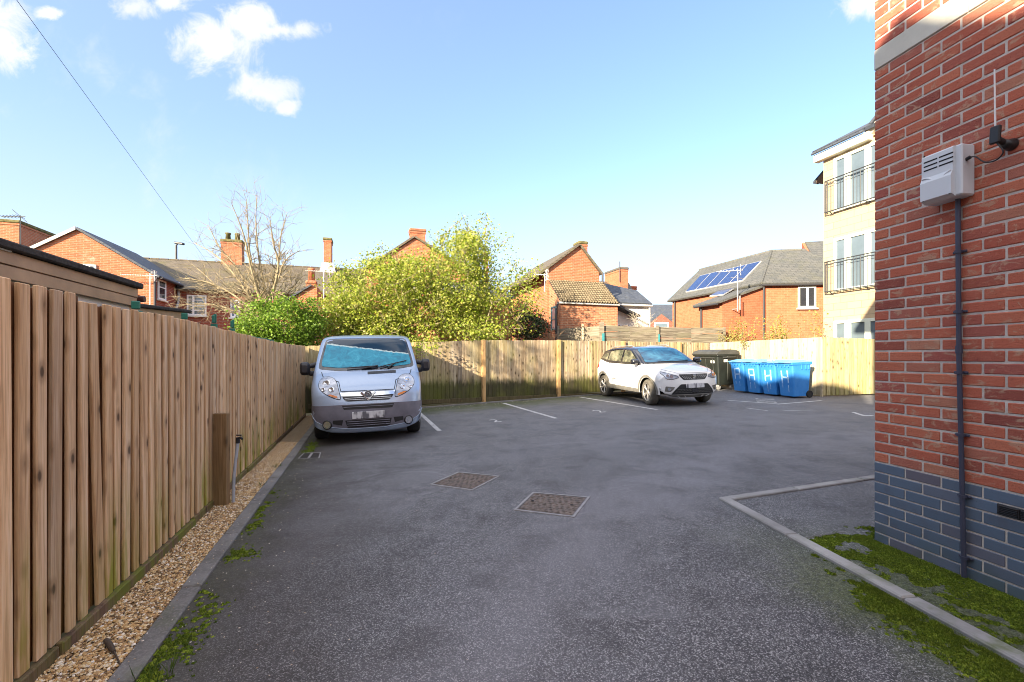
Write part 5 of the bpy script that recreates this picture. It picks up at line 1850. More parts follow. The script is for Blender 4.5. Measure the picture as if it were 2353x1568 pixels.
class Car:
    def __init__(s, root, vs, fs):
        s.root = root; s.bvh = BVHTree.FromPolygons(vs, fs)

    def proj(s, a, b, axis, off):
        o, d = {'F': (V((a, 4, b)), V((0, -1, 0))), 'R': (V((3, a, b)), V((-1, 0, 0))), 'L': (V((-3, a, b)), V((1, 0, 0))), 'T': (V((a, b, 5)), V((0, 0, -1)))}[axis]
        h, n, _, _ = s.bvh.ray_cast(o, d)
        if h is None:
            p = {'F': V((a, .5, b)), 'R': V((.9, a, b)), 'L': V((-.9, a, b)), 'T': V((a, b, 1.5))}[axis]
            h, n, _, _ = s.bvh.find_nearest(p)
        if n.dot(d) > 0: n = -n
        return h + n * off

    def patch(s, name, mat, poly, axis, off=.004, step=.06, parent=None, mb=None, rnd=0.):
        if rnd: poly = rnd_poly(poly, rnd)
        v2, f2 = cdt(dense(poly, step), step)
        m_ = mb or MB()
        pts = [s.proj(p.x, p.y, axis, off) for p in v2]
        fs = []
        d = {'F': V((0, 1, 0)), 'R': V((1, 0, 0)), 'L': V((-1, 0, 0)), 'T': V((0, 0, 1))}[axis]
        for f in f2:
            n = (pts[f[1]] - pts[f[0]]).cross(pts[f[2]] - pts[f[0]])
            fs.append(f if n.dot(d) > 0 else tuple(f[::-1]))
        m_.add(pts, fs, 0, True)
        if mb is None: return m_.build(name, mat, parent or s.root, local=True)

    def strip(s, mb, pts, axis, w=.008, off=.003, step=.05):
        """narrow dark line along a path on the surface (a shut line)"""
        P = []
        for a, b in zip(pts, pts[1:]):
            k = max(1, int(math.hypot(b[0] - a[0], b[1] - a[1]) / step))
            P += [(a[0] + (b[0] - a[0]) * j / k, a[1] + (b[1] - a[1]) * j / k) for j in range(k)]
        P.append(pts[-1])
        Q = [s.proj(a, b, axis, off) for a, b in P]
        mb.tube(Q, w / 2, 5)


def wheel(parent, x, y, r, w, rimr, steer=0., side=1, rimmat=None, dark=None, spokes=5, tyrem=None):
    """tyre mesh with its rim as a sub-part; side=+1 when the outside looks along +x"""
    rot = Matrix.Rotation(steer, 3, 'Z')
    ax = rot @ V((side, 0, 0))
    c = V((x, y, r))
    ty = MB()
    hw = w / 2
    ty.lathe([(rimr - .02, -hw + .01), (rimr + .01, -hw), (r - .035, -hw - .004), (r - .008, -hw + .018), (r, -hw + .04), (r, 0), (r, hw - .04), (r - .008, hw - .018), (r - .035, hw + .004), (rimr + .012, hw), (rimr - .01, hw - .012)], c, ax, 36)
    o = ty.build('wheel', tyrem, parent, local=True)
    rm = MB()
    rm.lathe([(rimr + .004, hw - .006), (rimr - .012, hw - .002), (rimr - .016, hw - .02)], c, ax, 32)
    u = ax.orthogonal().normalized(); v_ = ax.cross(u)
    for k in range(spokes):
        for dlt in (-.16, .16):
            a = 2 * math.pi * k / spokes + .3
            d0 = (u * math.cos(a) + v_ * math.sin(a)); d1 = (u * math.cos(a + dlt) + v_ * math.sin(a + dlt))
            p0 = c + ax * (hw - .035) + d0 * .045; p1 = c + ax * (hw - .014) + d1 * (rimr - .015)
            dd = (p1 - p0); L = dd.length; dd.normalize(); t_ = ax.cross(dd)
            rm.bbox((p0 + p1) / 2, (L, .024, .022), Matrix((dd, t_, dd.cross(t_))).transposed(), .006)
    rm.lathe([(.06, hw - .05), (.06, hw - .026), (.045, hw - .02), (0, hw - .018)], c, ax, 18)
    rm.build('rim', rimmat, o, local=True)
    bk_ = MB(); bk_.lathe([(rimr - .014, hw - .02), (rimr - .02, hw - .07)], c, ax, 28); bk_.disc(c + ax * (hw - .07), ax, rimr - .01, 24); bk_.build('brake_disc', dark, o, local=True)
    return o


RUBBER = plain('tyre_rubber', (.022, .022, .023), .85, 0, .2, 20.)
RUBDUST = plain('dusty_tyre_rubber', (.10, .092, .075), .9, 0, .35, 9.)
RIMS = plain('machined_rim', (.50, .49, .47), .35, .6, .1)
RIMD = plain('dark_rim', (.05, .05, .052), .5, .3, .1)
BLKT = plain('black_trim', (.014, .014, .016), .5)
BLKG = plain('gloss_black', (.012, .013, .018), .12, 0, .05, 3., .6, .6)
CHROME = plain('chrome', (.72, .73, .75), .14, .95, .03)
SHUT = plain('shut_line', (.012, .012, .014), .9)
PLATE = NT('number_plate'); t = PLATE
n_ = t.noise(t.scale(t.obj(), (14, 14, 5)), 1., 2.)
t.set(Base_Color=t.ramp(n_, [(.38, (.62, .62, .65)), (.52, (.52, .52, .55)), (.64, (.12, .12, .14))]), Roughness=.35)
PLATE = PLATE.m
LAMP = NT('headlamp_glass'); t = LAMP
n_ = t.noise(t.obj(), 11., 3.)
t.set(Base_Color=t.ramp(n_, [(.3, (.16, .18, .23)), (.5, (.34, .37, .44)), (.7, (.52, .55, .62))]), Roughness=.12, Metallic=.15, Coat_Weight=.8, Coat_Roughness=.02)
LAMP = LAMP.m
REFL = plain('lamp_reflector', (.66, .68, .72), .12, .85, .1, 30.)
AMBER = plain('amber_lens', (.65, .20, .04), .2, 0, .2, 20.)
REDL = plain('red_lens', (.42, .015, .02), .15)

# ---------------- silver van
def silver():
    t = NT('silver_paint')
    n = t.noise(t.obj(), 900., 2.)
    d = t.noise(t.obj(), 2.2, 5., .6)
    col = t.ramp(n, [(.3, (.30, .385, .53)), (.7, (.39, .48, .62))])
    col = t.mix(t.map(d, .5, .75, 0, .25), col, (.34, .34, .37))
    t.set(Base_Color=col, Metallic=.35, Roughness=.36, Coat_Weight=.5, Coat_Roughness=.06)
    return t.m


SILVER = silver()
BUMPG = plain('grey_bumper_plastic', (.135, .132, .165), .55, 0, .22, 5.)
vf = V((.30, -.954, 0)); vp = V((-2.64, 8.43, 0)); vp.z = gz(vp.x, vp.y)
van = thing('van', vp, 'silver panel van parked nose out in the left corner, windscreen half frosted', 'van')
ground_tilt(van, vf)
vprof = [(.72, .17), (.81, .19), (.855, .26), (.875, .36), (.88, .50), (.87, .62), (.855, .70), (.83, .78), (.795, .86), (.72, .945), (.58, 1.035), (.42, 1.115), (.24, 1.19), (.17, 1.225), (.02, 1.345), (-.24, 1.555), (-.46, 1.725), (-.57, 1.79),
         (-.75, 1.845), (-1.1, 1.885), (-1.8, 1.91), (-3.0, 1.91), (-3.7, 1.88), (-3.87, 1.80), (-3.93, 1.5), (-3.95, .9), (-3.95, .45), (-3.9, .26)]
vprof = catmull(vprof, 4)
NV = len(vprof)


def vW(y, z):
    w = .945
    if z > .95: w -= .135 * ((z - .95) / .95) ** 1.15
    if z < .55: w -= .05 * ((.55 - z) / .35) ** 2
    if y > .0: w -= .10 * (min(y, .85) / .85) ** 2
    if y > .3 and z > .55: w -= .0
    return w


def vD(i):
    f = i / (NV - 1)
    y, z = vprof[i]
    if y > .15: return .30 - .10 * max(0, (z - .7) / .5)
    if z > 1.2 and y > -.62: return .15 - .06 * max(0, (z - 1.2) / .6)
    return .08


vs, fs = shell(vprof, vW, vD, [(0, .33, .375), (-3.098, .33, .375)], .27, 12, 3.4, .10)
mb = MB(); mb.add(vs, fs, 0, True)
mb.build('body', SILVER, van, local=True)
vc = Car(van, vs, fs)
mir = lambda P: [(-a, b) for a, b in P][::-1]
# windscreen: a black glazed border, the glass with its frost on it
vc.patch('windscreen_seal', BLKG, [(-.835, 1.245), (-.5, 1.205), (.5, 1.205), (.835, 1.245), (.82, 1.40), (.745, 1.79), (.60, 1.805), (-.60, 1.805), (-.745, 1.79), (-.82, 1.40)], 'F', .004, .05, rnd=.05)
t = NT('frosted_windscreen')
ob_ = t.obj(); sp = t.n('SeparateXYZ', {0: ob_})
wob = t.math('MULTIPLY', t.math('SUBTRACT', t.noise(ob_, 14., 3.), .5), .05)
lv = t.math('SUBTRACT', t.math('ADD', t.math('ADD', t.math('MULTIPLY', sp.outputs[0], .15), 1.60), wob), sp.outputs[2])
fro = t.map(lv, -.005, .012)
edge = t.math('MULTIPLY', t.math('MULTIPLY', t.map(lv, -.010, .0), t.map(lv, .020, .008)), .75)
n_ = t.noise(t.scale(ob_, (7, 7, 4)), 1., 5., .7, 1.)
frc = t.ramp(n_, [(.3, (.008, .14, .23)), (.55, (.016, .26, .38)), (.78, (.07, .42, .53))])  # frost, with a cyan reflection painted into its colour
col = t.mix(fro, (.006, .028, .055), frc)
col = t.mix(edge, col, (.62, .72, .66))
t.set(Base_Color=col, Roughness=t.map(fro, 0, 1, .05, .40), Specular_IOR_Level=.35)
vc.patch('windscreen', t.m, [(-.785, 1.285), (-.5, 1.255), (.5, 1.255), (.785, 1.285), (.775, 1.40), (.71, 1.75), (.56, 1.772), (-.56, 1.772), (-.71, 1.75), (-.775, 1.40)], 'F', .009, .05, rnd=.05)
wi = MB()
for x0, x1, z0, z1 in ((.35, -.18, 1.232, 1.255), (-.22, -.70, 1.235, 1.335)):
    a = vc.proj(x0, z0, 'F', .028); b = vc.proj(x1, z1, 'F', .026); c_ = vc.proj((x0 + x1) / 2, (z0 + z1) / 2, 'F', .03)
    wi.tube([a, c_, b], .009, 6)
wi.tube([vc.proj(.1, 1.215, 'F', .02), vc.proj(-.18, 1.255, 'F', .03)], .014, 6); wi.tube([vc.proj(-.35, 1.215, 'F', .02), vc.proj(-.50, 1.295, 'F', .03)], .012, 6)
wi.build('wiper', BLKT, van, local=True)
ve = MB()
vc.patch('', None, [(.0, 1.135), (-.49, 1.145), (-.49, 1.185), (.0, 1.175)], 'F', .006, .05, mb=ve)
ve.build('bonnet_vent', BLKT, van, local=True)
def seam(c_, P, ax_, w, mat, name='shut_line'):
    q = MB(); c_.strip(q, P, ax_, w, .002); return q.build(name, mat, c_.root, local=True)


BL = [(.775, 1.19), (.74, 1.12), (.47, 1.03), (.43, .88), (-.43, .88), (-.47, 1.03), (-.74, 1.12), (-.775, 1.19)]
seam(vc, BL, 'F', .012, SHUT, 'bonnet_line')
for ax_ in ('R', 'L'):
    for P in ([(-.55, .3), (-.42, .55), (-.42, 1.25)], [(-1.45, .32), (-1.45, 1.75)], [(-2.6, .6), (-2.6, 1.75)]): seam(vc, P, ax_, .010, SHUT)
# headlights
hl = [(.50, 1.02), (.555, 1.09), (.65, 1.118), (.745, 1.10), (.79, 1.03), (.78, .94), (.68, .85), (.56, .785), (.44, .745), (.437, .79), (.465, .90)]
for P, sg in ((hl, 1), (mir(hl), -1)):
    h = vc.patch('headlight', LAMP, P, 'F', .010, .025, rnd=.05)
    for (x, z, r) in ((.665, 1.0, .066), (.58, .905, .05), (.705, .905, .036)):
        q = MB()
        c_ = vc.proj(sg * x, z, 'F', .022)
        q.lathe([(r, 0), (r * .8, .006), (r * .45, -.006), (0, -.008)], c_, V((sg * .42, .80, .42)), 20)
        q.build('reflector', REFL, h, local=True)
    q = MB(); vc.patch('', None, [(sg * a, b) for a, b in ((.475, .772), (.56, .795), (.63, .83), (.58, .835), (.49, .805))], 'F', .018, .02, mb=q); q.build('indicator', AMBER, h, local=True)
    e_ = MB(); vc.strip(e_, rnd_poly(P, .05) + [rnd_poly(P, .05)[0]], 'F', .014, .005); e_.build('seal', SHUT, h, local=True)
# grille
g_ = vc.patch('grille', BLKT, [(-.43, .865), (.43, .865), (.39, .755), (.34, .715), (-.34, .715), (-.39, .755)], 'F', .008, .03, rnd=.03)
ch = MB(); vc.patch('', None, [(-.44, .855), (.44, .855), (.415, .80), (.10, .79), (0, .80), (-.10, .79), (-.415, .80)], 'F', .018, .025, mb=ch)
for z in (.765, .738): vc.strip(ch, [(-.37, z), (.37, z)], 'F', .010, .012)
ch.build('chrome_bar', CHROME, g_, local=True)
bd = MB()
cen = vc.proj(0, .80, 'F', .025)
for sg in (-1, 1):
    p0, p1 = cen + V((sg * .105, -.0, .045)), cen + V((0, .008, -.075))
    d = (p1 - p0).normalized(); s_ = d.cross(V((0, 1, 0)))
    bd.bbox((p0 + p1) / 2, ((p1 - p0).length + .03, .036, .02), Matrix((d, s_, d.cross(s_))).transposed(), .006)
bd.build('badge', CHROME, g_, local=True)
b2 = MB(); b2.disc(cen + V((0, .013, .012)), V((0, 1, .1)), .062, 24); b2.build('badge_disc', plain('badge_grey', (.10, .11, .13), .3, .3), g_, local=True)
b3 = MB()
b3.tube([cen + V((x, .018, z)) for x, z in ((-.036, .0), (-.024, .028), (.0, .04), (.02, .03), (.012, .012), (-.008, .004), (.004, -.014), (.026, -.004), (.036, .018))], .006, 6)
b3.tube([cen + V((math.cos(a) * .058, .016, .012 + math.sin(a) * .058)) for a in [2 * math.pi * k / 20 for k in range(21)]], .005, 6)
b3.build('emblem', CHROME, g_, local=True)
# bumper
bl = [(-.905, .655), (-.40, .665), (.40, .665), (.905, .655), (.90, .52), (.82, .41), (.70, .35), (.55, .305), (.25, .27), (-.25, .27), (-.55, .305), (-.70, .35), (-.82, .41), (-.90, .52)]
bp = vc.patch('bumper', BUMPG, bl, 'F', .008, .06, rnd=.03)
q = MB(); vc.patch('', None, [(-.415, .652), (.415, .652), (.385, .585), (-.385, .585)], 'F', .012, .05, mb=q); q.build('upper_intake', BLKT, bp, local=True)
q = MB(); vc.patch('', None, [(-.37, .41), (.37, .41), (.335, .285), (-.335, .285)], 'F', .012, .05, mb=q); lo_ = q.build('lower_intake', BLKT, bp, local=True)
q = MB()
for z in (.385, .35, .315): vc.strip(q, [(-.34, z), (.34, z)], 'F', .014, .016)
for z in (.622,): vc.strip(q, [(-.39, z), (.39, z)], 'F', .012, .014)
q.build('slats', BUMPG, bp, local=True)
q = MB(); pc = vc.proj(0, .485, 'F', .018); q.bbox(pc, (.52, .012, .115), None, .004); q.build('number_plate', PLATE, bp, local=True)
for sg in (-1, 1):
    fl_ = MB(); c_ = vc.proj(sg * .645, .352, 'F', .016); nn = V((sg * .28, .95, 0)).normalized()
    fl_.lathe([(.075, -.02), (.078, .004), (.062, .01)], c_, nn, 24)
    fo = fl_.build('fog_light', BLKT, bp, local=True)
    f2_ = MB(); f2_.disc(c_ + nn * .008, nn, .058, 20); f2_.build('fog_lens', REFL, fo, local=True)
    q = MB(); vc.patch('', None, [(sg * a, b) for a, b in ((.40, .42), (.56, .42), (.56, .36), (.42, .33))], 'F', .011, .05, mb=q); q.build('recess', BLKT, bp, local=True)
q = MB()
vc.strip(q, [(-.90, .515), (-.82, .405), (-.70, .345), (-.55, .30), (-.25, .265), (.25, .265), (.55, .30), (.70, .345), (.82, .405), (.90, .515)], 'F', .012, .010)
q.build('trim_line', SILVER, bp, local=True)
# mirrors
for sg in (-1, 1):
    m_ = MB()
    q0 = V((sg * .90, -.30, 1.22))
    m_.tube([q0 - V((0, 0, .06)), V((sg * 1.0, -.26, 1.16)), V((sg * 1.05, -.24, 1.20))], [.05, .045, .04], 8)
    m_.tube([q0 + V((0, 0, .10)), V((sg * 1.0, -.26, 1.30)), V((sg * 1.05, -.24, 1.28))], [.05, .04, .04], 8)
    R_ = V((sg * 1.085, -.20, 1.255))
    ring = []
    vsx = []
    for (k, (sx, sz, yy_)) in enumerate(((.045, .065, .08), (.075, .11, .05), (.086, .122, .0), (.08, .115, -.06))):
        for j in range(16):
            a = 2 * math.pi * j / 16
            cx_, sz_ = math.copysign(abs(math.cos(a)) ** .55, math.cos(a)), math.copysign(abs(math.sin(a)) ** .55, math.sin(a))
            vsx.append(R_ + V((cx_ * sx, yy_, sz_ * sz)))
    fsx = [(i * 16 + j, i * 16 + (j + 1) % 16, (i + 1) * 16 + (j + 1) % 16, (i + 1) * 16 + j) for i in range(3) for j in range(16)]
    m_.add(vsx, fsx, 0, True); m_.add(vsx[:16], [tuple(range(16))], 0); m_.add(vsx[-16:], [tuple(range(16))[::-1]], 0)
    m_.build('mirror', plain('mirror_plastic', (.022, .020, .024), .5), van, local=True, fix=True)
# door glass, wheels, underside
for ax_ in ('R', 'L'):
    vc.patch('door_window', GLSD, [(-.38, 1.24), (-.78, 1.70), (-1.38, 1.72), (-1.38, 1.22)], ax_, .005, .08, rnd=.04)
ub = MB(); ub.box((0, -1.65, .36), (1.40, 4.3, .14)); ub.box((0, -1.75, .62), (1.1, 4.1, .5))
ub.build('underbody', BLKT, van, local=True)
for y in (0, -3.098):
    for sg in (-1, 1): wheel(van, sg * .80, y, .325, .215, .20, 0, sg, RIMS, BLKT, 5, RUBBER)

# ---------------- white crossover
t = NT('white_paint')
d = t.noise(t.obj(), 2.5, 5., .6)
z = t.n('SeparateXYZ', {0: t.obj()}).outputs[2]
col = t.mix(t.math('MULTIPLY', t.map(z, .75, .35), t.map(d, .35, .7, .1, .35)), (.78, .78, .78), (.50, .46, .40))
t.set(Base_Color=col, Roughness=.25, Coat_Weight=.6, Coat_Roughness=.04)
WHITEP = t.m
CLAD = plain('grey_cladding', (.15, .145, .13), .7, 0, .3, 6.)
cf = V((.242, -.970, 0)); xr = V((-.970, -.242, 0))       # local +x is image-left
fl0 = V((3.56, 11.78, 0))                                # contact of the wheel nearest the camera
cp = fl0 - xr * .80; cp.z = gz(cp.x, cp.y)
car = thing('car', cp, 'white crossover car with black roof parked at the fence in front of the dark bin', 'car')
ground_tilt(car, cf)
cprof = [(.63, .22), (.71, .27), (.755, .38), (.765, .50), (.76, .60), (.745, .70), (.72, .79), (.67, .855), (.57, .905), (.38, .965), (.10, 1.015), (-.16, 1.045), (-.26, 1.065), (-.40, 1.145), (-.66, 1.30), (-.92, 1.435), (-1.06, 1.485),
         (-1.35, 1.525), (-1.75, 1.54), (-2.2, 1.525), (-2.6, 1.475), (-2.80, 1.43), (-2.92, 1.33), (-3.06, 1.12), (-3.13, 1.03), (-3.20, .88), (-3.22, .60), (-3.18, .40), (-3.10, .28)]
cprof = catmull(cprof, 4)
NCV = len(cprof)


def cW(y, z):
    w = .872
    if z > .92: w -= .20 * ((z - .92) / .6) ** 1.12
    elif z < .6: w -= .03 * ((.6 - z) / .35) ** 2
    if .6 < z < .95: w += .008 * math.sin((z - .6) / .35 * math.pi)
    if y > .1: w -= .17 * ((min(y, .8) - .1) / .7) ** 2
    if y < -2.7: w -= .09 * ((min(-y, 3.2) - 2.7) / .5) ** 2
    return w


def cD(i):
    y, z = cprof[i]
    if y > .45: return .30 - .1 * max(0, z - .7)
    if y > -.2: return .24 - .1 * max(0, z - .7) - .10 * min(1, (.45 - y) / .65)
    if y > -1.1: return .07
    if y > -2.8: return .065
    return .14


vs, fs = shell(cprof, cW, cD, [(0, .335, .385), (-2.566, .335, .385)], .30, 10, 2.8, .07)
belt = lambda y: 1.055 + .045 * max(0, min(1, (-y - .3) / 2.6)) + (.10 * max(0, min(1, (-y - 2.3) / .6)))
lo_b, up_b = MB(), MB()
low_f, up_f = [], []
for f in fs:
    c_ = sum((vs[i] for i in f), V((0, 0, 0))) / len(f)
    (up_f if (c_.z > belt(c_.y) and c_.y < -.24 and c_.y > -3.04) else low_f).append(f)
lo_b.add(vs, low_f, 0, True); up_b.add(vs, up_f, 0, True)


def cull(o):
    bm = bmesh.new(); bm.from_mesh(o.data)
    bmesh.ops.delete(bm, geom=[v_ for v_ in bm.verts if not v_.link_faces], context='VERTS'); bm.to_mesh(o.data); bm.free()


cull(lo_b.build('body', WHITEP, car, local=True))
cull(up_b.build('roof', BLKG, car, local=True))
cc_ = Car(car, vs, fs)
t = NT('car_windscreen')
ob_ = t.obj(); sp = t.n('SeparateXYZ', {0: ob_})
n_ = t.noise(t.scale(ob_, (2.2, 3, 6)), 1., 4., .6, .8)
col = t.ramp(n_, [(.35, (.008, .035, .08)), (.52, (.014, .075, .15)), (.66, (.03, .13, .22)), (.75, (.14, .20, .20))])
t.set(Base_Color=col, Roughness=.05, Specular_IOR_Level=.35)
CWS = t.m
cc_.patch('windscreen', CWS, [(-.69, 1.09), (.69, 1.09), (.665, 1.18), (.575, 1.44), (.42, 1.468), (-.42, 1.468), (-.575, 1.44), (-.665, 1.18)], 'F', .006, .05, rnd=.04)
ws = MB(); cc_.patch('', None, [(-.74, 1.05), (.74, 1.05), (.72, 1.085), (-.72, 1.085)], 'F', .007, .05, mb=ws); cc_.strip(ws, [(.35, 1.09), (-.15, 1.095)], 'F', .016, .014); cc_.strip(ws, [(-.15, 1.09), (-.58, 1.10)], 'F', .016, .014)
ws.build('scuttle', BLKT, car, local=True)
t = NT('side_glass')
n_ = t.noise(t.scale(t.obj(), (3, 3.5, 5)), 1., 4., .6)
t.set(Base_Color=t.ramp(n_, [(.35, (.03, .035, .03)), (.5, (.12, .125, .085)), (.65, (.26, .25, .17))]), Roughness=.05, Specular_IOR_Level=.6, Coat_Weight=.5)
SGL = t.m
FSHUT = plain('faint_shut_line', (.22, .22, .22), .7)
for ax_ in ('R', 'L'):
    for P in ([(-.50, 1.095), (-.62, 1.17), (-1.06, 1.405), (-1.40, 1.435), (-1.38, 1.10)], [(-1.47, 1.10), (-1.49, 1.435), (-1.95, 1.43), (-2.28, 1.385), (-2.30, 1.13)], [(-2.37, 1.14), (-2.36, 1.375), (-2.62, 1.31), (-2.80, 1.21)]):
        cc_.patch('side_window', SGL, P, ax_, .006, .05, rnd=.025)
    ws_ = MB()
    ys = [-.30 - .27 * k for k in range(11)]
    cc_.patch('', None, [(y, belt(y) - .035) for y in ys] + [(y, belt(y) + .05) for y in ys[::-1]], ax_, .004, .05, mb=ws_)
    ws_.build('window_surround', BLKG, car, local=True)
    cl_ = MB()
    cc_.patch('', None, [(-.42, .29), (-.45, .40), (-2.12, .43), (-2.15, .29)], ax_, .012, .06, mb=cl_)
    cl_.build('sill_cladding', CLAD, car, local=True)
    for ya in (0, -2.566):
        ar = MB()
        A = [(ya + math.cos(a) * .395, .335 + math.sin(a) * .395) for a in [math.pi * (1.03 - 1.06 * k / 20) for k in range(21)]]
        B = [(ya + math.cos(a) * .455, .335 + math.sin(a) * .455) for a in [math.pi * (1.03 - 1.06 * k / 20) for k in range(21)]]
        cc_.patch('', None, A + B[::-1], ax_, .014, .08, mb=ar)
        ar.build('arch_trim', CLAD, car, local=True)
    for P in ([(-.40, .42), (-.44, .75), (-.36, 1.06)], [(-1.43, .42), (-1.43, 1.08)], [(-2.10, .46), (-2.30, .80), (-2.36, 1.10)], [(-.42, .62), (-1.2, .58), (-2.0, .60)]): seam(cc_, P, ax_, .008, FSHUT)
    for y in (-1.22, -2.12):
        hd_ = MB(); p = cc_.proj(y, .93, ax_, .02); hd_.bbox(p, (.03, .20, .028), None, .012); hd_.build('door_handle', WHITEP, car, local=True)
    sg = 1 if ax_ == 'R' else -1
    mr = MB()
    R_ = V((sg * .955, -.44, 1.115))
    vsx = []
    for (sx, sz, yy_) in ((.045, .035, .085), (.095, .07, .055), (.105, .08, .0), (.095, .072, -.06)):
        for j in range(14):
            a = 2 * math.pi * j / 14
            vsx.append(R_ + V((math.copysign(abs(math.cos(a)) ** .6, math.cos(a)) * sx, yy_, math.copysign(abs(math.sin(a)) ** .6, math.sin(a)) * sz)))
    mr.add(vsx, [(i * 14 + j, i * 14 + (j + 1) % 14, (i + 1) * 14 + (j + 1) % 14, (i + 1) * 14 + j) for i in range(3) for j in range(14)], 0, True)
    mr.add(vsx[:14], [tuple(range(14))]); mr.add(vsx[-14:], [tuple(range(14))[::-1]])
    mr.tube([V((sg * .80, -.46, 1.05)), V((sg * .90, -.45, 1.08))], .03, 8)
    mr.build('mirror', BLKG, car, local=True, fix=True)
    tl_ = MB(); cc_.patch('', None, [(-2.84, .92), (-3.10, .86), (-3.08, 1.0), (-2.90, 1.02)], ax_, .006, .05, mb=tl_); tl_.build('tail_light', REDL, car, local=True)
    rr_ = MB(); a_ = [V((sg * .555, y, z)) for y, z in ((-1.15, 1.515), (-1.3, 1.548), (-2.3, 1.545), (-2.55, 1.50))]; rr_.tube(a_, .014, 6); rr_.build('roof_rail', plain('roof_rail_grey', (.42, .43, .44), .4, .5), car, local=True)
# face
hl = [(.41, .725), (.43, .765), (.58, .815), (.74, .88), (.755, .84), (.70, .70), (.58, .685)]
for P, sg in ((hl, 1), (mir(hl), -1)):
    h = cc_.patch('headlight', LAMP, P, 'F', .006, .04, rnd=.02)
    for x, z_ in ((.585, .765), (.665, .775)):
        q = MB(); q.disc(cc_.proj(sg * x, z_, 'F', .012), V((sg * .4, .85, .2)), .036, 16); q.build('reflector', REFL if sg > 0 else AMBER, h, local=True)
    e_ = MB(); cc_.strip(e_, rnd_poly(P, .02) + [rnd_poly(P, .02)[0]], 'F', .012, .004); e_.build('seal', SHUT, h, local=True)
g_ = cc_.patch('grille', BLKT, [(-.40, .805), (.40, .805), (.385, .755), (.30, .665), (-.30, .665), (-.385, .755)], 'F', .006, .04, rnd=.02)
q = MB()
for r_, z_ in enumerate((.785, .755, .725, .695)):
    hw = .35 - .028 * r_
    k = -hw
    while k < hw:
        if abs(k) > .075: q.bbox(cc_.proj(k, z_, 'F', .010), (.032, .012, .012), None, .003)
        k += .058
q.build('grille_studs', plain('grille_silver', (.42, .42, .42), .35, .6), g_, local=True)
bd = MB(); c_ = cc_.proj(0, .735, 'F', .018); bd.bbox(c_, (.098, .014, .095), None, .012); bd.build('badge', CHROME, g_, local=True)
b2 = MB()
for z_ in (.026, 0, -.026): b2.bbox(c_ + V((0, .010, z_)), (.07, .008, .009), None, .003)
b2.bbox(c_ + V((.028, .010, .013)), (.012, .008, .026), None, .003); b2.bbox(c_ + V((-.028, .010, -.013)), (.012, .008, .026), None, .003)
b2.build('emblem', BLKT, g_, local=True)
lg = cc_.patch('lower_grille', BLKT, [(-.38, .565), (.38, .565), (.52, .43), (.60, .315), (-.60, .315), (-.52, .43)], 'F', .007, .05, rnd=.03)
q = MB()
for z_, hw in ((.44, .46), (.40, .49), (.36, .53)):
    k = 0; P = []
    for j in range(25): P.append((-hw + 2 * hw * j / 24, z_ + (.009 if j % 2 else -.009)))
    cc_.strip(q, P, 'F', .010, .012)
q.build('mesh_bars', plain('dull_chrome_mesh', (.12, .12, .115), .5, .4), lg, local=True)
q = MB(); q.bbox(cc_.proj(0, .405, 'F', .016), (.17, .02, .09), None, .006); q.build('radar_panel', BLKG, lg, local=True)
q = MB(); q.bbox(cc_.proj(0, .525, 'F', .022), (.52, .012, .112), None, .004); q.build('number_plate', PLATE, lg, local=True)
for sg in (-1, 1):
    P = [(sg * a, b) for a, b in ((.52, .50), (.72, .52), (.735, .395), (.62, .385), (.555, .44))]
    fo = cc_.patch('fog_light', CLAD, P, 'F', .007, .05, rnd=.02)
    q = MB(); c_ = cc_.proj(sg * .645, .455, 'F', .016); q.disc(c_, V((sg * .4, .9, 0)), .042, 16); q.build('fog_lens', REFL, fo, local=True)
sk = cc_.patch('skid_plate', CLAD, [(-.74, .345), (-.58, .305), (.58, .305), (.74, .345), (.73, .28), (.58, .242), (-.58, .242), (-.73, .28)], 'F', .010, .06)
q = MB()
for x in (.26, -.26, .44, -.44): q.tube([cc_.proj(x, .29, 'F', .02), cc_.proj(x * .82, .255, 'F', .02)], .010, 6)
q.build('skid_fins', plain('skid_silver', (.55, .55, .54), .4, .5), sk, local=True)
seam(cc_, [(.74, 1.03), (.68, .93), (.42, .835), (-.42, .835), (-.68, .93), (-.74, 1.03)], 'F', .008, FSHUT, 'bonnet_line')
ub = MB(); ub.box((0, -1.33, .37), (1.24, 3.4, .12)); ub.box((0, -1.38, .56), (1.05, 3.3, .34))
ub.build('underbody', BLKT, car, local=True)
for y in (0, -2.566):
    for sg in (-1, 1): wheel(car, sg * .765, y, .332, .215, .225, R(-7) if y == 0 else 0, sg, RIMS, RIMD, 5, RUBDUST)

# ------------------------------------------------------------------ bins
BLUEP = NT('blue_bin_plastic'); t = BLUEP
n_ = t.noise(t.obj(), 3., 5., .6); z = t.n('SeparateXYZ', {0: t.obj()}).outputs[2]
col = t.ramp(n_, [(.3, (.022, .19, .56)), (.7, (.045, .25, .65))])
col = t.mix(t.math('MULTIPLY', t.map(t.noise(t.obj(), 9., 5., .7), .5, .75), .3), col, (.10, .30, .55))
t.set(Base_Color=col, Roughness=.42)
BLUEP = BLUEP.m
LIDP = plain('faded_blue_lid', (.13, .36, .66), .5, 0, .15, 4.)
t = NT('white_spray_paint')
t.set(Base_Color=t.mix(t.map(t.noise(t.obj(), 30., 4., .7), .42, .70), (.38, .56, .80), (.08, .32, .74)), Roughness=.7)
SPRAY = t.m


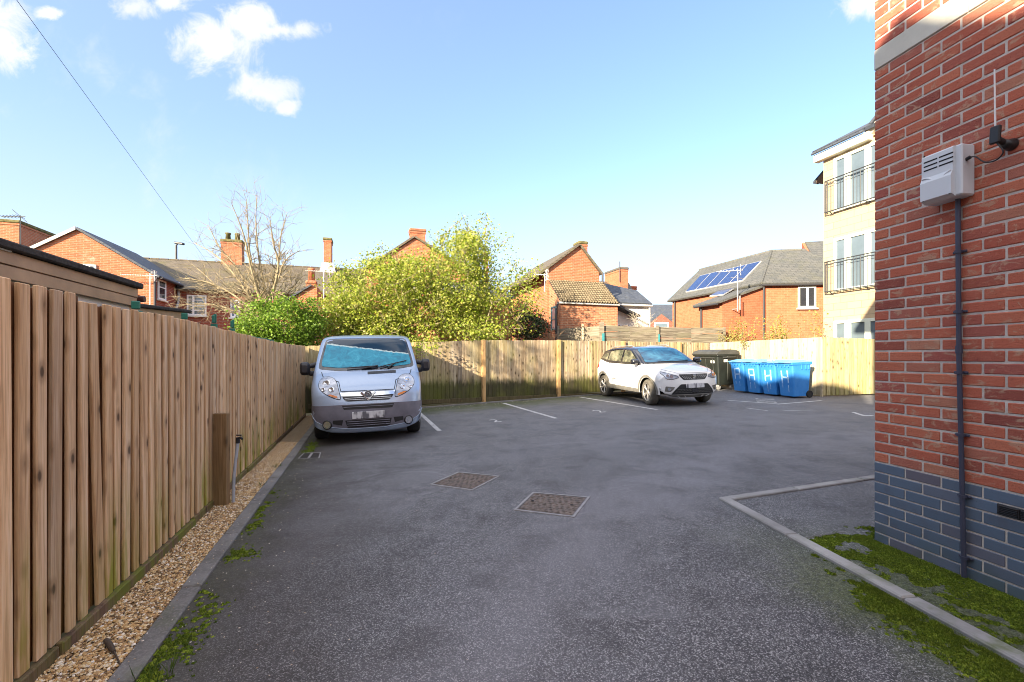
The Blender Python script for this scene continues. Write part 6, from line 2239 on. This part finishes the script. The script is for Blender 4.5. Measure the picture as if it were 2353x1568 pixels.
def taper(mb, w0, d0, z0, w1, d1, z1, b=.035, y0=0., y1=0., m=0):
    """rounded tapered tub: two rounded rectangles joined"""
    def ring(w, d, z, yo):
        out = []
        for (sx, sy, a0) in ((1, 1, 0), (-1, 1, 90), (-1, -1, 180), (1, -1, 270)):
            for k in range(4):
                a = R(a0 + 30 * k)
                out.append(V((sx * (w / 2 - b) + b * math.cos(a), yo + sy * (d / 2 - b) + b * math.sin(a), z)))
        return out
    A, B = ring(w0, d0, z0, y0), ring(w1, d1, z1, y1)
    n = len(A)
    mb.add(A + B, [(i, (i + 1) % n, n + (i + 1) % n, n + i) for i in range(n)], m, False)
    mb.add(A, [tuple(range(n))[::-1]], m); mb.add(B, [tuple(range(n))], m)


def wheelie():
    o = thing('wheelie_bin', (0, 0, 0), 'x', 'wheelie bin', 'blue wheelie bins along the pale fence')
    b = MB()
    taper(b, .47, .50, .05, .565, .64, .92, .04, -.02, .0)
    taper(b, .60, .70, .915, .61, .72, .975, .03)
    for x in (-.18, -.06, .06, .18): b.bbox((x, .345, .885), (.012, .03, .06), None, .003)
    for y in (-.12, .02, -.22): b.bbox((-.29, y, .85), (.03, .016, .13), None, .004); b.bbox((.29, y, .85), (.03, .016, .13), None, .004)
    b.build('body', BLUEP, o, local=True)
    l = MB()
    vs = []; nx, ny = 8, 8
    for j in range(ny + 1):
        for i in range(nx + 1):
            u, v_ = i / nx * 2 - 1, j / ny * 2 - 1
            vs.append(V((u * .305, v_ * .37 + .01, .99 + .065 * (1 - u ** 4) * (1 - v_ ** 4) - .02 * (v_ + 1) * .3)))
    l.add(vs, [(j * (nx + 1) + i, j * (nx + 1) + i + 1, (j + 1) * (nx + 1) + i + 1, (j + 1) * (nx + 1) + i) for j in range(ny) for i in range(nx)], 0, True)
    l.bbox((0, .385, .975), (.56, .03, .03), None, .01); l.bbox((0, 0, .982), (.60, .72, .02), None, .008)
    l.bbox((0, .40, .985), (.20, .05, .02), None, .008)
    l.build('lid', LIDP, o, local=True)
    h = MB(); h.tube([V((-.24, -.40, .98)), V((.24, -.40, .98))], .017, 8)
    for x in (-.2, 0, .2): h.tube([V((x, -.33, .97)), V((x, -.40, .98))], .02, 6)
    h.build('handle', BLUEP, o, local=True)
    for sg in (-1, 1):
        w = MB(); c = V((sg * .25, -.27, .10))
        w.lathe([(0, -.025), (.06, -.025), (.10, -.022), (.10, .022), (.085, .026), (.06, .012), (.03, .02), (0, .02)], c, V((sg, 0, 0)), 20)
        w.build('wheel', RUBBER, o, local=True)
    return o


proto = wheelie()
nbin = -V((DP.y, -DP.x, 0)); nbin = NP if NP.dot(V((-1, 0, 0))) > 0 else -NP
labels = ['blue wheelie bin next to the big dark bin, marked A in thin white', 'blue wheelie bin second from the big dark bin, its white A drippy',
          'blue wheelie bin third from the big dark bin, its white letter smudged', 'blue wheelie bin with a clear white H, nearest the ribbed fence']
bins = []
roots = [proto] + [copy_tree(proto) for _ in range(3)]
for i in range(4):
    front = V((7.50, 12.60, 0)) - DP * (.60 * (3 - i))
    c = front - nbin * .37 + DP * .0
    c.z = gz(c.x, c.y)
    o = roots[i]
    o.location = c
    fw = (nbin + DP * (.0, -.02, .02, -.01)[i]).normalized()
    ground_tilt(o, fw)
    o['label'] = labels[i]
    bins.append(o)
    yq = lambda q: .23 + .09 * (q - .05) / .87 + .005
    lt = MB(); wv = .022
    SEG = [((-.10, .42), (-.10, .76)), ((.10, .40), (.10, .75)), ((-.10, .57), (.10, .575))] + ([((-.10, .75), (.10, .745))] if i < 2 else [])
    for (a0, b0), (a1, b1) in SEG:
        a1 += (.0, .012, -.01, .006)[i]; b0 += (.02, 0, .03, -.01)[i]
        n_s = 4
        for k in range(n_s):
            u0, u1 = k / n_s, (k + 1) / n_s
            p0 = (a0 + (a1 - a0) * u0, b0 + (b1 - b0) * u0); p1 = (a0 + (a1 - a0) * u1, b0 + (b1 - b0) * u1)
            hv = abs(b1 - b0) > abs(a1 - a0)
            off = (wv, 0) if hv else (0, wv)
            lt.add([(p0[0] - off[0], yq(p0[1] - off[1]), p0[1] - off[1]), (p1[0] - off[0], yq(p1[1] - off[1]), p1[1] - off[1]), (p1[0] + off[0], yq(p1[1] + off[1]), p1[1] + off[1]), (p0[0] + off[0], yq(p0[1] + off[1]), p0[1] + off[1])], [(0, 1, 2, 3)])
    lt.build('painted_letter', SPRAY, o, local=True)
    d_ = MB()
    for x, za, zb in (((-.07, .36, .22), (.09, .36, .26)), ((-.09, .36, .18), (.09, .36, .14)), ((.04, .4, .12), (-.06, .36, .2)), ((-.09, .36, .16), (.1, .36, .27)))[i]:
        yf = lambda q: .23 + .09 * (q - .05) / .87 + .006
        d_.add([(x - .012, yf(za), za), (x + .012, yf(za), za), (x + .008, yf(zb), zb), (x - .008, yf(zb), zb)], [(0, 1, 2, 3)])
    d_.build('paint_drips', SPRAY, o, local=True)
# rubbish showing under one lid
rb_ = MB()
c = bins[2].location + UP * 1.0 + nbin * .30
for i in range(14):
    q = c + DP * rf.uniform(-.24, .22) + nbin * rf.uniform(-.05, .05) + UP * rf.uniform(-.005, .03)
    lump(rb_, q, rf.uniform(.02, .04), .6, .4, rf)
t = NT('rubbish'); t.set(Base_Color=t.ramp(t.island(), [(0, (.03, .22, .12)), (.4, (.55, .56, .55)), (.75, (.10, .22, .25)), (1, (.7, .68, .6))], 'CONSTANT'), Roughness=.5)
tag(rb_.build('rubbish', t.m), 'white and green rubbish poking out under the lid of a blue bin', 'rubbish')

# the big dark trade bin
TB = plain('dark_green_bin', (.012, .016, .014), .5, 0, .3, 4.)
TBL = plain('dusty_black_lid', (.050, .052, .048), .6, 0, .25, 5.)
tc = V((6.87, 15.18, 0)) + (-DP) * .62 + (-nbin) * .43
tc.z = gz(tc.x, tc.y)
tb = thing('trade_bin', tc, 'big dark four wheeled rubbish bin with black lid between the white car and blue bins', 'rubbish bin')
ground_tilt(tb, nbin)
b = MB()
taper(b, 1.08, .66, .17, 1.24, .84, 1.16, .05)
b.bbox((0, 0, 1.17), (1.30, .90, .07), None, .02)
for x in (-.62, .62): b.bbox((x, 0, .75), (.03, .10, .85), None, .01)
for x in (-.35, 0, .35): b.bbox((x, .385, .70), (.05, .03, .75), Matrix.Rotation(-.09, 3, 'X'), .01)
b.build('body', TB, tb, local=True)
l = MB(); vs = []
for j in range(9):
    a = math.pi * j / 8
    for i in range(7): vs.append(V(((i / 6 - .5) * 1.30, .45 * math.cos(a), 1.20 + .16 * math.sin(a) ** .7)))
l.add(vs, [(j * 7 + i, j * 7 + i + 1, (j + 1) * 7 + i + 1, (j + 1) * 7 + i) for j in range(8) for i in range(6)], 0, True)
for sx in (-1, 1): l.add([V((sx * .65, .45 * math.cos(math.pi * j / 8), 1.20 + .16 * math.sin(math.pi * j / 8) ** .7)) for j in range(9)], [tuple(range(9))])
l.bbox((0, .46, 1.215), (1.32, .05, .05), None, .015)
l.build('lid', TBL, tb, local=True, fix=False)
h = MB()
for x in (-.66, .66): h.tube([V((x, -.25, 1.10)), V((x * 1.05, -.2, 1.10)), V((x * 1.05, .2, 1.10)), V((x, .25, 1.10))], .018, 8)
h.tube([V((-.5, .44, 1.08)), V((.5, .44, 1.08))], .018, 8)
h.build('handle', TBL, tb, local=True)
st_ = MB(); st_.bbox((-.35, .40, .95), (.18, .03, .09), Matrix.Rotation(-.09, 3, 'X'), .004); st_.bbox((.634, .12, .98), (.012, .14, .09), Matrix.Rotation(0, 3, 'X'), .003); st_.bbox((-.634, .12, .98), (.012, .14, .09), None, .003)
st_.build('sticker', plain('white_sticker', (.6, .6, .58), .5, 0, .3, 30.), tb, local=True)
for sx in (-1, 1):
    for sy in (-1, 1):
        w = MB(); c = V((sx * .45, sy * .27, .10))
        w.lathe([(0, -.02), (.06, -.02), (.10, -.018), (.10, .018), (.06, .02), (0, .02)], c, V((1, 0, 0)), 18)
        w.bbox(c + UP * .07, (.07, .05, .12), None, .008)
        w.build('castor', plain('castor_grey', (.30, .31, .32), .5, .3), tb, local=True)
# ------------------------------------------------------------------ trees and shrubs
def leafy(mb, c, spread, n, size, rnd, up=.2):
    for _ in range(n):
        p = V((c[0] + rnd.gauss(0, spread), c[1] + rnd.gauss(0, spread), c[2] + rnd.gauss(0, spread * .85)))
        a = V((rnd.gauss(0, 1), rnd.gauss(0, 1), rnd.gauss(0, .8))).normalized()
        b = a.orthogonal().normalized()
        b = (Matrix.Rotation(rnd.uniform(0, 6.28), 3, a) @ b)
        L = size * rnd.uniform(.6, 1.35); w = L * rnd.uniform(.32, .5)
        q = a.cross(b)
        mid = p + a * L * .5
        mb.add([p, mid + b * w - q * w * .25, p + a * L, mid - b * w - q * w * .25], [(0, 1, 2), (0, 2, 3)])


def grow(base, targets, rnd, r0, wob=.12, seg=.35, tip=.006, nb=None):
    """branches from the base to every target, each joining the nearest wood already grown"""
    nodes = [(V(b), 0) for b in base]      # position, index of parent
    par = [-1] * len(base)
    for t_ in sorted(targets, key=lambda q: min((q - n[0]).length for n in nodes[:len(base)])):
        best, bi = 1e9, 0
        for i, (p, dpt) in enumerate(nodes):
            d = (t_ - p).length + dpt * .05 + (max(0, p.z - t_.z) * .8)
            if d < best: best, bi = d, i
        p = nodes[bi][0]; L = (t_ - p).length; k = max(1, int(L / seg)); prev = bi
        sag = V((rnd.gauss(0, wob), rnd.gauss(0, wob), abs(rnd.gauss(0, wob)) * .5)) * L * .6
        for j in range(1, k + 1):
            u = j / k
            q = p.lerp(t_, u) + sag * math.sin(math.pi * u) + V((rnd.gauss(0, wob * .12), rnd.gauss(0, wob * .12), rnd.gauss(0, wob * .12)))
            nodes.append((q, nodes[prev][1] + 1)); par.append(prev); prev = len(nodes) - 1
    load = [0.0] * len(nodes)
    for i in range(len(nodes) - 1, -1, -1):
        load[i] = max(load[i], 1.0)
        if par[i] >= 0: load[par[i]] += load[i] if True else 0
    return nodes, par, load


def wood(mb, nodes, par, load, rmax, rmin, n=5):
    top = max(load)
    for i, p in enumerate(par):
        if p < 0: continue
        ra = max(rmin, rmax * (load[p] / top) ** .48); rb = max(rmin, rmax * (load[i] / top) ** .48)
        if par[p] >= 0 and ra > rb * 2.2: ra = rb * 1.5
        mb.tube([nodes[p][0], nodes[i][0]], [ra, rb], n if rb > .012 else 4, 0, False)


def twigs(mb, a, d, L, r, depth, rnd):
    k = 3; p = V(a); d = V(d).normalized(); pts = [p.copy()]
    for j in range(k):
        d = (d + V((rnd.gauss(0, .16), rnd.gauss(0, .16), rnd.gauss(.05, .14)))).normalized()
        p = p + d * L / k; pts.append(p.copy())
    mb.tube(pts, [r, r * .85, r * .7, r * .5], 4, 0, False)
    if depth <= 0: return
    for j in range(rnd.choice((2, 3, 3))):
        q = pts[rnd.randint(1, k)]
        nd = (d + V((rnd.gauss(0, .7), rnd.gauss(0, .7), rnd.gauss(0, .6)))).normalized()
        twigs(mb, q, nd, L * rnd.uniform(.5, .8), max(.0035, r * .62), depth - 1, rnd)


BARK = plain('grey_bark', (.20, .17, .12), .9, 0, .45, 9., .1, 0, .4)
BARKP = plain('pale_bark', (.27, .225, .145), .9, 0, .4, 9., .1, 0, .3)
LEAF_Y = leaf_mat('yellow_green_leaf', [(.12, .18, .014), (.25, .33, .025), (.38, .43, .05), (.52, .52, .11), (.23, .34, .025), (.57, .52, .20), (.17, .28, .02)], .45)
LEAF_G = leaf_mat('laurel_leaf', [(.07, .15, .012), (.14, .25, .02), (.24, .36, .045), (.10, .19, .015)], .35)
LEAF_D = leaf_mat('ivy_leaf', [(.014, .032, .012), (.025, .05, .016), (.04, .065, .02)], .15)
LEAF_W = leaf_mat('weed_leaf', [(.20, .22, .03), (.36, .36, .08), (.42, .34, .12), (.12, .09, .03)], .3)

rt_ = random.Random(21)


def ell(px, py, rx, ry, Y, dY, n, rnd, shell_=.55, zmin=.5):
    """targets in an ellipsoid whose outline is measured on the photo, at distance Y"""
    c = at(px, py, Y); sx, sz = rx / F * Y, ry / F * Y
    out = []
    while len(out) < n:
        d = V((rnd.gauss(0, 1), rnd.gauss(0, 1), rnd.gauss(0, 1))).normalized() * (shell_ + (1 - shell_) * rnd.random()) ** .6
        p = c + V((d.x * sx, d.y * dY, d.z * sz))
        if p.z > zmin: out.append(p)
    return out


# the big tree
tree = thing('leafy_tree', (-2.6, 15.2, gz(-2, 15)), 'large yellow green bushy tree overhanging the back fence behind the van', 'tree')
T = []
T += ell(862, 692, 105, 92, 15.0, 1.3, 120, rt_)
T += ell(1045, 650, 92, 108, 15.6, 1.3, 110, rt_)
T += ell(960, 680, 90, 88, 15.2, 1.5, 80, rt_)
T += ell(1085, 590, 45, 60, 15.6, .8, 34, rt_)
T += ell(960, 772, 200, 40, 14.6, .8, 60, rt_, .5, .9)
T += ell(800, 735, 55, 62, 14.4, .8, 44, rt_)
T += ell(1130, 715, 50, 60, 15.8, .9, 26, rt_)
SPR = ell(1185, 680, 58, 80, 15.8, .8, 44, rt_, .3)
TOPS = [at(*q) for q in ((872, 566, 15), (905, 578, 15), (898, 590, 15.2), (1050, 512, 15.6), (1068, 500, 15.5), (1100, 505, 15.6), (1118, 498, 15.6), (1125, 530, 15.6), (1015, 545, 15.5), (1150, 560, 15.7), (1236, 610, 15.8), (1228, 640, 15.8), (1205, 620, 15.8), (985, 560, 15.3), (1170, 545, 15.6), (835, 590, 15.0))]
base = [V((-3.0, 15.2, 0)), V((-2.2, 15.5, 0)), V((-1.5, 15.6, 0)), V((-.7, 15.8, 0)), V((-3.6, 14.9, 0))]
nodes, par, load = grow(base, T + SPR + TOPS, rt_, .1)
wm = MB(); wood(wm, nodes, par, load, .085, .010)
lf = MB()
for t_ in T:
    leafy(lf, t_, .22, 84, .078, rt_)
    for k in range(2):
        q = t_ + V((rt_.gauss(0, .25), rt_.gauss(0, .25), rt_.gauss(0, .25)))
        leafy(lf, q, .12, 18, .07, rt_)
for t_ in SPR: leafy(lf, t_, .22, 38, .075, rt_)
for t_ in TOPS: leafy(lf, t_, .11, 24, .07, rt_); leafy(lf, t_ - UP * .25, .16, 24, .07, rt_)
for q in ((955, 806, 11.95), (975, 800, 11.9), (1000, 795, 12.2), (945, 795, 12.0), (990, 790, 12.6), (960, 785, 12.6)):
    leafy(lf, at(*q), .12, 60, .055, rt_)
for t_ in T[::4]:
    d = (t_ - V((-2, 16.5, 2.2))).normalized() + V((rt_.gauss(0, .4), -.3, rt_.gauss(.1, .4)))
    twigs(wm, t_ - d.normalized() * .3, d, rt_.uniform(.5, .8), .011, 1, rt_)
wm.build('branches', BARKP, tree, uv=False)
lf.build('crown', LEAF_Y, tree, uv=False)

# laurel in the corner
tree = thing('laurel_bush', (-6.3, 12.9, gz(-6, 13)), 'bright green laurel bush behind the corner of the left fence', 'bush')
T = ell(648, 752, 84, 62, 13.0, 1.0, 120, rt_, .5, .3)
T += ell(600, 775, 45, 40, 12.6, .7, 40, rt_, .5, .3) + ell(715, 775, 30, 40, 13.2, .6, 26, rt_, .5, .3)
nodes, par, load = grow([V((-6.3, 12.9, 0)), V((-6.7, 12.9, 0)), V((-5.9, 13.1, 0))], T, rt_, .1)
wm = MB(); wood(wm, nodes, par, load, .05, .007); wm.build('branches', BARK, tree)
lf = MB()
for t_ in T: leafy(lf, t_, .16, 80, .066, rt_)
for k in range(46):
    q = at(rt_.uniform(572, 725), rt_.uniform(690, 720), 12.9); leafy(lf, q, .06, 16, .065, rt_)
lf.build('crown', LEAF_G, tree, uv=False)

# bare tree
tree = thing('bare_tree', (-7.9, 14.2, gz(-8, 14)), 'bare leafless tree with pale branches in front of the terrace', 'tree')
mains = [((590, 450), (588, 520), (596, 600), (612, 690)), ((535, 475), (560, 540), (578, 620), (600, 700)), ((566, 462), (570, 520), (575, 590), (598, 690)), ((660, 490), (645, 545), (640, 600), (620, 690)),
         ((690, 575), (655, 600), (640, 640), (618, 700)), ((450, 560), (500, 590), (545, 640), (595, 715)), ((425, 640), (480, 650), (540, 680), (595, 730)), ((620, 500), (628, 560), (640, 610), (622, 690)),
         ((480, 520), (505, 570), (540, 610), (585, 690)), ((445, 610), (480, 640), (530, 690), (590, 735)), ((690, 640), (665, 670), (640, 700), (610, 745)), ((430, 700), (490, 700), (550, 720), (595, 745))]
wm = MB()
trunk = [at(600, 830, 14.2), at(602, 760, 14.2), at(606, 725, 14.2)]
wm.tube(trunk, [.13, .11, .10], 8)


for mi_, mline in enumerate(mains):
    dep = 14.2 + rt_.uniform(-.9, .9)
    pts = [trunk[2] if mi_ % 2 else trunk[1].lerp(trunk[2], .5)]
    for j, (px_, py_) in enumerate(mline[::-1]): pts.append(at(px_, py_, 14.2 + (dep - 14.2) * (j + 1) / 4))
    pts = [V(p) for p in catmull([tuple(p) for p in pts], 4)]
    n_p = len(pts)
    rad = [.055 * (1 - .86 * i / (n_p - 1)) for i in range(n_p)]
    wm.tube(pts, rad, 6, 0, False)
    for i in range(4, n_p, 1):
        for _ in range(2 if i > 6 else 2):
            d = (pts[min(i + 1, n_p - 1)] - pts[i - 1]).normalized()
            nd = (d * .8 + V((rt_.gauss(0, .65), rt_.gauss(0, .55), rt_.gauss(0.02, .5)))).normalized()
            low_ = pts[i].z < 3.6
            twigs(wm, pts[i], nd, rt_.uniform(.35, .7) * (1.25 if low_ else .9), max(.006, rad[i] * .42), 2 if low_ else 1, rt_)
wm.build('branches', BARKP, tree, uv=False)

# dark ivy, weeds, and a pale bare shrub
tree = thing('ivy_bush', (at(1215, 800, 18)[0], 18, .3), 'dark shaded ivy bush left of the lean-to house', 'bush')
T = ell(1215, 752, 38, 36, 17.4, .6, 44, rt_, .5, .3) + ell(1200, 715, 20, 25, 17.6, .4, 14, rt_)
lf = MB()
for t_ in T: leafy(lf, t_, .15, 60, .07, rt_)
lf.build('crown', LEAF_D, tree, uv=False)
wm = MB(); nodes, par, load = grow([V((.7, 17.5, 0)), V((.9, 17.4, 0))], T, rt_, .1); wood(wm, nodes, par, load, .04, .006); wm.build('branches', BARK, tree)
lf = MB(); wm = MB()
tree = thing('weed_thicket', (at(1760, 800, 17)[0], 17, .3), 'straggly yellow weeds rising above the pale fence before the salmon house', 'weeds')
stems = []
for i in range(46):
    px_ = rt_.choice((1690, 1700, 1665, 1725, 1745, 1770, 1790, 1810, 1850, 1870, 1830)) + rt_.uniform(-14, 14)
    top = rt_.uniform(728, 778) if px_ < 1840 else rt_.uniform(690, 770)
    Y = 15.2 + rt_.uniform(-.4, .8) if px_ > 1700 else 18.3
    if px_ > 1800: Y = 14.6
    a = at(px_ + rt_.uniform(-10, 10), 812, Y); b = at(px_, top, Y)
    wm.tube([V((a.x, a.y, .3)), a.lerp(b, .5) + V((rt_.gauss(0, .05), 0, 0)), b], [.006, .005, .003], 4)
    n = 30 if px_ < 1800 else 16
    for k in range(5):
        q = a.lerp(b, .35 + .65 * k / 4)
        leafy(lf, q, .07 if px_ < 1800 else .10, n // 3 + 3, .055, rt_)
lf.build('leaves', LEAF_W, tree, uv=False); wm.build('stems', BARKP, tree, uv=False)
tree = thing('dry_shrub', (at(1465, 800, 20.5)[0], 20.5, .3), 'pale bare shrub in front of the white cottage', 'bush')
wm = MB()
for i in range(26):
    a = at(1467, 775, 20.3); d = V((rt_.gauss(0, .45), rt_.gauss(0, .3), 1))
    twigs(wm, a, d, rt_.uniform(.4, .75), .010, 2, rt_)
wm.build('branches', plain('pale_twigs', (.50, .45, .36), .9, 0, .2), tree, uv=False)
tree = thing('dead_hedge', (at(1265, 800, 17.8)[0], 17.8, .3), 'tangle of dry brown stems left of the grey panel fence', 'bush')
wm = MB()
for i in range(24):
    a = at(1262 + rt_.uniform(-14, 14), 785, 17.6); d = V((rt_.gauss(0, .7), rt_.gauss(0, .3), .8))
    twigs(wm, a, d, rt_.uniform(.25, .45), .008, 1, rt_)
wm.build('branches', plain('brown_twigs', (.34, .22, .13), .9, 0, .2), tree, uv=False)

# a second bare tree beyond the garages: its twigs dapple the back fence
tree = thing('bare_tree', (-8.0, 2.4, gz(-8, 2)), 'bare tree beyond the garages, outside the left edge of the photo', 'tree')
wm = MB()
b0 = V((-8.0, 2.4, -.3))
wm.tube([b0, b0 + UP * 2.5, b0 + V((.1, .1, 4.8))], [.14, .12, .09], 8)
for i in range(15):
    s_ = b0 + V((.1, .1, 4.6 + .2 * (i % 3)))
    p_ = PA * rt_.uniform(-1.6, 2.1) + QA * rt_.uniform(-.5, .5)
    e_ = s_ + p_ + UP * rt_.uniform(1.2, 2.5)
    pts = [V(p) for p in catmull([tuple(s_), tuple(s_.lerp(e_, .5) + UP * .25), tuple(e_)], 4)]
    wm.tube(pts, [.04 * (1 - .8 * k / 8) for k in range(9)], 5, 0, False)
    for k in range(2, 9):
        for _ in range(2):
            twigs(wm, pts[k], (pts[k] - pts[k - 1]).normalized() + V((rt_.gauss(0, .7), rt_.gauss(0, .7), rt_.gauss(0, .6))), rt_.uniform(.35, .7), .012, 1, rt_)
wm.build('branches', BARK, tree, uv=False)
